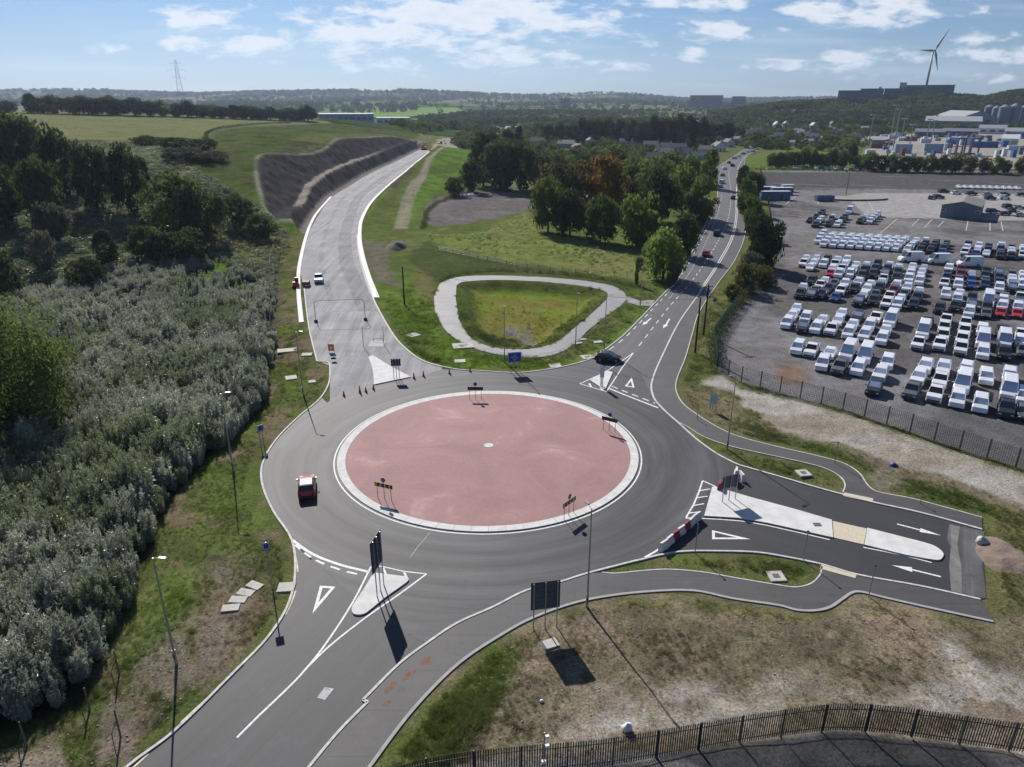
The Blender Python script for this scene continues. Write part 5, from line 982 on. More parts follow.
def make_vehicle(kind, colour, detail=True, glass=None, roofc=None, label='vehicle', cat=None, group=None):
    s = SHAPES[kind]; pm_ = PAINT[colour]; glass = glass or GLASSD; W_, b_, rf = s['W'], s['belt'], s['roof']; st = s['st']; z0 = .28
    bd = MB(); ring = []
    for (x, h) in st:
        nose = abs(x) > s['L']/2 - .12; w_ = W_ * (.86 if nose else 1.0)
        ring.append([(x, -w_, z0), (x, -w_, h*.62), (x, -w_*.965, h - .06), (x, -w_*.88, h), (x, w_*.88, h), (x, w_*.965, h - .06), (x, w_, h*.62), (x, w_, z0)])
    vs = [q for g in ring for q in g]; n = 8; fs = []
    for i in range(len(ring)-1):
        for k in range(n): fs.append((i*n+k, i*n+(k+1)%n, (i+1)*n+(k+1)%n, (i+1)*n+k))
    fs += [tuple(range(n))[::-1], tuple((len(ring)-1)*n + k for k in range(n))]; bd.add(vs, fs, pm_)
    cb = s['cab']; (xa,_), (xb,_), (xc,_), (xd,_) = cb; wr = W_*.78; wb = W_*.90; panel = s.get('panel')
    body_h = lambda x: float(np.interp(x, [q[0] for q in st][::-1], [q[1] for q in st][::-1])) - .015
    za, zd = body_h(xa), body_h(xd)
    rm = PAINT[roofc] if roofc else pm_
    # roof skin and pillars
    bd.add([(xb,-wr,rf-.05),(xb,wr,rf-.05),(xc,wr,rf-.07),(xc,-wr,rf-.07),(xb-.25,-wr*.86,rf),(xb-.25,wr*.86,rf),(xc+.2,wr*.86,rf-.01),(xc+.2,-wr*.86,rf-.01)], [(4,5,6,7)[::-1],(0,1,5,4)[::-1],(1,2,6,5)[::-1],(2,3,7,6)[::-1],(3,0,4,7)[::-1]], rm)
    def pil(x0, z0_, x1, t=.05):
        for sg in (-1, 1): bd.tube((x0, sg*(wb+.004), z0_), (x1, sg*(wr+.004), rf-.06), t, t*.8, rm, 5)
    pil(xa, za, xb); pil(xd, zd, xc); pil((xb+xc)/2 - .1, b_, (xb+xc)/2 - .1)
    if panel is not None:       # solid sides behind the cab of a van
        for sg in (-1, 1):
            q = [(panel, sg*(wb+.012), b_-.05), (xd, sg*(wb+.012), zd), (xc, sg*(wr+.012), rf-.06), (panel, sg*(wr+.012), rf-.04)]; bd.add(q, [(0,1,2,3) if sg > 0 else (3,2,1,0)], pm_); bd.add(q, [(3,2,1,0) if sg > 0 else (0,1,2,3)], pm_)
        bd.add([(xd-.012,-wb,zd),(xd-.012,wb,zd),(xc-.012,wr,rf-.06),(xc-.012,-wr,rf-.06)], [(0,1,2,3),(3,2,1,0)], pm_)
    if 'bed' in s:
        b0, b1 = s['bed']; bd.box(((b0+b1)/2, 0, 1.147), (abs(b1-b0)-.06, W_*1.5, .012), BLKP)
        for sg in (-1, 1): bd.box(((b0+b1)/2, sg*W_*.83, 1.17), (abs(b1-b0), .07, .08), pm_)
        bd.box((b1-.03, 0, 1.17), (.07, W_*1.7, .08), pm_)
    bm_ = pm_ if colour == 'white' and kind != 'pickup' else TRIM; bd.box((st[0][0]-.02, 0, .46), (.10, W_*1.62, .26), bm_); bd.box((st[-1][0]+.02, 0, .46), (.10, W_*1.62, .22), bm_)
    wx0, wx1 = s['L']*.315, -s['L']*.29
    gl = MB(); gv = [(xa,-wb,za),(xa,wb,za),(xb,-wr,rf-.05),(xb,wr,rf-.05),(xc,-wr,rf-.07),(xc,wr,rf-.07),(xd,-wb,zd),(xd,wb,zd)]
    gl.add(gv, [(0,1,3,2),(4,5,7,6),(1,7,5,3),(0,2,4,6)], glass)
    wheels = []
    rad_ = .33 if kind in ('hatchback','saloon car') else .37
    for wx in (wx0, wx1):
        for sg in (-1, 1): wheels.append((wx, sg*(W_-.10)))
    if not detail:
        for (wx, wy) in wheels: bd.tube((wx, wy-.11, rad_), (wx, wy+.11, rad_), rad_, rad_, TYRE, 10)
        for i, f in enumerate(gl.f): bd.f.append(tuple(len(bd.v)+k for k in f)); bd.m.append(bd.mi(glass))
        bd.v += gl.v; o = bd.build(cat and cat.replace(' ', '_') or 'car'); return tag(o, label, cat, group)
    r = empty('vehicle', (0,0,0), 0, label, cat, group); bd.build('body', r); gl.build('windows', r)
    for (wx, wy) in wheels:
        wh = MB().tube((0,-.11,0), (0,.11,0), rad_, rad_, TYRE, 14).build('wheel', r); wh.location = (wx, wy, rad_)
        MB().tube((0,-.118,0), (0,.118,0), rad_*.6, rad_*.6, RIM, 10).build('rim', wh)
    for sg in (-1, 1):
        MB().box((st[1][0]+.05, sg*W_*.68, st[0][1]+.06), (.2,.32,.13), HLT).build('headlight', r); MB().box((st[-1][0]+.03, sg*W_*.74, st[-1][1]+.12), (.08,.2,.22), TLT).build('tail_light', r)
        MB().box((xa-.15, sg*(W_+.09), b_+.08), (.12,.18,.13), pm_).build('wing_mirror', r)
    return r
_vp = {}
def vehicle(kind, colour, x, y, yaw, label, detail=True, glass=None, roofc=None, group=None, z=.045):
    key = (kind, colour, detail, glass.name if glass else '', roofc); cat = {'hatchback':'car','saloon car':'car','SUV':'car','pickup':'pickup','small van':'van','large van':'van'}[kind]
    if key not in _vp: o = _vp[key] = make_vehicle(kind, colour, detail, glass, roofc, label, cat, group); o.name = {'car':'parked_car','pickup':'pickup_truck','van':'parked_van'}[cat] 
    else: o = copy_tree(_vp[key])
    o.location = (x, y, z); o.rotation_euler = (0, 0, yaw); o['label'] = label.replace(' of the ', ' of ') if len(label.split()) > 16 else label
    if group: o['group'] = group
    elif 'group' in o: del o['group']
    return o
def yaw_of(a, b): return math.atan2(b[1]-a[1], b[0]-a[0])
o = vehicle('hatchback', 'scarlet', *P(307.5, 491), yaw_of(P(307.5,500), P(308.2,480)), 'bright red hatchback with a grey roof driving on the western side of the roundabout', roofc='grey'); o.name = 'red_hatchback'
o = vehicle('hatchback', 'black', *P(608, 361), yaw_of(P(598,360), P(620,359)) - .35, 'black car waiting beside the small northeast island'); o.name = 'black_hatchback'
o = vehicle('pickup', 'white', *P(319, 281.5), yaw_of(P(319,290), P(319.5,270)) + math.pi, 'white pickup parked on the pale northern road north of the gantry', roofc='white'); o.name = 'white_pickup'
for (px, py, c, k, lb) in [(706,256,'red','hatchback','dark red car between two tree shadows on the northeast road'),(717,235.5,'black','SUV','black car in the deep tree shadow on the northeast road'),(733,199,'black','hatchback','small dark car alone in the outer lane past the bend')]:
    vehicle(k, c, *P(px, py), R(68), lb)
k = 0
for (px, py, c, kd) in [(722.5,176,'grey','hatchback'),(724.5,169.5,'white','hatchback'),(729,163.5,'black','hatchback'),(732.5,166.5,'black','SUV'),(734.5,159,'grey','hatchback'),(739,157,'white','hatchback'),(743.5,154.5,'black','hatchback'),(748,152.5,'white','hatchback'),(722,183.5,'white','small van'),(720,187.5,'silver','hatchback'),(753,152,'black','hatchback'),(757,150,'silver','hatchback')]:
    k += 1; vehicle(kd, c, *P(px, py), R(60) if py > 160 else R(40), '%s %s in the distant queue toward the village, %s from its far end' % (c, 'van' if 'van' in kd else 'car', ['twelfth','tenth','seventh','eighth','sixth','fifth','fourth','third','thirteenth','last','second','first'][k-1]), detail=False, group='traffic queueing toward the village')

# ---- the vehicle compound: files of vehicles nose to tail, (front px, rear px, types)
V = {'v':('small van','white',GLASSB),'V':('large van','white',GLASSB),'c':('hatchback','white',GLASSB),'s':('SUV','white',GLASSB),'p':('pickup','white',GLASSD),'P':('pickup','grey',GLASSD),'d':('SUV','black',GLASSD),'D':('hatchback','grey',GLASSD),'g':('SUV','black',GLASSB),
     'b':('hatchback','blue',GLASSD),'r':('hatchback','scarlet',GLASSD),'m':('SUV','maroon',GLASSD),'k':('pickup','black',GLASSD),'n':('SUV','dark blue',GLASSD),'i':('hatchback','silver',GLASSB)}
ROWS = [
 ('the row by the mesh fence', 1, [((797,352),None,'v'),((812,354),None,'p'),((822,368),(829,356),'vc'),((839,371),(847,357),'PV'),((858,373),(865,359.5),'vV'),((873,392),(880,375),'gs'),((886,367),None,'v'),
   ((911,395),(924,371),'Pss'),((935,398),(943,373),'pps'),((956,404),(965,375),'vVv'),((979,409),None,'v'),((985,382),None,'v'),((1005,413),(1008,381),'kVv'),((1023,417),(1024,388),'Dv')]),
 ('the second row back', 1, [((787,327),(797,312),'vcc'),((801.5,331),(806,321),'gv'),((816,332),(822,323),'vc'),((831.5,333),(842,317),'pcc'),((848,337),(858,319),'vcg'),((864,339),(875,321),'vvp'),((881,343),(890.5,323),'vcV'),
   ((917.5,347),(927,325),'pVP'),((939,348),(944.5,328),'pppp'),((960,352),(963,333),'pppp'),((981,357),(981,334),'vVv'),((1003.5,357),(1001,335),'kVk'),((1021.5,355),(1020,339),'Pvp')]),
 ('the third row back', 1, [((799,297),(803,289.5),'dc'),((810.5,298),(824,284),'gDpc'),((811.5,284),None,'d'),((821.5,298),(834.5,286),'ddD'),((835,300.5),(846,286),'bps'),((854,292),(858,286),'ds'),((858,305),(870,287.5),'gcsc'),((872.5,304),(882.5,282.5),'dDdc'),
   ((885.5,306.5),(896,289),'ppms'),((897,308),(907,291.5),'vcDs'),((913,308),(919,294.5),'ddc'),((938,312),None,'d'),((944.5,297.5),None,'v'),((954.5,310),(959,296.5),'dvc'),((968.5,316),(972,297),'vgd'),((986,317),(987.5,299),'DdVv'),((1000,316),(1003.5,300),'rvvD'),((1017,317),(1018.5,302),'rvgp')]),
 ('the fourth row back', 1, [((803,266),(807,260),'pc'),((810,270),(816.5,261),'ccc'),((823.5,267),(827,261.5),'vd'),((829.5,276),(837,262.5),'rcpc'),((838.5,277),(847,263),'vpcs'),((850,277),(856,268),'vcc'),((861,278.5),(866,268),'ddc'),((872.5,277),(877,267),'dnd'),((882.5,282),(889,268),'pgdc'),
   ((896,281),(898,270.5),'ddc'),((908,282),(912,269.5),'vvcc'),((919,284.5),(923,271),'vcci'),((944,286.5),(948,271.5),'pnDs'),((958,288),(960,272.5),'vDmm'),((971,288),(971.5,277),'bbi'),((984.5,288),(984.5,274.5),'nDdk'),((998,291.5),(997.5,276),'vnng'),((1011,291.5),(1010.5,277),'gscD'),((1022.5,288),(1022,277),'vsc')]),
 ('the dense white block', 0, [((818,243),(823.5,236),'vvv')] + [((824+8.9*k, 246.6+.55*k), (833+9.1*k, 237.2+.55*k), 'vvvc') for k in range(9)] + [((907.5,252.5),(916,243),'vvcc'),((920,252.5),(925.5,244),'ddds'),((930,253),(935.5,244.5),'dddD'),((941.5,254.5),(946,245.5),'bnDD')]),
 ('the block beyond the gap', 0, [((964,255),(967,247.5),'psn'),((975,256),(978.5,248),'bcs'),((986,256),(987.5,250),'cnn'),((999,258.5),(1000.5,249),'dDns'),((1011,259),(1011,250),'dccD'),((1022,258),(1022.5,250),'pvc')]),
 ('the pole island block', 0, [((810,222.5),None,'d'),((816,219),(824,212.5),'ddd'),((815,227),(826.5,217),'dvv'),((828,226.5),(835,215),'dDdc'),((837,227),(848,215),'vcdd'),((849.5,213.5),None,'V')]),
 ('the bay line block', 0, [((860,223.5),(868.5,215),'dDcc'),((870,223.5),(878.5,215),'vvvv')]),
]
_T = ['twent','thirt','fort','fift','sixt','sevent']
ORD = ['first','second','third','fourth','fifth','sixth','seventh','eighth','ninth','tenth','eleventh','twelfth','thirteenth','fourteenth','fifteenth','sixteenth','seventeenth','eighteenth','nineteenth','twentieth']
for _t in _T: ORD += [_t + 'y-' + q for q in ORD[:9]] + [_T[_T.index(_t) + 1] + 'ieth' if _T.index(_t) < 5 else 'eightieth']
nveh = 0
for (rn_, det, files) in ROWS:
    fi = 0
    for (fp, rp, types) in files:
        fi += 1; a = np.array(P(*fp)); b = np.array(P(*rp)) if rp else None; n = len(types)
        dv_ = (b - a) if b is not None else np.array([.52, .85]); yw = math.atan2(-dv_[1], -dv_[0])
        if b is not None:
            Ls = [SHAPES[V[t][0]]['L'] for t in types]; tot = np.linalg.norm(dv_); need = sum(Ls) - Ls[0]/2 - Ls[-1]/2
            pos = [0]
            for k in range(1, n): pos.append(pos[-1] + (Ls[k-1] + Ls[k])/2)
            gap = max(.12, (tot - pos[-1]) / (n - 1)) if n > 1 else 0; gap = min(gap, 1.6); u_ = dv_ / tot
        else: pos = [0]; gap = 0; u_ = np.array([.52,.85])
        for k, t in enumerate(types):
            kd, cl_, gls = V[t]; q = a + u_ * (pos[k] + gap * k) + np.array([-u_[1], u_[0]]) * random.uniform(-.12, .12)
            nmk = {'hatchback':'car','saloon car':'car','SUV':'tall car'}.get(kd, kd)
            vehicle(kd, cl_, q[0], q[1], yw + random.uniform(-.03, .03), '%s %s, %s of the %s file from road in %s' % (cl_, nmk, ORD[k], ORD[fi-1], rn_.replace('the ', '', 1) if False else rn_), detail=bool(det), glass=gls, group='vehicles stored in the fenced compound', z=.03); nveh += 1
for (px, py, lb) in ((910,261.5,'large white van parked side-on, nearest the road of the three'),(937.5,263.5,'large white van parked side-on in the middle of the three'),(968.5,266.5,'large white van parked side-on with a black nose, last of three')):
    x, y = P(px, py); vehicle('large van', 'white', x, y, R(182), lb, group='vehicles stored in the fenced compound', z=.03); nveh += 1
for k in range(10):
    x, y = P(959.3 + 6.4*k, 188.3 + .15*k); vehicle('hatchback', 'white', x, y, R(-88), 'white car facing the yard, %s of ten in the line behind the shed' % ORD[k], False, GLASSB, group='vehicles stored in the fenced compound', z=.06); nveh += 1
for k, (px, py, c, kd, yw) in enumerate([(943,192.6,'black','SUV',5),(955.6,194.3,'white','hatchback',5),(938,198.5,'black','SUV',5),(971,195,'black','SUV',2),(987,195.6,'silver','hatchback',2),(989.6,199.6,'black','SUV',2),(1003.6,199.4,'white','small van',0),(1004,195.4,'dark blue','saloon car',0),(1021,196,'black','saloon car',0),(1017.7,208.8,'silver','saloon car',5),(1008,208.2,'black','SUV',5),(1019,216.4,'silver','saloon car',8),(1003.6,215.2,'dark blue','saloon car',8),(992,213,'dark blue','SUV',8),(1012,213,'black','saloon car',6),(930,199,'grey','hatchback',60)]):
    x, y = P(px, py); vehicle(kd, c, x, y, R(yw), '%s %s parked loosely around the shed, %s from the road' % (c, kd, ORD[k]), False, group='vehicles stored in the fenced compound', z=.06); nveh += 1
k = 0
for (xa_, xb_, ya_, yb_, cnt) in ((795,806,169,169,4),(816,856,169,170.6,9),(864,879,171,171.4,4)):
    for j in range(cnt):
        t_ = j/(cnt-1); x, y = P(xa_+(xb_-xa_)*t_, ya_+(yb_-ya_)*t_); c = ['white','white','silver','dark blue','white','black'][k % 6]; vehicle('saloon car' if k % 3 else 'SUV', c, x, y, R(80 if k % 2 else -100), '%s car under the trees at the far yard edge, %s from the road' % (c, ORD[k]), False, group='vehicles stored in the fenced compound', z=.06); k += 1; nveh += 1
print('vehicles', nveh)
# ---- yard shed, cabins, pole island
def gable(name, c, rz, w_, d_, he, hr, wallm, roofm, label, cat, doors=(), over=.25, detail=True, chim=0, wins=(), group=None, chm=None):
    """gable end faces -Y of its own frame"""
    r = empty(name, c, rz, label, cat, group); wl = MB(); n = .0
    wl.add([(-w_/2,-d_/2,-1),(w_/2,-d_/2,-1),(w_/2,-d_/2,he),(0,-d_/2,hr),(-w_/2,-d_/2,he),(-w_/2,d_/2,-1),(w_/2,d_/2,-1),(w_/2,d_/2,he),(0,d_/2,hr),(-w_/2,d_/2,he)], [(0,1,2,3,4),(9,8,7,6,5),(1,6,7,2),(5,0,4,9)], wallm); wl.build('wall', r)
    rf = MB(); sl = (hr-he)/(w_/2); t = .12
    for s in (-1, 1):
        x1 = s*(w_/2+over); z1 = he - sl*over; vs = [(0,-d_/2-over,hr+.02),(x1,-d_/2-over,z1+.02),(x1,d_/2+over,z1+.02),(0,d_/2+over,hr+.02)]; vs += [(a,b,z+t) for a,b,z in vs]
        f = [(0,1,2,3),(4,7,6,5),(0,4,5,1),(1,5,6,2),(2,6,7,3),(3,7,4,0)]; rf.add(vs, f if s < 0 else [q[::-1] for q in f], roofm)
    ro_ = rf.build('roof', r)
    for k in range(chim): MB().box((0, (-d_/2+.7) if k == 0 else (d_/2-.7), hr+.5), (.9,.6,1.3), chm or wallm).build('chimney', ro_)
    for (x, z, ww, hh, mm) in doors: MB().box((x, -d_/2-.03, z), (ww, .08, hh), mm).build('door', r)
    for (face, u_, z, ww, hh) in wins:
        if face == 'f': q = MB().box((u_, -d_/2-.03, z), (ww, .08, hh), WHT).build('window', r); MB().box((u_, -d_/2-.075, z), (ww-.16, .02, hh-.16), GLASSD).build('pane', q)
        else:
            s = 1 if face == 'r' else -1; q = MB().box((s*(w_/2+.03), u_, z), (.08, ww, hh), WHT).build('window', r); MB().box((s*(w_/2+.075), u_, z), (.02, ww-.16, hh-.16), GLASSD).build('pane', q)
    return r
CLAD = mat('blue_grey_cladding', (.13,.17,.22), .6, .2, var=.08); ROOFG = mat('weathered_sheet_roof', (.20,.195,.17), .8, var=.18, scale=.6)
a_, b_ = np.array(P(939.4,217.5)), np.array(P(978.5,220.5)); c_ = (a_+b_)/2; rz_ = yaw_of(a_, b_); w_ = np.linalg.norm(b_-a_); dp = 22; cc_ = c_ + np.array([-math.sin(rz_), math.cos(rz_)])*dp/2
sh = gable('yard_shed', (cc_[0], cc_[1], 0), rz_, w_, dp, 4.3, 5.7, CLAD, ROOFG, 'blue-grey shed with a shallow gable roof in the vehicle yard', 'shed', doors=((0,1.9,4.2,3.8,mat('roller_door',(.10,.135,.18),.6)),), over=.2, wins=(('f',-5,2.6,1.2,.9),('f',5,2.6,1.2,.9)))
CAB = mat('cabin_blue', (.07,.12,.22), .6, var=.12); CABR = mat('cabin_roof', (.45,.48,.52), .6, var=.12)
for k, (px, py, w2, d2, h2, lb) in enumerate(((774,199.5,12,3,3.2,'long blue site cabin with a pale roof beside the road hedge'),(781,194.5,9,3,2.8,'pale roofed site cabin behind the long blue one'),(768,193,6,2.6,2.6,'small blue container nearest the road hedge behind the cabins'),(787,191.5,5,2.6,2.8,'white box container at the eastern end of the cabins'))):
    x, y = P(px, py); r = empty('site_cabin', (x, y, .05), R(3), lb, 'cabin', 'site cabins by the road hedge'); MB().box((0,0,h2/2), (w2,d2,h2), CAB if k != 3 else CABR).build('wall', r); MB().box((0,0,h2+.08), (w2+.2,d2+.2,.14), CABR).build('roof', r); MB().box((w2*.2,-d2/2-.03,1.05), (.9,.06,2.0), DKM).build('door', r); MB().box((-w2*.2,-d2/2-.03,1.6), (1.2,.06,.8), GLASSD).build('window', r)
x, y = P(845.5, 198); r = empty('light_mast', (x, y, 0), 0, 'tall light mast standing in the oval island of the yard', 'light mast'); MB().tube((0,0,0), (0,0,11), .14, .09, DKM, 8).build('pole', r); MB().box((0,0,11), (1.6,.4,.25), DKM).build('lamp_head', r)
tag(MB().prism([(P(845.5,198.5)[0]+16*math.cos(t)*(1 if math.cos(t)>0 else .6), P(845.5,199.3)[1]+5.5*math.sin(t)) for t in np.linspace(0, 2*math.pi, 40)[:-1]], .0, .6, mat('island_earth', (.06,.055,.05), .95), mat('island_top', (.24,.24,.22), .95)).build('yard_island'), kind='structure')
x, y = P(824, 201); r = empty('skip_container', (x, y, .05), .1, 'blue-grey open skip at the end of the oval yard island', 'skip'); MB().box((0,0,1.1), (7,2.5,2.0), CAB, taper=1.05).box((0,0,2.12), (6.6,2.2,.03), DKM).build('box_body', r); MB().tube((-3,0,2.2), (3,0,2.2), .06, .06, DKM, 5).build('rail', r)

# ================================================================== vegetation
def leaf_cloud(pts, nrm, size, aspect, rng, up=0.0):
    """one quad per point, facing roughly nrm"""
    n = len(pts); t = rng.normal(size=(n, 3)); t[:, 2] += up; nn = nrm + rng.normal(size=(n, 3)) * .55; nn /= np.linalg.norm(nn, axis=1)[:, None] + 1e-9
    t -= nn * (t * nn).sum(1)[:, None]; t /= np.linalg.norm(t, axis=1)[:, None] + 1e-9; b = np.cross(nn, t)
    s = size * rng.uniform(.6, 1.3, n)[:, None]; t = t * s * .5; b = b * s * .5 * aspect
    v = np.stack([pts - t, pts - b * .9, pts + t, pts + b * .9], 1).reshape(-1, 3); return v, np.arange(4 * n).reshape(-1, 4)
def crown_mesh(name, rx, rz, nclump, nleaf, size, m, seed, shape='round', base=.25):
    rng = np.random.default_rng(seed); P_, N_ = [], []
    for k in range(nclump):
        z = rng.uniform(-1, 1); a = rng.uniform(0, 2*math.pi); rr = math.sqrt(1 - z*z); d = np.array([rr*math.cos(a), rr*math.sin(a), z])
        if shape == 'cone': wz = .16 + .84*(1 - (z+1)/2)**.8; c = np.array([d[0]*wz/ max(rr, .25)*.75, d[1]*wz/max(rr, .25)*.75, z])
        elif shape == 'tall': c = d * np.array([.8, .8, .95])
        else: c = d * rng.uniform(.55, .95)
        cr = rng.uniform(.22, .42) * (.75 if shape == 'cone' else 1); q = rng.normal(size=(nleaf, 3)); q /= np.linalg.norm(q, axis=1)[:, None]; q[:, 2] = np.abs(q[:, 2]) * np.where(rng.random(nleaf) < .75, 1, -1)
        rad_ = cr * rng.uniform(.7, 1.08, nleaf)[:, None]; P_.append((c + q * rad_ * np.array([1, 1, .8]))); N_.append(q * .8 + d * .3)
    p = np.concatenate(P_) * np.array([rx, rx, rz]); p[:, 2] += rz * (1 + base); nn = np.concatenate(N_)
    v, f = leaf_cloud(p, nn, size, .75, rng); return mesh_np(name, v, f, 4, [m])
BARK = mat('bark', (.07,.055,.04), .95, var=.3, scale=3)
LMX = 0
LM = {'dark': leaf_mat('leaf_dark', (.048,.062,.024), (.105,.125,.05), .40), 'mid': leaf_mat('leaf_mid', (.08,.105,.03), (.165,.205,.06), .45), 'bright': leaf_mat('leaf_bright', (.11,.16,.035), (.22,.30,.075), .48),
      'olive': leaf_mat('leaf_olive', (.075,.08,.03), (.15,.155,.06), .38), 'brown': leaf_mat('leaf_brown', (.075,.07,.03), (.14,.125,.05), .36), 'orange': leaf_mat('leaf_orange', (.10,.085,.025), (.27,.15,.035), .4), 'grey': leaf_mat('leaf_grey', (.10,.105,.07), (.20,.20,.14), .38), 'conifer': leaf_mat('leaf_conifer', (.025,.038,.02), (.055,.075,.035), .22)}
_tp = {}
def tree_proto(tone, shape, var):
    key = (tone, shape, var)
    if key in _tp: return _tp[key]
    sd_ = abs(hash((tone, shape))) % 1 + var * 13 + len(_tp)
    rx, rz = {'round': (1, .82), 'tall': (.62, 1.25), 'cone': (.6, 1.3), 'bush': (1, .62)}[shape]
    cm = crown_mesh('crown', rx, rz, 62 if shape != 'bush' else 40, 70, .13, LM[tone], 100 + sd_, shape if shape != 'bush' else 'round', base=-.02 if shape in ('round', 'tall') else -.05)
    rng = random.Random(sd_); t = MB(); top = rz * 1.4; t.tube((0,0,-.05), (rng.uniform(-.03,.03),0,top*.55), .07, .045, BARK, 7)
    for k in range(6): a = k*1.05 + rng.random(); t.tube((0,0,top*(.25+.05*k)), (math.cos(a)*rx*.55, math.sin(a)*rx*.55, top*(.5+.07*k)), .03, .01, BARK, 5)
    o = t.build('trunk'); tm = o.data; bpy.data.objects.remove(o); _tp[key] = (cm, tm, rx, rz * (2.1 if shape in ('round', 'tall') else 2.0)); return _tp[key]
tree_i = 0
def tree(px, py, wpx, toppx, tone, shape, label, cat='tree', name=None, flat=False, z=None, group=None):
    """base pixel, crown width and top row in the photo give the real size where it stands"""
    global tree_i
    x, y, zz = g3(px, py, flat) if z is None else z
    depth = y*CP + (CAM_H - zz)*SP; wd = wpx / FPX * depth; tt = (CY - toppx) / FPX           # height from the top row
    # solve (u*CP - y*SP)/(y*CP+u*SP) = -tt  for u = CAM_H - ztop
    uu = (y*SP - tt*y*CP) / (CP + tt*SP); ht = max(CAM_H - uu - zz, 1.0)
    cm, tm, rx, rzh = tree_proto(tone, shape, tree_i % 2); tree_i += 1
    if wpx > 90:      # close and large: its own fine-leaved crown
        cm = crown_mesh('crown', 1, .82, 190, 150, .045, LM[tone], 900 + tree_i, 'round', base=.06)
    nm = name or ('bush' if shape == 'bush' else 'tree'); r = empty(nm, (x, y, zz - .1), random.uniform(0, 6.28), label, cat, group)
    s = wd / (2 * rx * (1.05 if shape == 'round' else 1.12)); sz = ht / rzh * 1.03
    for (nmp, mm) in (('crown', cm), ('trunk', tm)):
        o = link(nmp, mm, r); o.scale = (s, s * random.uniform(.9, 1.1), sz)
    return r
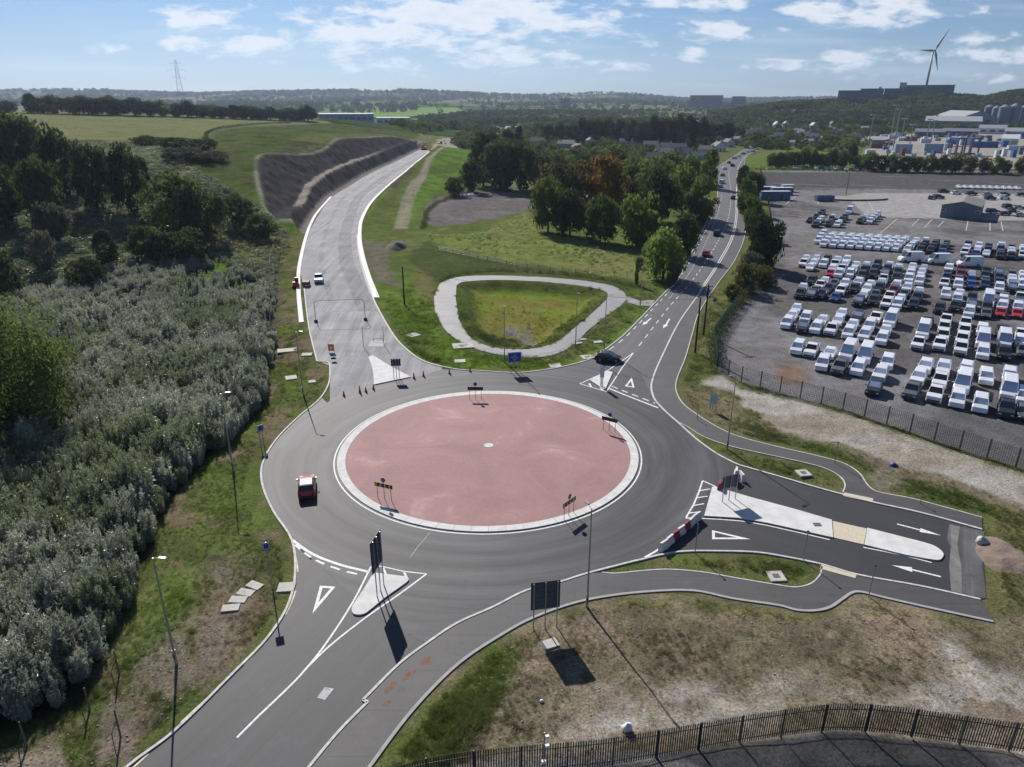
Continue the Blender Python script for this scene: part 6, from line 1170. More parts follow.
TR = [ # base x, base y, crown width, top y, tone, shape, label
 (24,190,64,103,'dark','round','tallest dark tree at the upper left corner of the hillside'),(66,196,44,130,'dark','round','dark tree just right of the tallest hillside tree'),(98,210,38,135,'dark','round','greyish rounded tree in front of the pale field corner'),(132,214,36,145,'dark','round','grey-brown tree at the hillside crest left of the slim tree'),
(145,192,15,157,'dark','tall','slim dark tree standing alone on the hillside'),(176,237,60,174,'mid','round','large green tree in the middle of the bracken slope'),(208,240,44,186,'dark','round','dark tree touching the large green tree on its right'),(108,264,24,231,'dark','tall','small dark tree low on the bracken slope'),
 (48,226,42,150,'dark','round','dark tree hanging over the bracken below the tallest one'),
 (88,288,46,258,'dark','bush','dark bush at the foot of the bracken slope'),(58,242,36,200,'grey','bush','grey leafy bush in the bracken beside a paler one'),(46,272,30,228,'grey','bush','small grey bush low among the bracken'),(240,226,34,192,'dark','bush','dark bush beside the green spur of the hill'),(262,240,34,214,'dark','bush','low dark bush at the tip of the green spur'),
 (185,262,50,228,'dark','bush','wide dark bush above the thicket edge'),(18,440,120,300,'mid','round','very large green tree at the left edge among the grey thicket'),(-25,430,110,285,'dark','round','huge dark tree partly out of view on the left edge'),(150,262,40,226,'dark','bush','dark bush between the slim tree and thicket'),
 (-4,225,56,160,'dark','round','dark tree at the extreme left of the hillside'),(4,300,46,250,'dark','bush','dark bush at the left edge where bracken meets thicket'),
 # hillside strip of scrub under the field
 (150,146,34,135,'dark','bush','dark scrub under the pale field, nearest the grey trees'),(176,149,36,137,'dark','bush','dark scrub under the pale field, middle clump'),(200,152,34,138,'dark','bush','dark scrub under the pale field beside the curving fence'),(186,160,50,146,'grey','bush','grey-green scrub band below the dark scrub'),(212,162,34,150,'grey','bush','small grey-green scrub at the edge of the green spur'),
 # middle wood
 (483,186,30,133,'dark','round','dark tree nearest the grassy bank of the new road'),(500,190,36,134,'dark','round','second dark tree from the grassy bank'),(520,190,38,142,'dark','round','dark tree behind the grey bare ground'),(540,186,30,150,'dark','round','low dark tree at the end of the dark belt'),(472,192,26,160,'dark','bush','dark bush on the grassy bank beside the bare ground'),(455,196,22,176,'dark','bush','small dark bush at the corner of the bare ground'),
 (519,152,15,127,'conifer','cone','dark pointed tree behind the dark belt'),(508,150,14,130,'dark','tall','narrow dark tree left of the pointed one'),(492,150,18,131,'dark','round','dark tree at the back of the dark belt'),
 (548,232,34,177,'mid','round','rounded green tree at the left front of the central wood'),(570,236,34,190,'dark','round','dark rounded tree at the front of the central wood'),(566,212,56,158,'brown','round','big brownish tree in the central wood'),(604,214,44,154,'orange','round','orange autumn tree, the brightest colour in the wood'),(600,242,38,196,'mid','round','mossy green tree at the wood edge below the orange one'),
 (637,246,40,190,'bright','round','bright green rounded tree at the front of the wood'),(624,206,30,176,'dark','round','dark tree between the orange and bright trees'),(655,222,40,168,'dark','round','dark tree behind the bright rounded one'),(682,216,38,166,'mid','round','leafy green tree toward the road side of the wood'),(700,224,32,176,'mid','round','green tree leaning over the road edge'),
 (663,279,42,229,'bright','round','bright green tree standing alone in the meadow corner'),(684,256,28,214,'dark','round','dark tree just behind the lone bright tree'),(655,194,44,158,'mid','round','green tree high in the wood behind'),(708,188,18,150,'bright','tall','tall narrow bright green tree beside the road'),(690,184,30,156,'bright','round','bright leafy tree at the back of the wood by the road'),(672,186,34,152,'mid','round','green tree left of the narrow bright one'),
 (632,186,34,158,'mid','round','green tree behind the wood above the white roof'),(615,182,30,150,'dark','round','dark tree at the back of the wood'),(585,180,34,152,'dark','round','dark tree behind the brownish tree'),(556,178,28,156,'dark','round','dark tree between the belt and the brownish tree'),(640,268,10,256,'grey','bush','tiny grey shrub in the meadow'),(636.5,285,5,262,'mid','tall','thin grey sapling at the corner of the meadow'),(673,284,16,262,'grey','bush','grey shrub at the foot of the lone bright tree'),
 # road side of the compound
 (762,268,36,216,'conifer','round','dark conifer-like tree between the road and compound'),(745,292,32,262,'olive','bush','rounded olive bush beside the northeast footpath'),(762,286,34,266,'olive','bush','olive bush above the ivy covered fence'),(752,272,26,250,'grey','bush','grey-green bush below the dark conifer'),(750,228,22,196,'mid','round','green tree by the site cabins'),(757,240,24,210,'dark','round','dark tree above the conifer'),(745,214,18,178,'mid','tall','narrow green tree lining the footpath'),(752,202,18,168,'dark','round','dark tree beside the footpath near the far yard'),(742,190,14,166,'olive','tall','slim olive tree at the start of the roadside row'),
 (733,300,22,284,'olive','bush','low bush at the footpath before the olive bushes'),
]
for t in TR: tree(t[0], t[1], t[2], t[3], t[4], t[5], t[6], cat='bush' if t[5] == 'bush' else 'tree', flat=t[1] > 170 and t[0] > 420)
# hedge trees behind the hilltop field
hx_ = [(-20,26,13),(8,20,10),(32,14,16),(44,22,15),(55,24,16),(73,20,17),(84,24,16),(98,26,16),(112,24,17),(118,18,16),(135,24,15),(150,18,14),(163,16,13),(178,18,12),(188,22,13),(200,20,11),(213,18,10),(223,16,10),(234,14,10),(243,18,12),(253,18,10),(262,16,9),(271,20,10),(282,16,9),(292,18,10),(300,18,9),(308,20,13)]
for k, (px, wd, ht) in enumerate(hx_):
    by = np.interp(px, [-20, 30, 180, 320], [108, 108.8, 112.5, 117.5]); tree(px, by + 4.2, wd, by - ht * .9, 'dark' if k % 4 else 'mid', 'round' if wd > 14 else 'tall', 'dark hedge tree behind the pale field, %s counting from the left edge' % ORD[k], group='hedge trees behind the hilltop field')
# row of trees at the port boundary
for k, (px, by, wd, tp, tn) in enumerate([(772,168,12,153,'mid'),(779,168,12,152,'olive'),(787,167,14,150,'olive'),(795,168,14,152,'dark'),(804,167,14,147,'mid'),(813,168,13,150,'dark'),(822,168,14,152,'olive'),(832,168,15,149,'dark'),(841,169,13,150,'mid'),(850,166,12,143,'dark'),(858,170,14,153,'dark'),(868,171,16,152,'mid'),(880,171,16,153,'dark'),(893,172,17,154,'mid'),(906,172,16,154,'dark'),(917,172,12,156,'olive'),(928,173,16,155,'mid'),(941,173,15,155,'dark'),(955,173,17,154,'mid'),(969,173,14,156,'olive'),(982,173,12,156,'brown'),(994,174,14,156,'mid'),(1004,174,10,159,'brown'),(1020,174,14,156,'mid')]):
    tree(px, by, wd, tp, tn, 'round', 'leafy tree in the boundary row above the far yard, %s from the road' % ORD[k], group='trees between the yard and the port', flat=True)
# dark belt of tall trees beyond the village
for k, (px, by, wd, tp) in enumerate([(548,144,14,124),(560,143,16,122),(572,144,15,121),(584,143,16,117),(596,143,17,116),(608,143,16,118),(620,144,15,119),(632,145,18,120),(644,146,18,117),(655,147,18,115),(666,147,20,114),(678,147,20,114),(690,146,18,115),(702,145,16,117),(712,143,16,120),(724,144,20,122),(736,143,16,124)]):
    tree(px, by, wd, tp, 'dark' if k % 3 else 'conifer', 'round', 'tall dark tree in the belt above the village roofs, %s from the west' % ORD[k], group='dark belt of trees above the village', flat=True)

# ---- thicket of grey willow scrub
WIL = leaf_mat('willow_leaf', (.085,.10,.055), (.44,.455,.35), .38, attr='tone', gloss=.09, rnd=.25, clump=2.2)
def willow(seed, nst, h, spread, nl):
    rng = np.random.default_rng(seed); P_, T_ = [], []
    for k in range(nst):
        a = rng.uniform(0, 2*math.pi); lean = rng.uniform(.05, 1) * spread; tip = np.array([math.cos(a)*lean, math.sin(a)*lean, h*rng.uniform(.55, 1.12)*(1-.12*(lean/spread)**2)]); b0 = np.array([math.cos(a)*.2, math.sin(a)*.2, 0])
        t = rng.uniform(.12, 1, nl)**.75; c = b0 + (tip - b0) * t[:, None]; c[:, :2] += (np.array([math.cos(a), math.sin(a)]) * .35 * (t * (1 - t))[:, None] * 2)
        P_.append(c + rng.normal(size=(nl, 3)) * np.array([.09, .09, .06])); T_.append(np.tile((tip - b0) / np.linalg.norm(tip - b0), (nl, 1)))
    p = np.concatenate(P_); tdir = np.concatenate(T_) + rng.normal(size=(len(p), 3)) * .6; tdir /= np.linalg.norm(tdir, axis=1)[:, None]
    nn = rng.normal(size=(len(p), 3)); b = np.cross(tdir, nn); b /= np.linalg.norm(b, axis=1)[:, None]; s = rng.uniform(.7, 1.3, len(p))[:, None]
    t_ = tdir * .19 * s; b = b * .040 * s; v = np.stack([p - t_, p - b, p + t_, p + b], 1).reshape(-1, 3); return mesh_np('willow', v, np.arange(len(v)).reshape(-1, 4), 4, [WIL])
protos = [willow(50 + k, 26, [3.3, 3.9, 2.9, 4.3][k], [.95, 1.15, .85, 1.0][k], 62) for k in range(4)]
def poly_points(poly, step, rng, jit=.9, ymax=1e9, ymin=-1e9):
    a = np.array([q[:2] for q in poly]); lo, hi = a.min(0), a.max(0); xs = np.arange(lo[0], hi[0], step); ys = np.arange(max(lo[1], ymin), min(hi[1], ymax), step); gx, gy = np.meshgrid(xs, ys); gx = gx.ravel() + rng.uniform(-.5, .5, gx.size)*step*jit; gy = gy.ravel() + rng.uniform(-.5, .5, gy.size)*step*jit
    m = inside(gx, gy, poly); return gx[m], gy[m]
rng = np.random.default_rng(3)
thp = W(THICKET); gx, gy = poly_points(thp, 1.12, rng); 
holes = [(207,272,16),(245,285,14),(190,300,8),(262,320,8)]
keep = np.ones(len(gx), bool); dens_ = fbm(gx, gy, 14, 3, 201); 
for (a, b, r_) in holes: q = P(a, b); keep &= np.hypot((gx-q[0]), (gy-q[1])*.6) > r_*.28
keep &= ~((dens_ < .38) & (gy > 110) & (rng.random(len(gx)) < .75)); gx, gy = gx[keep], gy[keep]; gz = land(gx, gy, False)
edge = seg_dist(gx, gy, thp, True); hs = (.72 + .55 * fbm(gx, gy, 9, 3, 211)) * (.62 + .38 * sstep(0, 3.0, edge)) * rng.uniform(.66, 1.25, len(gx)) * (1 - .30 * sstep(110, 150, gy))
tn = fbm(gx, gy, 11, 3, 221)*1.3 - .15 + rng.normal(size=len(gx))*.13; tone = np.stack([.85 + .5*tn, .86 + .48*tn, .85 + .5*tn], 1); gsel = (fbm(gx, gy, 12, 3, 231) + rng.normal(size=len(gx))*.05 > .58)[:, None]; tone = np.where(gsel, tone * np.array([.80, .86, .64]), tone * np.array([1.12,1.12,1.14]))
scatter('willow_thicket', np.c_[gx, gy, gz - .05], rng.uniform(0, 6.28, len(gx)), hs, rng.integers(0, 4, len(gx)), protos, tone, 'silvery grey-green willow thicket filling the low ground on the left', 'thicket')
print('willows', len(gx))
# ---- bracken and bramble on the hillside
BRK = leaf_mat('bracken_leaf', (.11,.13,.07), (.30,.33,.21), .4, attr='tone', gloss=.04, rnd=.25, clump=2)
def clump(seed, n, r_, h, size, m, asp=.7): 
    rng = np.random.default_rng(seed); q = rng.normal(size=(n, 3)); q /= np.linalg.norm(q, axis=1)[:, None]; q[:, 2] = np.abs(q[:, 2]); rr = rng.uniform(.6, 1, n)[:, None]; v, f = leaf_cloud(q*rr*np.array([r_, r_, h]), q, size, asp, rng); return mesh_np('clump', v, f, 4, [m])
bp_ = [clump(70+k, 150, .9, .7, .26, BRK) for k in range(3)]
slope = TW([(-60,160),(0,150),(60,146),(130,141.5),(206,142),(214,158),(190,162),(186,166),(214,178),(240,196),(262,208),(284,230),(290,246),(277,275),(207,262),(120,272),(60,285),(0,300),(-60,320)])
gx, gy = poly_points(slope, 1.55, rng, ymax=400); gz = land(gx, gy, False); tn = fbm(gx, gy, 8, 3, 241); kp = (fbm(gx, gy, 5, 2, 251) > .36); gx, gy, gz, tn = gx[kp], gy[kp], gz[kp], tn[kp]
tn = tn*1.5 - .25 + rng.normal(size=len(gx))*.2; tone = np.stack([.6 + .95*tn, .62 + .98*tn, .5 + .85*tn], 1); br = (fbm(gx, gy, 20, 2, 261) > .60)[:, None]; tone = np.where(br, tone * np.array([.95, .80, .62]), tone)
scatter('bracken', np.c_[gx, gy, gz - .1], rng.uniform(0, 6.28, len(gx)), rng.uniform(.6, 1.7, len(gx)), rng.integers(0, 3, len(gx)), bp_, tone, 'low grey-green bracken and brambles covering the hillside', 'bracken')
print('bracken', len(gx))
# ---- hedges and scrub lines, each a thing of its own
def hedge(name, pts, wd, ht, tone, label, step=1.0, cat='hedge', flat=True, n=34, size=.24):
    p, L_ = resample(pts, step); rng = np.random.default_rng(int(L_*10) % 9999); V_, F_ = [], []; b = 0; x0, y0 = p[0]
    for (x, y) in p:
        zz = HZ(x, y); 
        for _ in range(2):
            c = np.array([x - x0 + rng.normal()*wd*.22, y - y0 + rng.normal()*wd*.22, zz]); q = rng.normal(size=(n, 3)); q /= np.linalg.norm(q, axis=1)[:, None]; q[:, 2] = np.abs(q[:, 2]); s = np.array([wd*.5, wd*.5, ht]) * rng.uniform(.65, 1.15)
            v, f = leaf_cloud(c + q*rng.uniform(.55, 1, n)[:, None]*s, q, size, .75, rng); V_.append(v); F_.append(f + b); b += len(v)
    o = link(name, mesh_np(name, np.concatenate(V_), np.concatenate(F_), 4, [LM[tone]]), None, (x0, y0, 0)); return tag(o, label, cat)
hedge('ivy_hedge', W([(736,309),(745,300),(756,290),(766,281)]), 1.3, 3.0, 'olive', 'ivy smothering the compound fence in a pale topped wall', .5, size=.2)
hedge('hedge', W([(717,368),(714,352),(716,338),(730,318),(738,308)]), 2.2, 2.2, 'dark', 'dark overgrown shrubs at the fence corner of the compound', .7, cat='shrubs')
hedge('hedge', W([(440,282),(455,274),(500,270),(560,274),(610,281),(640,288)]), 1.8, 1.1, 'mid', 'rough dark vegetation bank behind the loop path', .8, cat='scrub', size=.2)
hedge('hedge', W([(452,199),(464,189),(492,187),(530,190)]), 3.0, 2.4, 'dark', 'dark hedge curving round the bare grey ground', 1.2)
hedge('hedge', W([(424,229),(426,214),(436,204),(452,198)]), 2.0, 1.6, 'dark', 'short dark hedge on the near side of the bare grey ground', 1.2)
hedge('hedge', TW([(206,140),(207,134),(216,129.5),(240,125.8),(262,124),(290,123)]), 2.5, 1.6, 'dark', 'thin dark hedge bordering the pale field above the green spur', 2, size=.5)
hedge('hedge', TW([(130,141.5),(160,141),(190,141.5),(206,141)]), 4, 2.2, 'dark', 'dark hedge along the lower edge of the pale field', 2, size=.5)
hedge('hedge', W([(745,283),(757,264),(765,246),(762,228),(758,210),(753,190),(750,176)]), 3.5, 3.0, 'olive', 'overgrown hedge between the footpath and the vehicle compound', 1.2, size=.3)
hedge('hedge', W([(745,169.5),(800,170.3),(862,172),(930,173.5),(1060,175)]), 3, 1.6, 'mid', 'low hedge along the far edge of the yard', 2.2, size=.5)
hedge('hedge', W([(500,343),(515,346),(524,344)]), 2.0, .8, 'mid', 'reedy clump beside the puddle in the grassed basin', .5, cat='reeds', size=.2)
hedge('hedge', W([(487,335),(500,339),(515,343)]), 1.6, .9, 'dark', 'darker reedy clump on the near slope of the basin', .5, cat='reeds', size=.2)
hedge('hedge', W([(416,350),(426,356),(440,362)]), 1.6, .8, 'mid', 'weedy shrubs on the corner verge beside the northern kerb', .5, cat='shrubs', size=.2)
hedge('hedge', W([(245,265),(262,268),(275,272)]), 3.0, 2.6, 'grey', 'grey bushes at the upper right corner of the thicket', .9, cat='shrubs')
# ---- grass and weeds
TUF = leaf_mat('grass_blades', (1.0,1.0,1.0), (1.6,1.6,1.5), .4, attr='tone', rnd=.25, clump=3)
def tuft(seed, n, h, r_, wdt):
    rng = np.random.default_rng(seed); a = rng.uniform(0, 6.28, n); rr = rng.uniform(0, r_, n); b0 = np.stack([np.cos(a)*rr, np.sin(a)*rr, np.zeros(n)], 1); l = np.stack([np.cos(a), np.sin(a), np.zeros(n)], 1)
    tip = b0 + l*rng.uniform(.1, .6, n)[:, None]*h + np.array([0, 0, 1])*h*rng.uniform(.5, 1, n)[:, None]; sd2 = np.stack([-np.sin(a), np.cos(a), np.zeros(n)], 1)*wdt; v = np.stack([b0 - sd2, b0 + sd2, tip], 1).reshape(-1, 3); return mesh_np('tuft', v, np.arange(3*n).reshape(-1, 3), 3, [TUF])
tf = [tuft(90+k, 60, [.22,.34,.5][k], .38, .02) for k in range(3)]
N0 = 230000; yy = 28 + (160-28) * rng.random(N0)**1.25; az = rng.uniform(-47, 47, N0); xx = np.tan(np.radians(az)) * yy; hh = land(xx, yy); cc, gg = cover(xx, yy, hh)
mk = flatmask(xx, yy) > .35; mk &= rng.random(N0) > sstep(95, 158, yy); mk &= seg_dist(xx, yy, W([(301.5,323),(298.6,291),(299.2,268),(305,241)])) > 1.2; mk &= seg_dist(xx, yy, W([(359.5,235),(361.5,252),(367.5,274),(378,298)])) > 1.6; mk &= np.hypot(xx - C_RB[0], yy - C_RB[1]) > 27; inl = inside(xx, yy, _lot); mk &= ~inl; mk &= ~inside(xx, yy, thp)
mk &= rng.random(N0) < np.clip(gg * 1.0 + .02, 0, 1) * (.35 + .65 * sstep(.42, .58, fbm(xx, yy, 3, 3, 301))); xx, yy, hh, cc, gg = xx[mk], yy[mk], hh[mk], cc[mk], gg[mk]
big = fbm(xx, yy, 6, 3, 311); ix = np.where(big > .6, 2, np.where(big > .5, 1, 0)); sc_ = rng.uniform(.45, 1.15, len(xx)) * (.6 + .7*sstep(60, 150, yy)) * (.65 + .5*gg)
scatter('grass', np.c_[xx, yy, hh - .02], rng.uniform(0, 6.28, len(xx)), sc_, ix, tf, cc * np.array([1.32, 1.34, 1.2]), 'rough grass and weeds over the verges and waste ground', 'grass')
print('tufts', len(xx))

mp = W([(425,232),(470,236),(527,214),(545,232),(580,240),(640,258),(668,284),(640,282),(560,270),(500,264),(440,250)])
gx, gy = poly_points(mp, 1.9, np.random.default_rng(5)); kp = fbm(gx, gy, 7, 3, 321) > .47; gx, gy = gx[kp], gy[kp]; gz = land(gx, gy, False); tn = fbm(gx, gy, 10, 3, 331)
rw = np.random.default_rng(6); tone = np.stack([.7 + 1.3*tn, .95 + 1.3*tn, .35 + .6*tn], 1); scatter('weeds', np.c_[gx, gy, gz - .1], rw.uniform(0, 6.28, len(gx)), rw.uniform(.25, .85, len(gx)), rw.integers(0, 3, len(gx)), bp_, tone, 'tall yellow-green weeds over the meadow beyond the loop path', 'weeds')

# ---- stones and dry weeds on the waste ground and the south-west bank
STM = mat('loose_stone', (.25,.22,.185), .9, var=.3, scale=2)
def rock(seed):
    rr = np.random.default_rng(seed); v = rr.normal(size=(8, 3)); v /= np.linalg.norm(v, axis=1)[:, None]; base = np.array([(-1,-1,-.4),(1,-1,-.4),(1,1,-.4),(-1,1,-.4),(-.7,-.7,.6),(.7,-.7,.6),(.7,.7,.6),(-.7,.7,.6)]) * .5 + v*.14
    return mesh_np('rock', base, np.array([(3,2,1,0),(4,5,6,7),(0,1,5,4),(1,2,6,5),(2,3,7,6),(3,0,4,7)]), 4, [STM])
rk = [rock(k) for k in range(4)]
rw = np.random.default_rng(16); wp = W([(993,640),(883,606),(815,622),(733,608),(640,602),(560,616),(505,645),(470,700),(450,760),(600,764),(684,750),(797,731),(837,727),(966,741),(1100,765),(1250,790),(1250,650)]); bankp = W([(225,560),(262,600),(250,640),(195,690),(128,760),(60,820),(-40,790),(40,735),(100,690),(150,640)])
gx, gy = poly_points(wp, .62, rw); k = rw.random(len(gx)) < .30*sstep(.45, .62, fbm(gx, gy, 5, 3, 501)); bx, by = poly_points(bankp, .5, rw); k2 = rw.random(len(bx)) < .22; tx_, ty_ = poly_points(W([(722,392),(745,392),(813,410),(904,440),(1024,482),(1024,500),(965,478),(880,455),(820,437),(770,422)]), .8, rw); k3 = rw.random(len(tx_)) < .2
sx2 = np.r_[gx[k], bx[k2], tx_[k3]]; sy2 = np.r_[gy[k], by[k2], ty_[k3]]; sz2 = land(sx2, sy2)
scatter('loose_stones', np.c_[sx2, sy2, sz2 + .01], rw.uniform(0, 6.28, len(sx2)), rw.uniform(.04, .16, len(sx2)), rw.integers(0, 4, len(sx2)), rk, None, 'loose stones scattered over the waste ground, bank and pale track', 'stones')
wd_ = [clump(170+k, 60, .5, .42, .10, BRK, .5) for k in range(3)]
gx, gy = poly_points(wp, .8, rw); k = rw.random(len(gx)) < .4*sstep(.48, .62, fbm(gx, gy, 7, 3, 511)) + .03; gx, gy = gx[k], gy[k]; tn = rw.random(len(gx)); gz = land(gx, gy)
tone = np.stack([.75 + .6*tn, .72 + .45*tn, .5 + .3*tn], 1); scatter('dry_weeds', np.c_[gx, gy, gz - .05], rw.uniform(0, 6.28, len(gx)), rw.uniform(.3, 1.0, len(gx)), rw.integers(0, 3, len(gx)), wd_, tone, 'dry brown and olive weeds dotted over the waste ground', 'weeds')

# ================================================================== far things
RSL = mat('slate_roof', (.10,.10,.11), .8, var=.2, scale=.8); RBR = mat('brown_tile_roof', (.15,.09,.07), .85, var=.2, scale=.8); RLG = mat('pale_sheet_roof', (.27,.28,.29), .7, var=.1, scale=.3)
WR = mat('render_white', (.62,.60,.56), .9); WC = mat('render_cream', (.48,.43,.34), .9); WG = mat('render_grey', (.30,.30,.31), .9); WBL = mat('wall_pale_blue', (.30,.38,.47), .7)
HN = 0
def house(px, by, ang, w_, d_, he, hr, wm, rm, label):
    w_, d_, he, hr = w_*.82, d_*.66, he*.92, hr*.88
    global HN; HN += 1; x, y = P(px, by); z = HZ(x, y)
    return gable('house', (x, y, z), R(ang), w_, d_, he, hr, wm, rm, label, 'house', doors=((0,1.05,1.0,2.1,DKM),), over=.35, chim=2 if HN % 2 else 1,
      wins=[('f',-w_*.28,1.5,1.2,1.2),('f',w_*.28,1.5,1.2,1.2),('r',-d_*.28,1.5,1.3,1.2),('r',d_*.25,1.5,1.3,1.2),('l',-d_*.25,1.5,1.3,1.2)] + ([('f',0,he-.6,1.1,1.1),('r',0,he-1.0,1.2,1.1)] if he > 4 else []))
hs = [(718,151,10,11,14,4.2,8,WR,RSL,'white gable-fronted house nearest the inside of the road bend'),(706,154,60,9,16,3.6,6.8,WC,RSL,'cream house left of the white gable by the road bend'),(698,160,80,9,22,3.4,6.2,WG,RSL,'long grey house low behind the tall narrow tree'),(728,147,20,9,12,5,8,WR,RSL,'white two storey house right of the white gable'),
 (737,144,30,9,13,5,8,WC,RBR,'cream house at the far end of the roadside row'),(744,136,85,10,26,5,8,WR,RSL,'long pale terrace behind the orange tree'),(756,134,85,10,20,5,8,WG,RSL,'grey terrace beside the long pale one'),(766,129,15,9,12,4,7.5,WR,RSL,'white gabled house at the left of the three steep gables'),(776,127.5,5,11,13,4.5,9.5,WR,RLG,'middle of the three steep white gables on the rise'),(785,127.5,-5,11,13,4.5,9.5,WR,RLG,'right hand of the three steep white gables on the rise'),
 (813,128,10,10,12,4,8.5,WBL,RLG,'pale blue gabled house beyond the hedge lined lane'),(779,138,70,9,17,3.6,6.5,WR,RSL,'white bungalow right of the orange tree'),(770,141,40,8,12,3.4,6,WC,RBR,'small cream bungalow under the orange tree'),(796,145,88,9,24,3.0,4.6,WR,RLG,'long flat white building by the green field'),(811,143.5,88,8,18,3.0,4.6,WC,RLG,'low cream building right of the flat white one'),
 (722,120,40,10,16,4,8,WR,RSL,'white house high in the woods above the dark belt'),(733,124,70,10,18,4,8,WC,RSL,'cream house among the woods right of the high white one'),(751,122,80,10,18,4,7,WG,RBR,'grey house with brown roof on the wooded rise'),(768,119,80,10,30,4,7,WR,RBR,'long white house with brown roof on the wooded rise'),
 (538,145,75,10,20,3.6,7,WG,RSL,'grey farmhouse at the left end of the village line'),(567,148,65,11,22,4.0,7.2,WG,RSL,'large grey barn with a broad slate roof'),(578,151,30,9,14,3.6,6.5,WC,RBR,'small cream house in front of the large barn'),(590,145,10,9,12,4,7,WBL,RSL,'pale blue gable building right of the large barn'),
 (604,141,80,10,24,3.6,6.5,WG,RSL,'long grey bungalow under the dark belt'),(616,142,70,9,17,3.6,6.5,WC,RBR,'brown roofed bungalow under the dark belt'),(626,145,75,9,18,3.6,6.5,WR,RSL,'white bungalow in the middle of the village line'),(639,146,80,9,20,3.6,6.5,WG,RBR,'brown roofed grey bungalow right of the white bungalow'),(651,148,75,9,19,3.6,6.5,WC,RSL,'cream bungalow with slate roof right of the brown roofed one'),(664,150,75,9,18,3.6,6.5,WR,RSL,'white bungalow second from the right of the village line'),(678,151,80,9,20,3.6,6.5,WG,RSL,'grey bungalow at the right end of the village line'),
 (628,186,80,8,12,2.8,4.4,WR,RLG,'bright white low building half hidden between the wood trees'),(590,205,60,8,10,2.8,4.8,WG,RLG,'pale grey shed roof inside the central wood'),(577,212,30,7,9,2.6,4.2,WC,RLG,'small pale shed at the front of the central wood'),(668,158,60,9,15,4,7.5,WC,RSL,'cream house behind the wood, nearer than the village line'),(685,158,70,9,17,4,7.5,WG,RSL,'grey slate roofed house behind the tall narrow tree'),(655,162,70,9,16,3.6,7,WG,RSL,'grey house deep behind the wood trees')]
rv = random.Random(21); extra = []
for _ in range(900):
    px, by = rv.uniform(600, 868), rv.uniform(116, 140)
    if by > 132 and px < 745: continue
    q_ = P(px, by)
    if all(math.hypot(P(a[0], a[1])[0]-q_[0], P(a[0], a[1])[1]-q_[1]) > 24 for a in hs + extra) and not inside(np.array([q_[0]]), np.array([q_[1]]), W([(862,172),(866,150),(880,136),(925,131),(1100,127),(1500,172)]))[0]: extra.append((px, by, rv.uniform(0, 180), rv.uniform(8, 10), rv.uniform(11, 18), rv.choice([3.6,5]), rv.choice([7,8]), rv.choice([WR,WR,WC,WG]), rv.choice([RSL,RSL,RBR]), ''))
    if len(extra) >= 46: break
extra.sort(key=lambda h: h[0])
extra = [h[:9] + ('%s house with %s roof on the wooded rise, %s from the west' % ({WR.name:'white',WC.name:'cream',WG.name:'grey'}[h[7].name], {RSL.name:'slate',RBR.name:'brown'}[h[8].name], ORD[k]),) for k, h in enumerate(extra)]
hs = hs + extra
for h in hs: house(*h)
def far_block(name, px0, px1, by, ty, wm, rm, label, cat='building', dp=40, z=None, storeys=1, roof='flat', T_=False):
    """a large far building: px0..px1 wide, base row by, top row ty"""
    if T_: y0 = T_ if T_ is not True else 1420.0; d_ = rayd((px0+px1)/2, by); x0 = d_[0]/d_[1]*y0; z0 = CAM_H + d_[2]/d_[1]*y0
    else: x0, y0 = P((px0+px1)/2, by); z0 = HZ(x0, y0)
    dep = y0*CP + (CAM_H - z0)*SP; w_ = (px1-px0)/FPX*dep; h_ = (by-ty)/FPX*dep
    rz = math.atan2(-x0, y0); r = empty(name, (x0, y0, z0), rz, label, cat); MB().box((0,dp/2,h_/2-6), (w_,dp,h_+12), wm).build('wall', r)
    if roof == 'flat': MB().box((0,dp/2,h_+.35), (w_+.8,dp+.8,.7), rm).build('roof', r)
    else: q = [(-w_/2-.5,-.5,h_),(w_/2+.5,-.5,h_),(w_/2+.5,dp+.5,h_),(-w_/2-.5,dp+.5,h_),(-w_/2-.5,dp/2,h_*1.55),(w_/2+.5,dp/2,h_*1.55)]; MB().add(q, [(0,1,5,4),(2,3,4,5),(0,4,3),(1,2,5)], rm).build('roof', r)
    n = max(2, min(14, int(w_/9)))
    for s in range(storeys):
        for k in range(n): MB().box((-w_/2 + w_*(k+.5)/n, -.06, h_*(s+.55)/storeys), (w_/n*.6, .12, h_/storeys*.35), GLASSD).build('window', r)
    return r
FBL = mat('factory_blue', (.10,.20,.38), .6); DKB = mat('dark_block', (.12,.13,.15), .8); 
far_block('factory', 320, 374, 125.5, 117, FBL, RLG, 'long blue walled factory with a pale flat roof behind the cutting', 'factory', 70, roof='flat'); far_block('factory', 377, 410, 126.5, 120, mat('factory_pale',(.40,.45,.50),.7), RLG, 'paler lower factory wing right of the long blue one', 'factory', 50)
far_block('shed', 497, 519, 134, 130, WG, RLG, 'broad pale roofed shed left of the dark pointed tree', 'shed', 26, roof='p')
far_block('hilltop_block', 838, 858, 100.5, 91.5, DKB, DKB, 'dark office block at the left end of the hilltop row', dp=50, storeys=3, T_=True); far_block('hilltop_block', 860, 881, 100.5, 89.8, DKB, DKB, 'tallest dark office block in the middle of the hilltop row', dp=50, storeys=3, T_=True); far_block('hilltop_block', 884, 903, 99, 89.5, DKB, DKB, 'dark office block nearest the pale chimney on the hilltop', dp=50, storeys=3, T_=True)
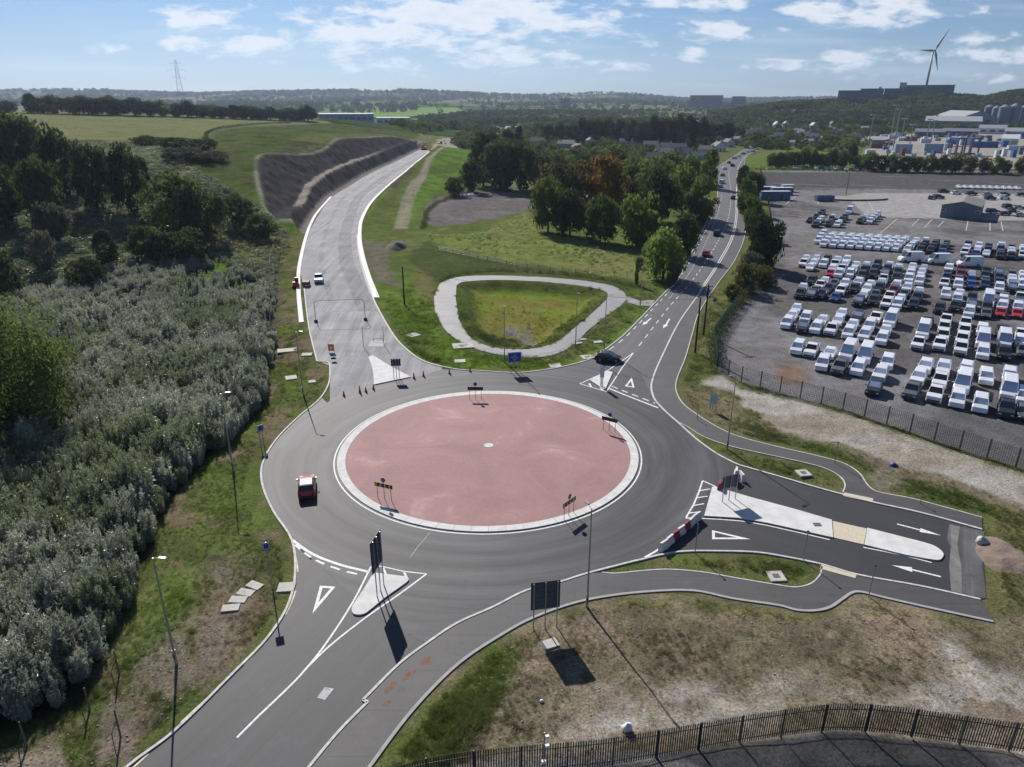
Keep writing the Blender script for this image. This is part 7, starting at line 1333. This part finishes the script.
far_block('hilltop_block', 906, 950, 94, 86, DKB, DKB, 'long low dark building at the foot of the wind turbine', dp=40, storeys=2, T_=True); far_block('stair_tower', 877, 879.5, 99, 88, WR, WR, 'narrow white tower between two hilltop blocks', 'tower', dp=8, T_=True); far_block('stair_tower', 898, 904, 97, 84, mat('pale_tower',(.42,.42,.42),.8), RLG, 'pale tower block left of the turbine building', 'tower', dp=14, T_=True)
far_block('distant_factory', 690, 722, 103, 96, DKB, DKB, 'wide dim block on the horizon above the village', dp=90, storeys=1, T_=2600.0); far_block('distant_factory', 732, 745, 103, 97, DKB, DKB, 'smaller dim block on the horizon right of the wide one', dp=60, T_=2600.0); far_block('distant_factory', 560, 570, 104, 99, DKB, DKB, 'tiny dim block on the horizon above the dark pointed tree', dp=60, T_=2600.0)
# port
PW = mat('port_grey', (.22,.25,.29), .7); PWB = mat('port_dark_blue', (.05,.09,.17), .6); CBL = mat('container_blue', (.05,.13,.35), .6, var=.15, scale=.5); CRD = mat('container_brown', (.20,.09,.07), .7); CGY = mat('container_grey', (.33,.40,.47), .6); CWH = mat('container_white', (.60,.62,.64), .6)
def warehouse(px0, px1, by, ev, ap, dp, label, wm=PW, rm=RLG):
    x0, y0 = P((px0+px1)/2, by); dep = y0*CP + CAM_H*SP; w_ = (px1-px0)/FPX*dep; he = (by-ev)/FPX*dep; hr = (by-ap)/FPX*dep
    return gable('warehouse', (x0, y0+dp/2, 0), R(-6), w_, dp, he, hr, wm, rm, label, 'warehouse', doors=((w_*.25,he*.4,w_*.12,he*.8,DKM),(-w_*.2,he*.4,w_*.12,he*.8,DKM)), over=.8)
def hall(px0, px1, by, ev, tp, label, wm=PW, rm=RLG, dp=60):
    return far_block('warehouse', px0, px1, by, ev, wm, rm, label, 'warehouse', dp, roof='p')
hall(927, 976, 129, 121.5, 114, 'long pale roofed warehouse in the port below the wooded hill', dp=70); warehouse(962, 998, 128, 118.5, 112.2, 90, 'gabled pale roofed warehouse beside the silos')
hall(944, 975, 136, 131.5, 128, 'dark blue fronted port shed before the long warehouse', PWB, mat('port_roof_dark',(.12,.13,.15),.8), 30); hall(916, 942, 137, 132, 128, 'dark low port shed left of the blue fronted one', DKB, mat('port_roof_dark',(.12,.13,.15),.8), 30); hall(980, 1003, 134, 128.5, 126, 'white long office building in the port', CWH, RLG, 20); hall(1006, 1030, 138, 132, 129, 'pale blue shed at the right edge of the port', WBL, RLG, 22); hall(1002, 1016, 146, 139, 137, 'white box shed in the middle of the port yard', CWH, CWH, 16)
hall(868, 884, 145, 140, 134, 'grey hipped shed left of the grey box sheds', PW, RLG, 30)
def silo(px, by, tp, wpx, label):
    x, y = P(px, by); dep = y*CP + CAM_H*SP; rr = wpx/FPX*dep/2; h = (by-tp)/FPX*dep; r = empty('silo', (x, y, 0), 0, label, 'silo', 'grey steel silos in the port'); sm = mat('silo_steel', (.14,.17,.21), .7, .1, var=.1, scale=.2)
    MB().tube((0,0,0), (0,0,h*.88), rr, rr, sm, 24).build('tank', r); MB().tube((0,0,h*.88), (0,0,h), rr*1.02, rr*.25, sm, 24).build('roof', r); MB().box((rr*1.0,0,h*.45), (1.2,1.2,h*.9), DKM).build('ladder', r)
for a in ((986,123,106,9,'leftmost and smaller steel silo behind the gabled warehouse'),(993,125,107,8,'second steel silo from the hill side'),(1001,126,106,11,'broad steel silo in the middle of the silo group'),(1011,127,105,10,'tall broad steel silo near the right edge'),(1021,127,106,8,'steel silo at the extreme right edge'),(1009,131,119,9,'lower pale tank in front of the tall silos')): silo(a[0], min(127.5, a[1]+2), *a[2:])
def cbox(px, by, wpx, h, m, label, d_=2.6, rz=0):
    x, y = P(px, by); dep = y*CP + CAM_H*SP; w_ = wpx/FPX*dep; r = empty('container_stack', (x, y, 0), R(rz), label, 'containers', 'containers in the port yard'); b_ = MB().box((0,0,h/2), (w_,d_,h), m); b_.build('box', r)
    n = int(w_/3); q = MB(); [q.box((-w_/2 + w_*(k+.5)/n, -d_/2-.03, h/2), (.12,.06,h-.3), DKM) for k in range(n)]; q.build('corrugation', r)
for a in ((902,153,17,6.5,CGY,'large grey box unit left of the other grey one in the port yard'),(932,152.5,19,6.5,CGY,'large grey box unit in the middle of the port yard'),(984,147.5,26,5,CBL,'long blue stack of containers right of the straddle frames'),(955,144,18,4,CBL,'dark blue stack of containers behind the straddle frames'),(966,145,14,5,CWH,'pale container stack between the straddle frames'),(876,148,12,4,CRD,'brown container stack at the left of the port yard'),(886,145,12,4,CRD,'brown and pale container stack behind the grey box unit'),(912,141,14,4,CRD,'row of brown containers in front of the dark shed'),(893,139,10,4,CWH,'pale container row near the light masts'),(1014,150,14,3.5,CWH,'white trailers parked at the right of the yard'),(925,143,10,4,CWH,'small pale container stack behind the large grey unit'),(1000,154,8,3,CRD,'single brown container in the open yard'),(870,154,9,3,CWH,'white trailer near the boundary trees'),(948,148,7,3.5,CRD,'small brown container by the left straddle frame')): cbox(*a)
rc = random.Random(9); sp_ = []
for _ in range(400):
    px, by = rc.uniform(872, 1022), rc.uniform(136, 158)
    if by > 150 and px < 885: continue
    if all(abs(px-a)*1.0 > 6 or abs(by-b) > 1.6 for a, b in sp_) and not (890 < px < 945 and 143 < by < 155) and not (950 < px < 1000 and 143 < by < 156): sp_.append((px, by))
    if len(sp_) >= 52: break
sp_.sort()
for k, (px, by) in enumerate(sp_):
    m_, cn = rc.choice([(CRD,'brown'),(CGY,'grey'),(CWH,'white'),(CBL,'blue'),(CWH,'white'),(DKB,'dark')]); cbox(px, by, rc.uniform(2.5, 6.5), rc.choice([2.6,2.6,2.9,5.2]), m_, 'small %s trailer or container in the port yard clutter, %s from the lane side' % (cn, ORD[k]), rz=rc.uniform(-12, 12))
def straddle(px, by, label):
    x, y = P(px, by); r = empty('straddle_carrier', (x, y, 0), R(10), label, 'straddle carrier', 'straddle carriers in the port yard')
    for sx in (-1, 1):
        for sy in (-1, 1): MB().box((sx*3.2, sy*4.2, 6), (.9,.8,12), PWB).build('leg', r)
        MB().box((sx*3.2,0,.9), (1.1,10,1.2), DKM).build('wheel_beam', r)
    MB().box((0,0,11.6), (7.2,9.4,1.0), PWB).build('top_frame', r); MB().box((0,0,6), (2.4,8,.5), CRD).build('spreader', r)
straddle(955, 155, 'left of two tall dark straddle frames in the port yard'); straddle(969, 155, 'right of two tall dark straddle frames in the port yard')
for k, (px, by, tp) in enumerate(((868,148,117),(889,146,108),(893,150,112),(909,148,126),(925,145,121),(931,142,122),(901,140,120),(887,158,143))):
    x, y = P(px, by); dep = y*CP + CAM_H*SP; h = (by-tp)/FPX*dep; r = empty('light_mast', (x, y, 0), 0, 'tall pale light mast in the port, %s in order from the far-off lane' % ORD[k], 'light mast', 'light masts in the port'); MB().tube((0,0,0), (0,0,h), .55, .35, mat('mast_grey',(.30,.32,.35),.6), 8).build('pole', r); MB().box((0,0,h), (5,1.4,.9), mat('mast_grey',(.30,.32,.35),.6)).build('lamp_head', r)
# wind turbine
ty = 1400.0; d_ = rayd(926, 88); tx = d_[0]/d_[1]*ty; 
hub = PD(935.3, 50.5, ty); gz0 = HZ(tx, ty); hubx = tx; hubz = hub[2]; WT = mat('turbine_grey', (.22,.23,.25), .5, var=.03)
r = empty('wind_turbine', (tx, ty, gz0), 0, 'tall three bladed wind turbine on the hilltop building', 'wind turbine'); hh_ = hubz - gz0
MB().tube((0,0,-3), (0,0,hh_-2), 2.3, 1.3, WT, 14).build('tower', r, True); MB().tube((0,5,hh_), (0,-4,hh_), 1.9, 1.7, WT, 12).build('nacelle', r); hb_ = MB().tube((0,-4,hh_), (0,-6.5,hh_), 1.7, .5, WT, 12).build('hub', r)
Lb = 20.5/FPX*(ty*CP)
for (ex, ez) in ((9.5,18.5),(-14.5,.3),(6,-17.5)):
    l_ = math.hypot(ex, ez); dx, dz = ex/l_, ez/l_; b_ = MB(); nx, nz = -dz, dx; s = Lb * l_/20.0; secs = [(0,.8,.8),(.1,1.1,.7),(.22,2.0,.5),(.6,1.2,.25),(1.0,.25,.08)]; vs = []
    for (t, wd, th) in secs:
        for (a1, b1) in ((-.35,-1),(.65,-1),(.65,1),(-.35,1)): vs.append((dx*s*t + nx*wd*2*a1, -5.4 + b1*th, hh_ + dz*s*t + nz*wd*2*a1))
    fs = [(i*4+k, i*4+(k+1)%4, (i+1)*4+(k+1)%4, (i+1)*4+k) for i in range(4) for k in range(4)] + [(16,17,18,19)]; b_.add(vs, fs, WT); b_.build('blade', r)
# lattice pylon behind the field
def pylon(px, by, tp, label, T_=True, s=1.0):
    x, y, z = T(px, by) if T_ else (*P(px, by), 0); dep = y*CP + (CAM_H - z)*SP; tt = (CY - tp)/FPX; uu = (y*SP - tt*y*CP)/(CP + tt*SP); h = CAM_H - uu - z
    r = empty('lattice_pylon', (x, y, z), .35, label, 'pylon', 'lattice power pylons'); m = mat('pylon_steel', (.14,.15,.165), .6, .3); t = MB(); lv = [0,.14,.27,.39,.5,.6,.7,.8,.9,1.0]; wv = lambda q: (3.9 if q < .6 else 3.9)*(1 - q*.83)*h/50
    for i in range(len(lv)-1):
        a, b = lv[i], lv[i+1]; wa_, wb_ = wv(a), wv(b)
        for (sx, sy) in ((-1,-1),(1,-1),(1,1),(-1,1)): t.tube((sx*wa_,sy*wa_,a*h), (sx*wb_,sy*wb_,b*h), .22*s, .2*s, m, 4, False)
        for (p_, q_) in (((-1,-1),(1,-1)),((1,-1),(1,1)),((1,1),(-1,1)),((-1,1),(-1,-1))):
            t.tube((p_[0]*wa_,p_[1]*wa_,a*h), (q_[0]*wb_,q_[1]*wb_,b*h), .12*s, .12*s, m, 3, False).tube((q_[0]*wa_,q_[1]*wa_,a*h), (p_[0]*wb_,p_[1]*wb_,b*h), .12*s, .12*s, m, 3, False)
    t.build('tower', r)
    for (zz, ln) in ((.66,6.6),(.80,8.8),(.92,6.2)):
        c = MB(); 
        for sg in (-1, 1): c.tube((0,0,zz*h), (sg*ln*h/50,0,(zz+.005)*h), .2*s, .14*s, m, 4).tube((0,0,(zz+.05)*h), (sg*ln*h/50,0,(zz+.005)*h), .16*s, .14*s, m, 4).tube((sg*ln*h/50,0,zz*h), (sg*ln*h/50,0,(zz-.045)*h), .16*s, .16*s, m, 4)
        c.build('crossarm', r)
    return r
pylon(183.5, 112.4, 59.5, 'tall lattice pylon behind the hedge of the pale field'); pylon(388, 104, 90, 'tiny distant lattice pylon on the hazy ridge above the cutting', s=2.2)
# works at the end of the new road
x, y = P(433.5, 153.5); r = empty('dump_truck', (x, y, .05), R(75), 'dark dump truck at the far end of the new pale road', 'dump truck'); EXO = mat('machine_dark', (.09,.07,.04), .6)
MB().box((-1.2,0,2.1), (6.0,2.8,1.8), EXO, taper=1.08).build('dump_body', r); MB().box((3.2,0,1.9), (2.0,2.6,2.2), DKM).build('cab', r); MB().box((0,0,.9), (8.0,1.6,.5), DKM).build('chassis', r)
for wx in (3.0,-1.5,-3.2):
    for sg in (-1, 1): MB().tube((wx, sg*1.0,.75), (wx, sg*1.45,.75), .75, .75, BLKP, 12).build('wheel', r)
for (px, py, c, lb, an) in ((424,150,ORG,'orange excavator left of the dump truck at the road end',160),(440,146,mat('machine_yellow',(.45,.28,.03),.6),'yellow excavator right of the dump truck at the road end',40),(430,142.5,WHT,'white works vehicle on the earth bank beyond the road end',90)):
    x, y = P(px, py); r = empty('excavator', (x, y, .05), R(an), lb, 'excavator', 'machines working at the road end'); 
    for s in (-1, 1): MB().box((0,s*1.3,.5), (4.2,.6,1.0), BLKP).build('track', r)
    MB().box((-.4,0,1.9), (3.6,2.7,1.5), c).build('body', r); MB().box((.9,-.8,3.0), (1.5,1.1,1.6), DKM).build('cab', r); MB().tube((1.2,.4,2.2), (4.4,.4,4.8), .35, .3, c, 6).tube((4.4,.4,4.8), (6.2,.4,2.0), .28, .22, c, 6).build('boom', r); MB().box((6.2,.4,1.4), (1.2,1.2,1.2), DKM).build('bucket', r)
def mound(px, py, rx, ry, h, col, label, sd=1):
    x, y = P(px, py); n = 24; vs = []
    for j in range(n):
        for i in range(n): u_, v_ = (i/(n-1)-.5)*2, (j/(n-1)-.5)*2; q = math.hypot(u_, v_); vs.append((u_*rx, v_*ry, max(-.2, (1-q**2))*h*(.6+.8*float(vnoise(u_*3+sd, v_*3, 1, sd))) - .1))
    fs = [(j*n+i, j*n+i+1, (j+1)*n+i+1, (j+1)*n+i) for j in range(n-1) for i in range(n-1)]; o = MB().add(vs, fs, mat('mound_%d' % sd, col, .95, var=.25, scale=.5, bump=.3)).build('earth_mound', smoothf=True); o.location = (x, y, 0); tag(o, label, 'earth mound')
mound(415, 147, 16, 20, 5, (.14,.10,.075), 'brown earth heap beside the far end of the new road', 1); mound(425, 141, 30, 25, 4, (.20,.185,.165), 'grey brown spoil bank beyond the road end', 2)
mound(397, 247, 3.2, 5.5, 1.6, (.085,.078,.07), 'dark heap of rubble on the grass right of the new road', 4); mound(471, 196, 3, 2.2, 1.2, (.55,.54,.50), 'small white heap at the back of the bare ground', 6)

# ---- woods and hedgerow trees nobody could count
WD = leaf_mat('wood_leaf', (.06,.085,.03), (.16,.20,.07), .42, attr='tone', rnd=.3, clump=.25)
def lump(name, seed, nc, nl, size): return crown_mesh(name, 1.0, .85, nc, nl, size, WD, seed, 'round', base=-.15)
lp = [lump('lump', 400+k, 15, 26, .27) for k in range(5)]
rng = np.random.default_rng(11)
fac_ = W([(316,128),(316,119),(414,121),(414,128)])
_hp = np.array([P(h[0], h[1]) for h in hs])
def clear_house(x, y):
    k = np.ones(len(x), bool)
    for (hx0, hy0) in _hp: k &= ~((np.abs(x - hx0 * y / hy0) < 11) & (y < hy0 + 12) & (y > hy0 - 44))
    return k
def zone(n, y0, y1, xr, pf):
    yy = y0 + (y1-y0)*rng.random(n)**.8; xx = yy * rng.uniform(xr[0], xr[1], n) if isinstance(xr[0], float) else rng.uniform(xr[0], xr[1], n); k = rng.random(n) < pf(xx, yy); k &= clear_house(xx, yy); k &= seg_dist(xx, yy, W([(430,148),(440,142),(460,135),(520,126.5),(560,123)])) > 16; k &= ~inside(xx, yy, fac_); return xx[k], yy[k]
port = W([(862,172),(866,150),(880,136),(925,131),(1100,127),(1500,127),(1500,172)]); gfield = TW([(312,126),(316,104),(470,106),(470,114.5),(412,120),(412,127)]); greenp = W([(715,172),(735,157),(765,150),(800,149),(800,170)])
lane_ = W([(905,131),(885,128),(850,134),(820,137)]); _nr = N_POLY; _ne = NE_POLY
X_, Y_, S_, Tn = [], [], [], []
def addz(x, y, s0, s1, dark=1.0): X_.append(x); Y_.append(y); S_.append(rng.uniform(s0, s1, len(x))); Tn.append(np.full(len(x), dark))
def pmid(x, y):
    m = (fbm(x, y, 60, 3, 401) > .40) * .9 + .12; left = np.interp(y, [300, 420, 560, 700, 800], [10, 0, -30, -60, -140]); m *= (x > left) & (x < y*.30 + 6); d = seg_dist(x, y, W([(708,219),(714,166.5),(751,146)])); m *= (d > 14) & (x < np.interp(y, [300, 420, 500, 620], [90, 112, 150, 215])); 
    m *= ~((y < 400) & (x < 30)); return m
a, b = zone(3600, 330, 760, (-150, 330), pmid); addz(a, b, 2.2, 4.8, 1.15)
def pright(x, y):       # round the village, lane and port
    m = (fbm(x, y, 80, 3, 411) > .46) * .75 + .10; m *= ~inside(x, y, port) & ~inside(x, y, greenp) & ~inside(x, y, _lot); m *= x > np.interp(y, [560, 640, 800], [215, 190, -150]); return m
a, b = zone(4600, 590, 1150, (-.16, .82), pright); addz(a, b, 2.8, 5.6, 1.15)
def phill(x, y):
    m = ((x/y > .26) & (y > 1100) & (fbm(x, y, 120, 3, 421) > .30)) * .95; m = np.maximum(m, (x/y > .40) * (y > 1130) * .95); m *= ~inside(x, y, port); return m
a, b = zone(9500, 1080, 1800, (.24, .84), phill); addz(a, b, 5.0, 8.5, .9)
def pfar(x, y):
    f = fbm(x, y, 220, 4, 431); m = (f > .57) * .8 + .03 + (np.abs(fbm(x, y, 260, 2, 71) - .5) < .02) * .4; m *= ~inside(x, y, gfield); m *= ~((x < -50) & (y < 820)); m *= ~((x > -170) & (x < 0) & (y < 900)); return np.minimum(m, .9)
a, b = zone(8500, 760, 2200, (-.78, .34), pfar); addz(a, b, 4.0, 7.5, .9)
def pvf(x, y): return np.minimum((fbm(x, y, 420, 5, 441) > .53) * .8 + (np.abs(fbm(x, y, 300, 3, 443) - .5) < .015) * .7 + .04, .9)
a, b = zone(17000, 2100, 5600, (-.80, .80), pvf); addz(a, b, 6, 12, .85)
X_ = np.concatenate(X_); Y_ = np.concatenate(Y_); S_ = np.concatenate(S_); Tn = np.concatenate(Tn); Z_ = land(X_, Y_, False)
tn = fbm(X_, Y_, 45, 3, 451) + rng.normal(size=len(X_))*.08; tone = np.stack([(.5+1.0*tn)*Tn, (.5+1.0*tn)*Tn, (.45+.9*tn)*Tn], 1); aut = (rng.random(len(X_)) < .05)[:, None]; tone = np.where(aut, tone*np.array([1.5,1.1,.8]), tone)
scatter('woodland', np.c_[X_, Y_, Z_], rng.uniform(0, 6.28, len(X_)), S_, rng.integers(0, 5, len(X_)), lp, tone, 'woods, hedgerows and garden trees covering the country out to the hills', 'woodland')
tree(761, 143.5, 17, 132, 'orange', 'round', 'orange autumn tree among the village houses', flat=True)
print('lumps', len(X_))

# ---- the air
hz = MB().box((0, 0, 120), (19400, 19400, 560), GALV).build('haze'); hm = bpy.data.materials.new('haze_air'); hm.use_nodes = True; nt = hm.node_tree
for n in list(nt.nodes): nt.nodes.remove(n)
o = nt.nodes.new('ShaderNodeOutputMaterial'); pv = nt.nodes.new('ShaderNodeVolumePrincipled'); pv.inputs['Color'].default_value = (.60,.74,1.0,1); pv.inputs['Density'].default_value = HAZE; pv.inputs['Anisotropy'].default_value = .3; nt.links.new(pv.outputs[0], o.inputs['Volume'])
hz.data.materials.clear(); hz.data.materials.append(hm); tag(hz, 'thin blue haze over the whole country', 'haze', kind='stuff')
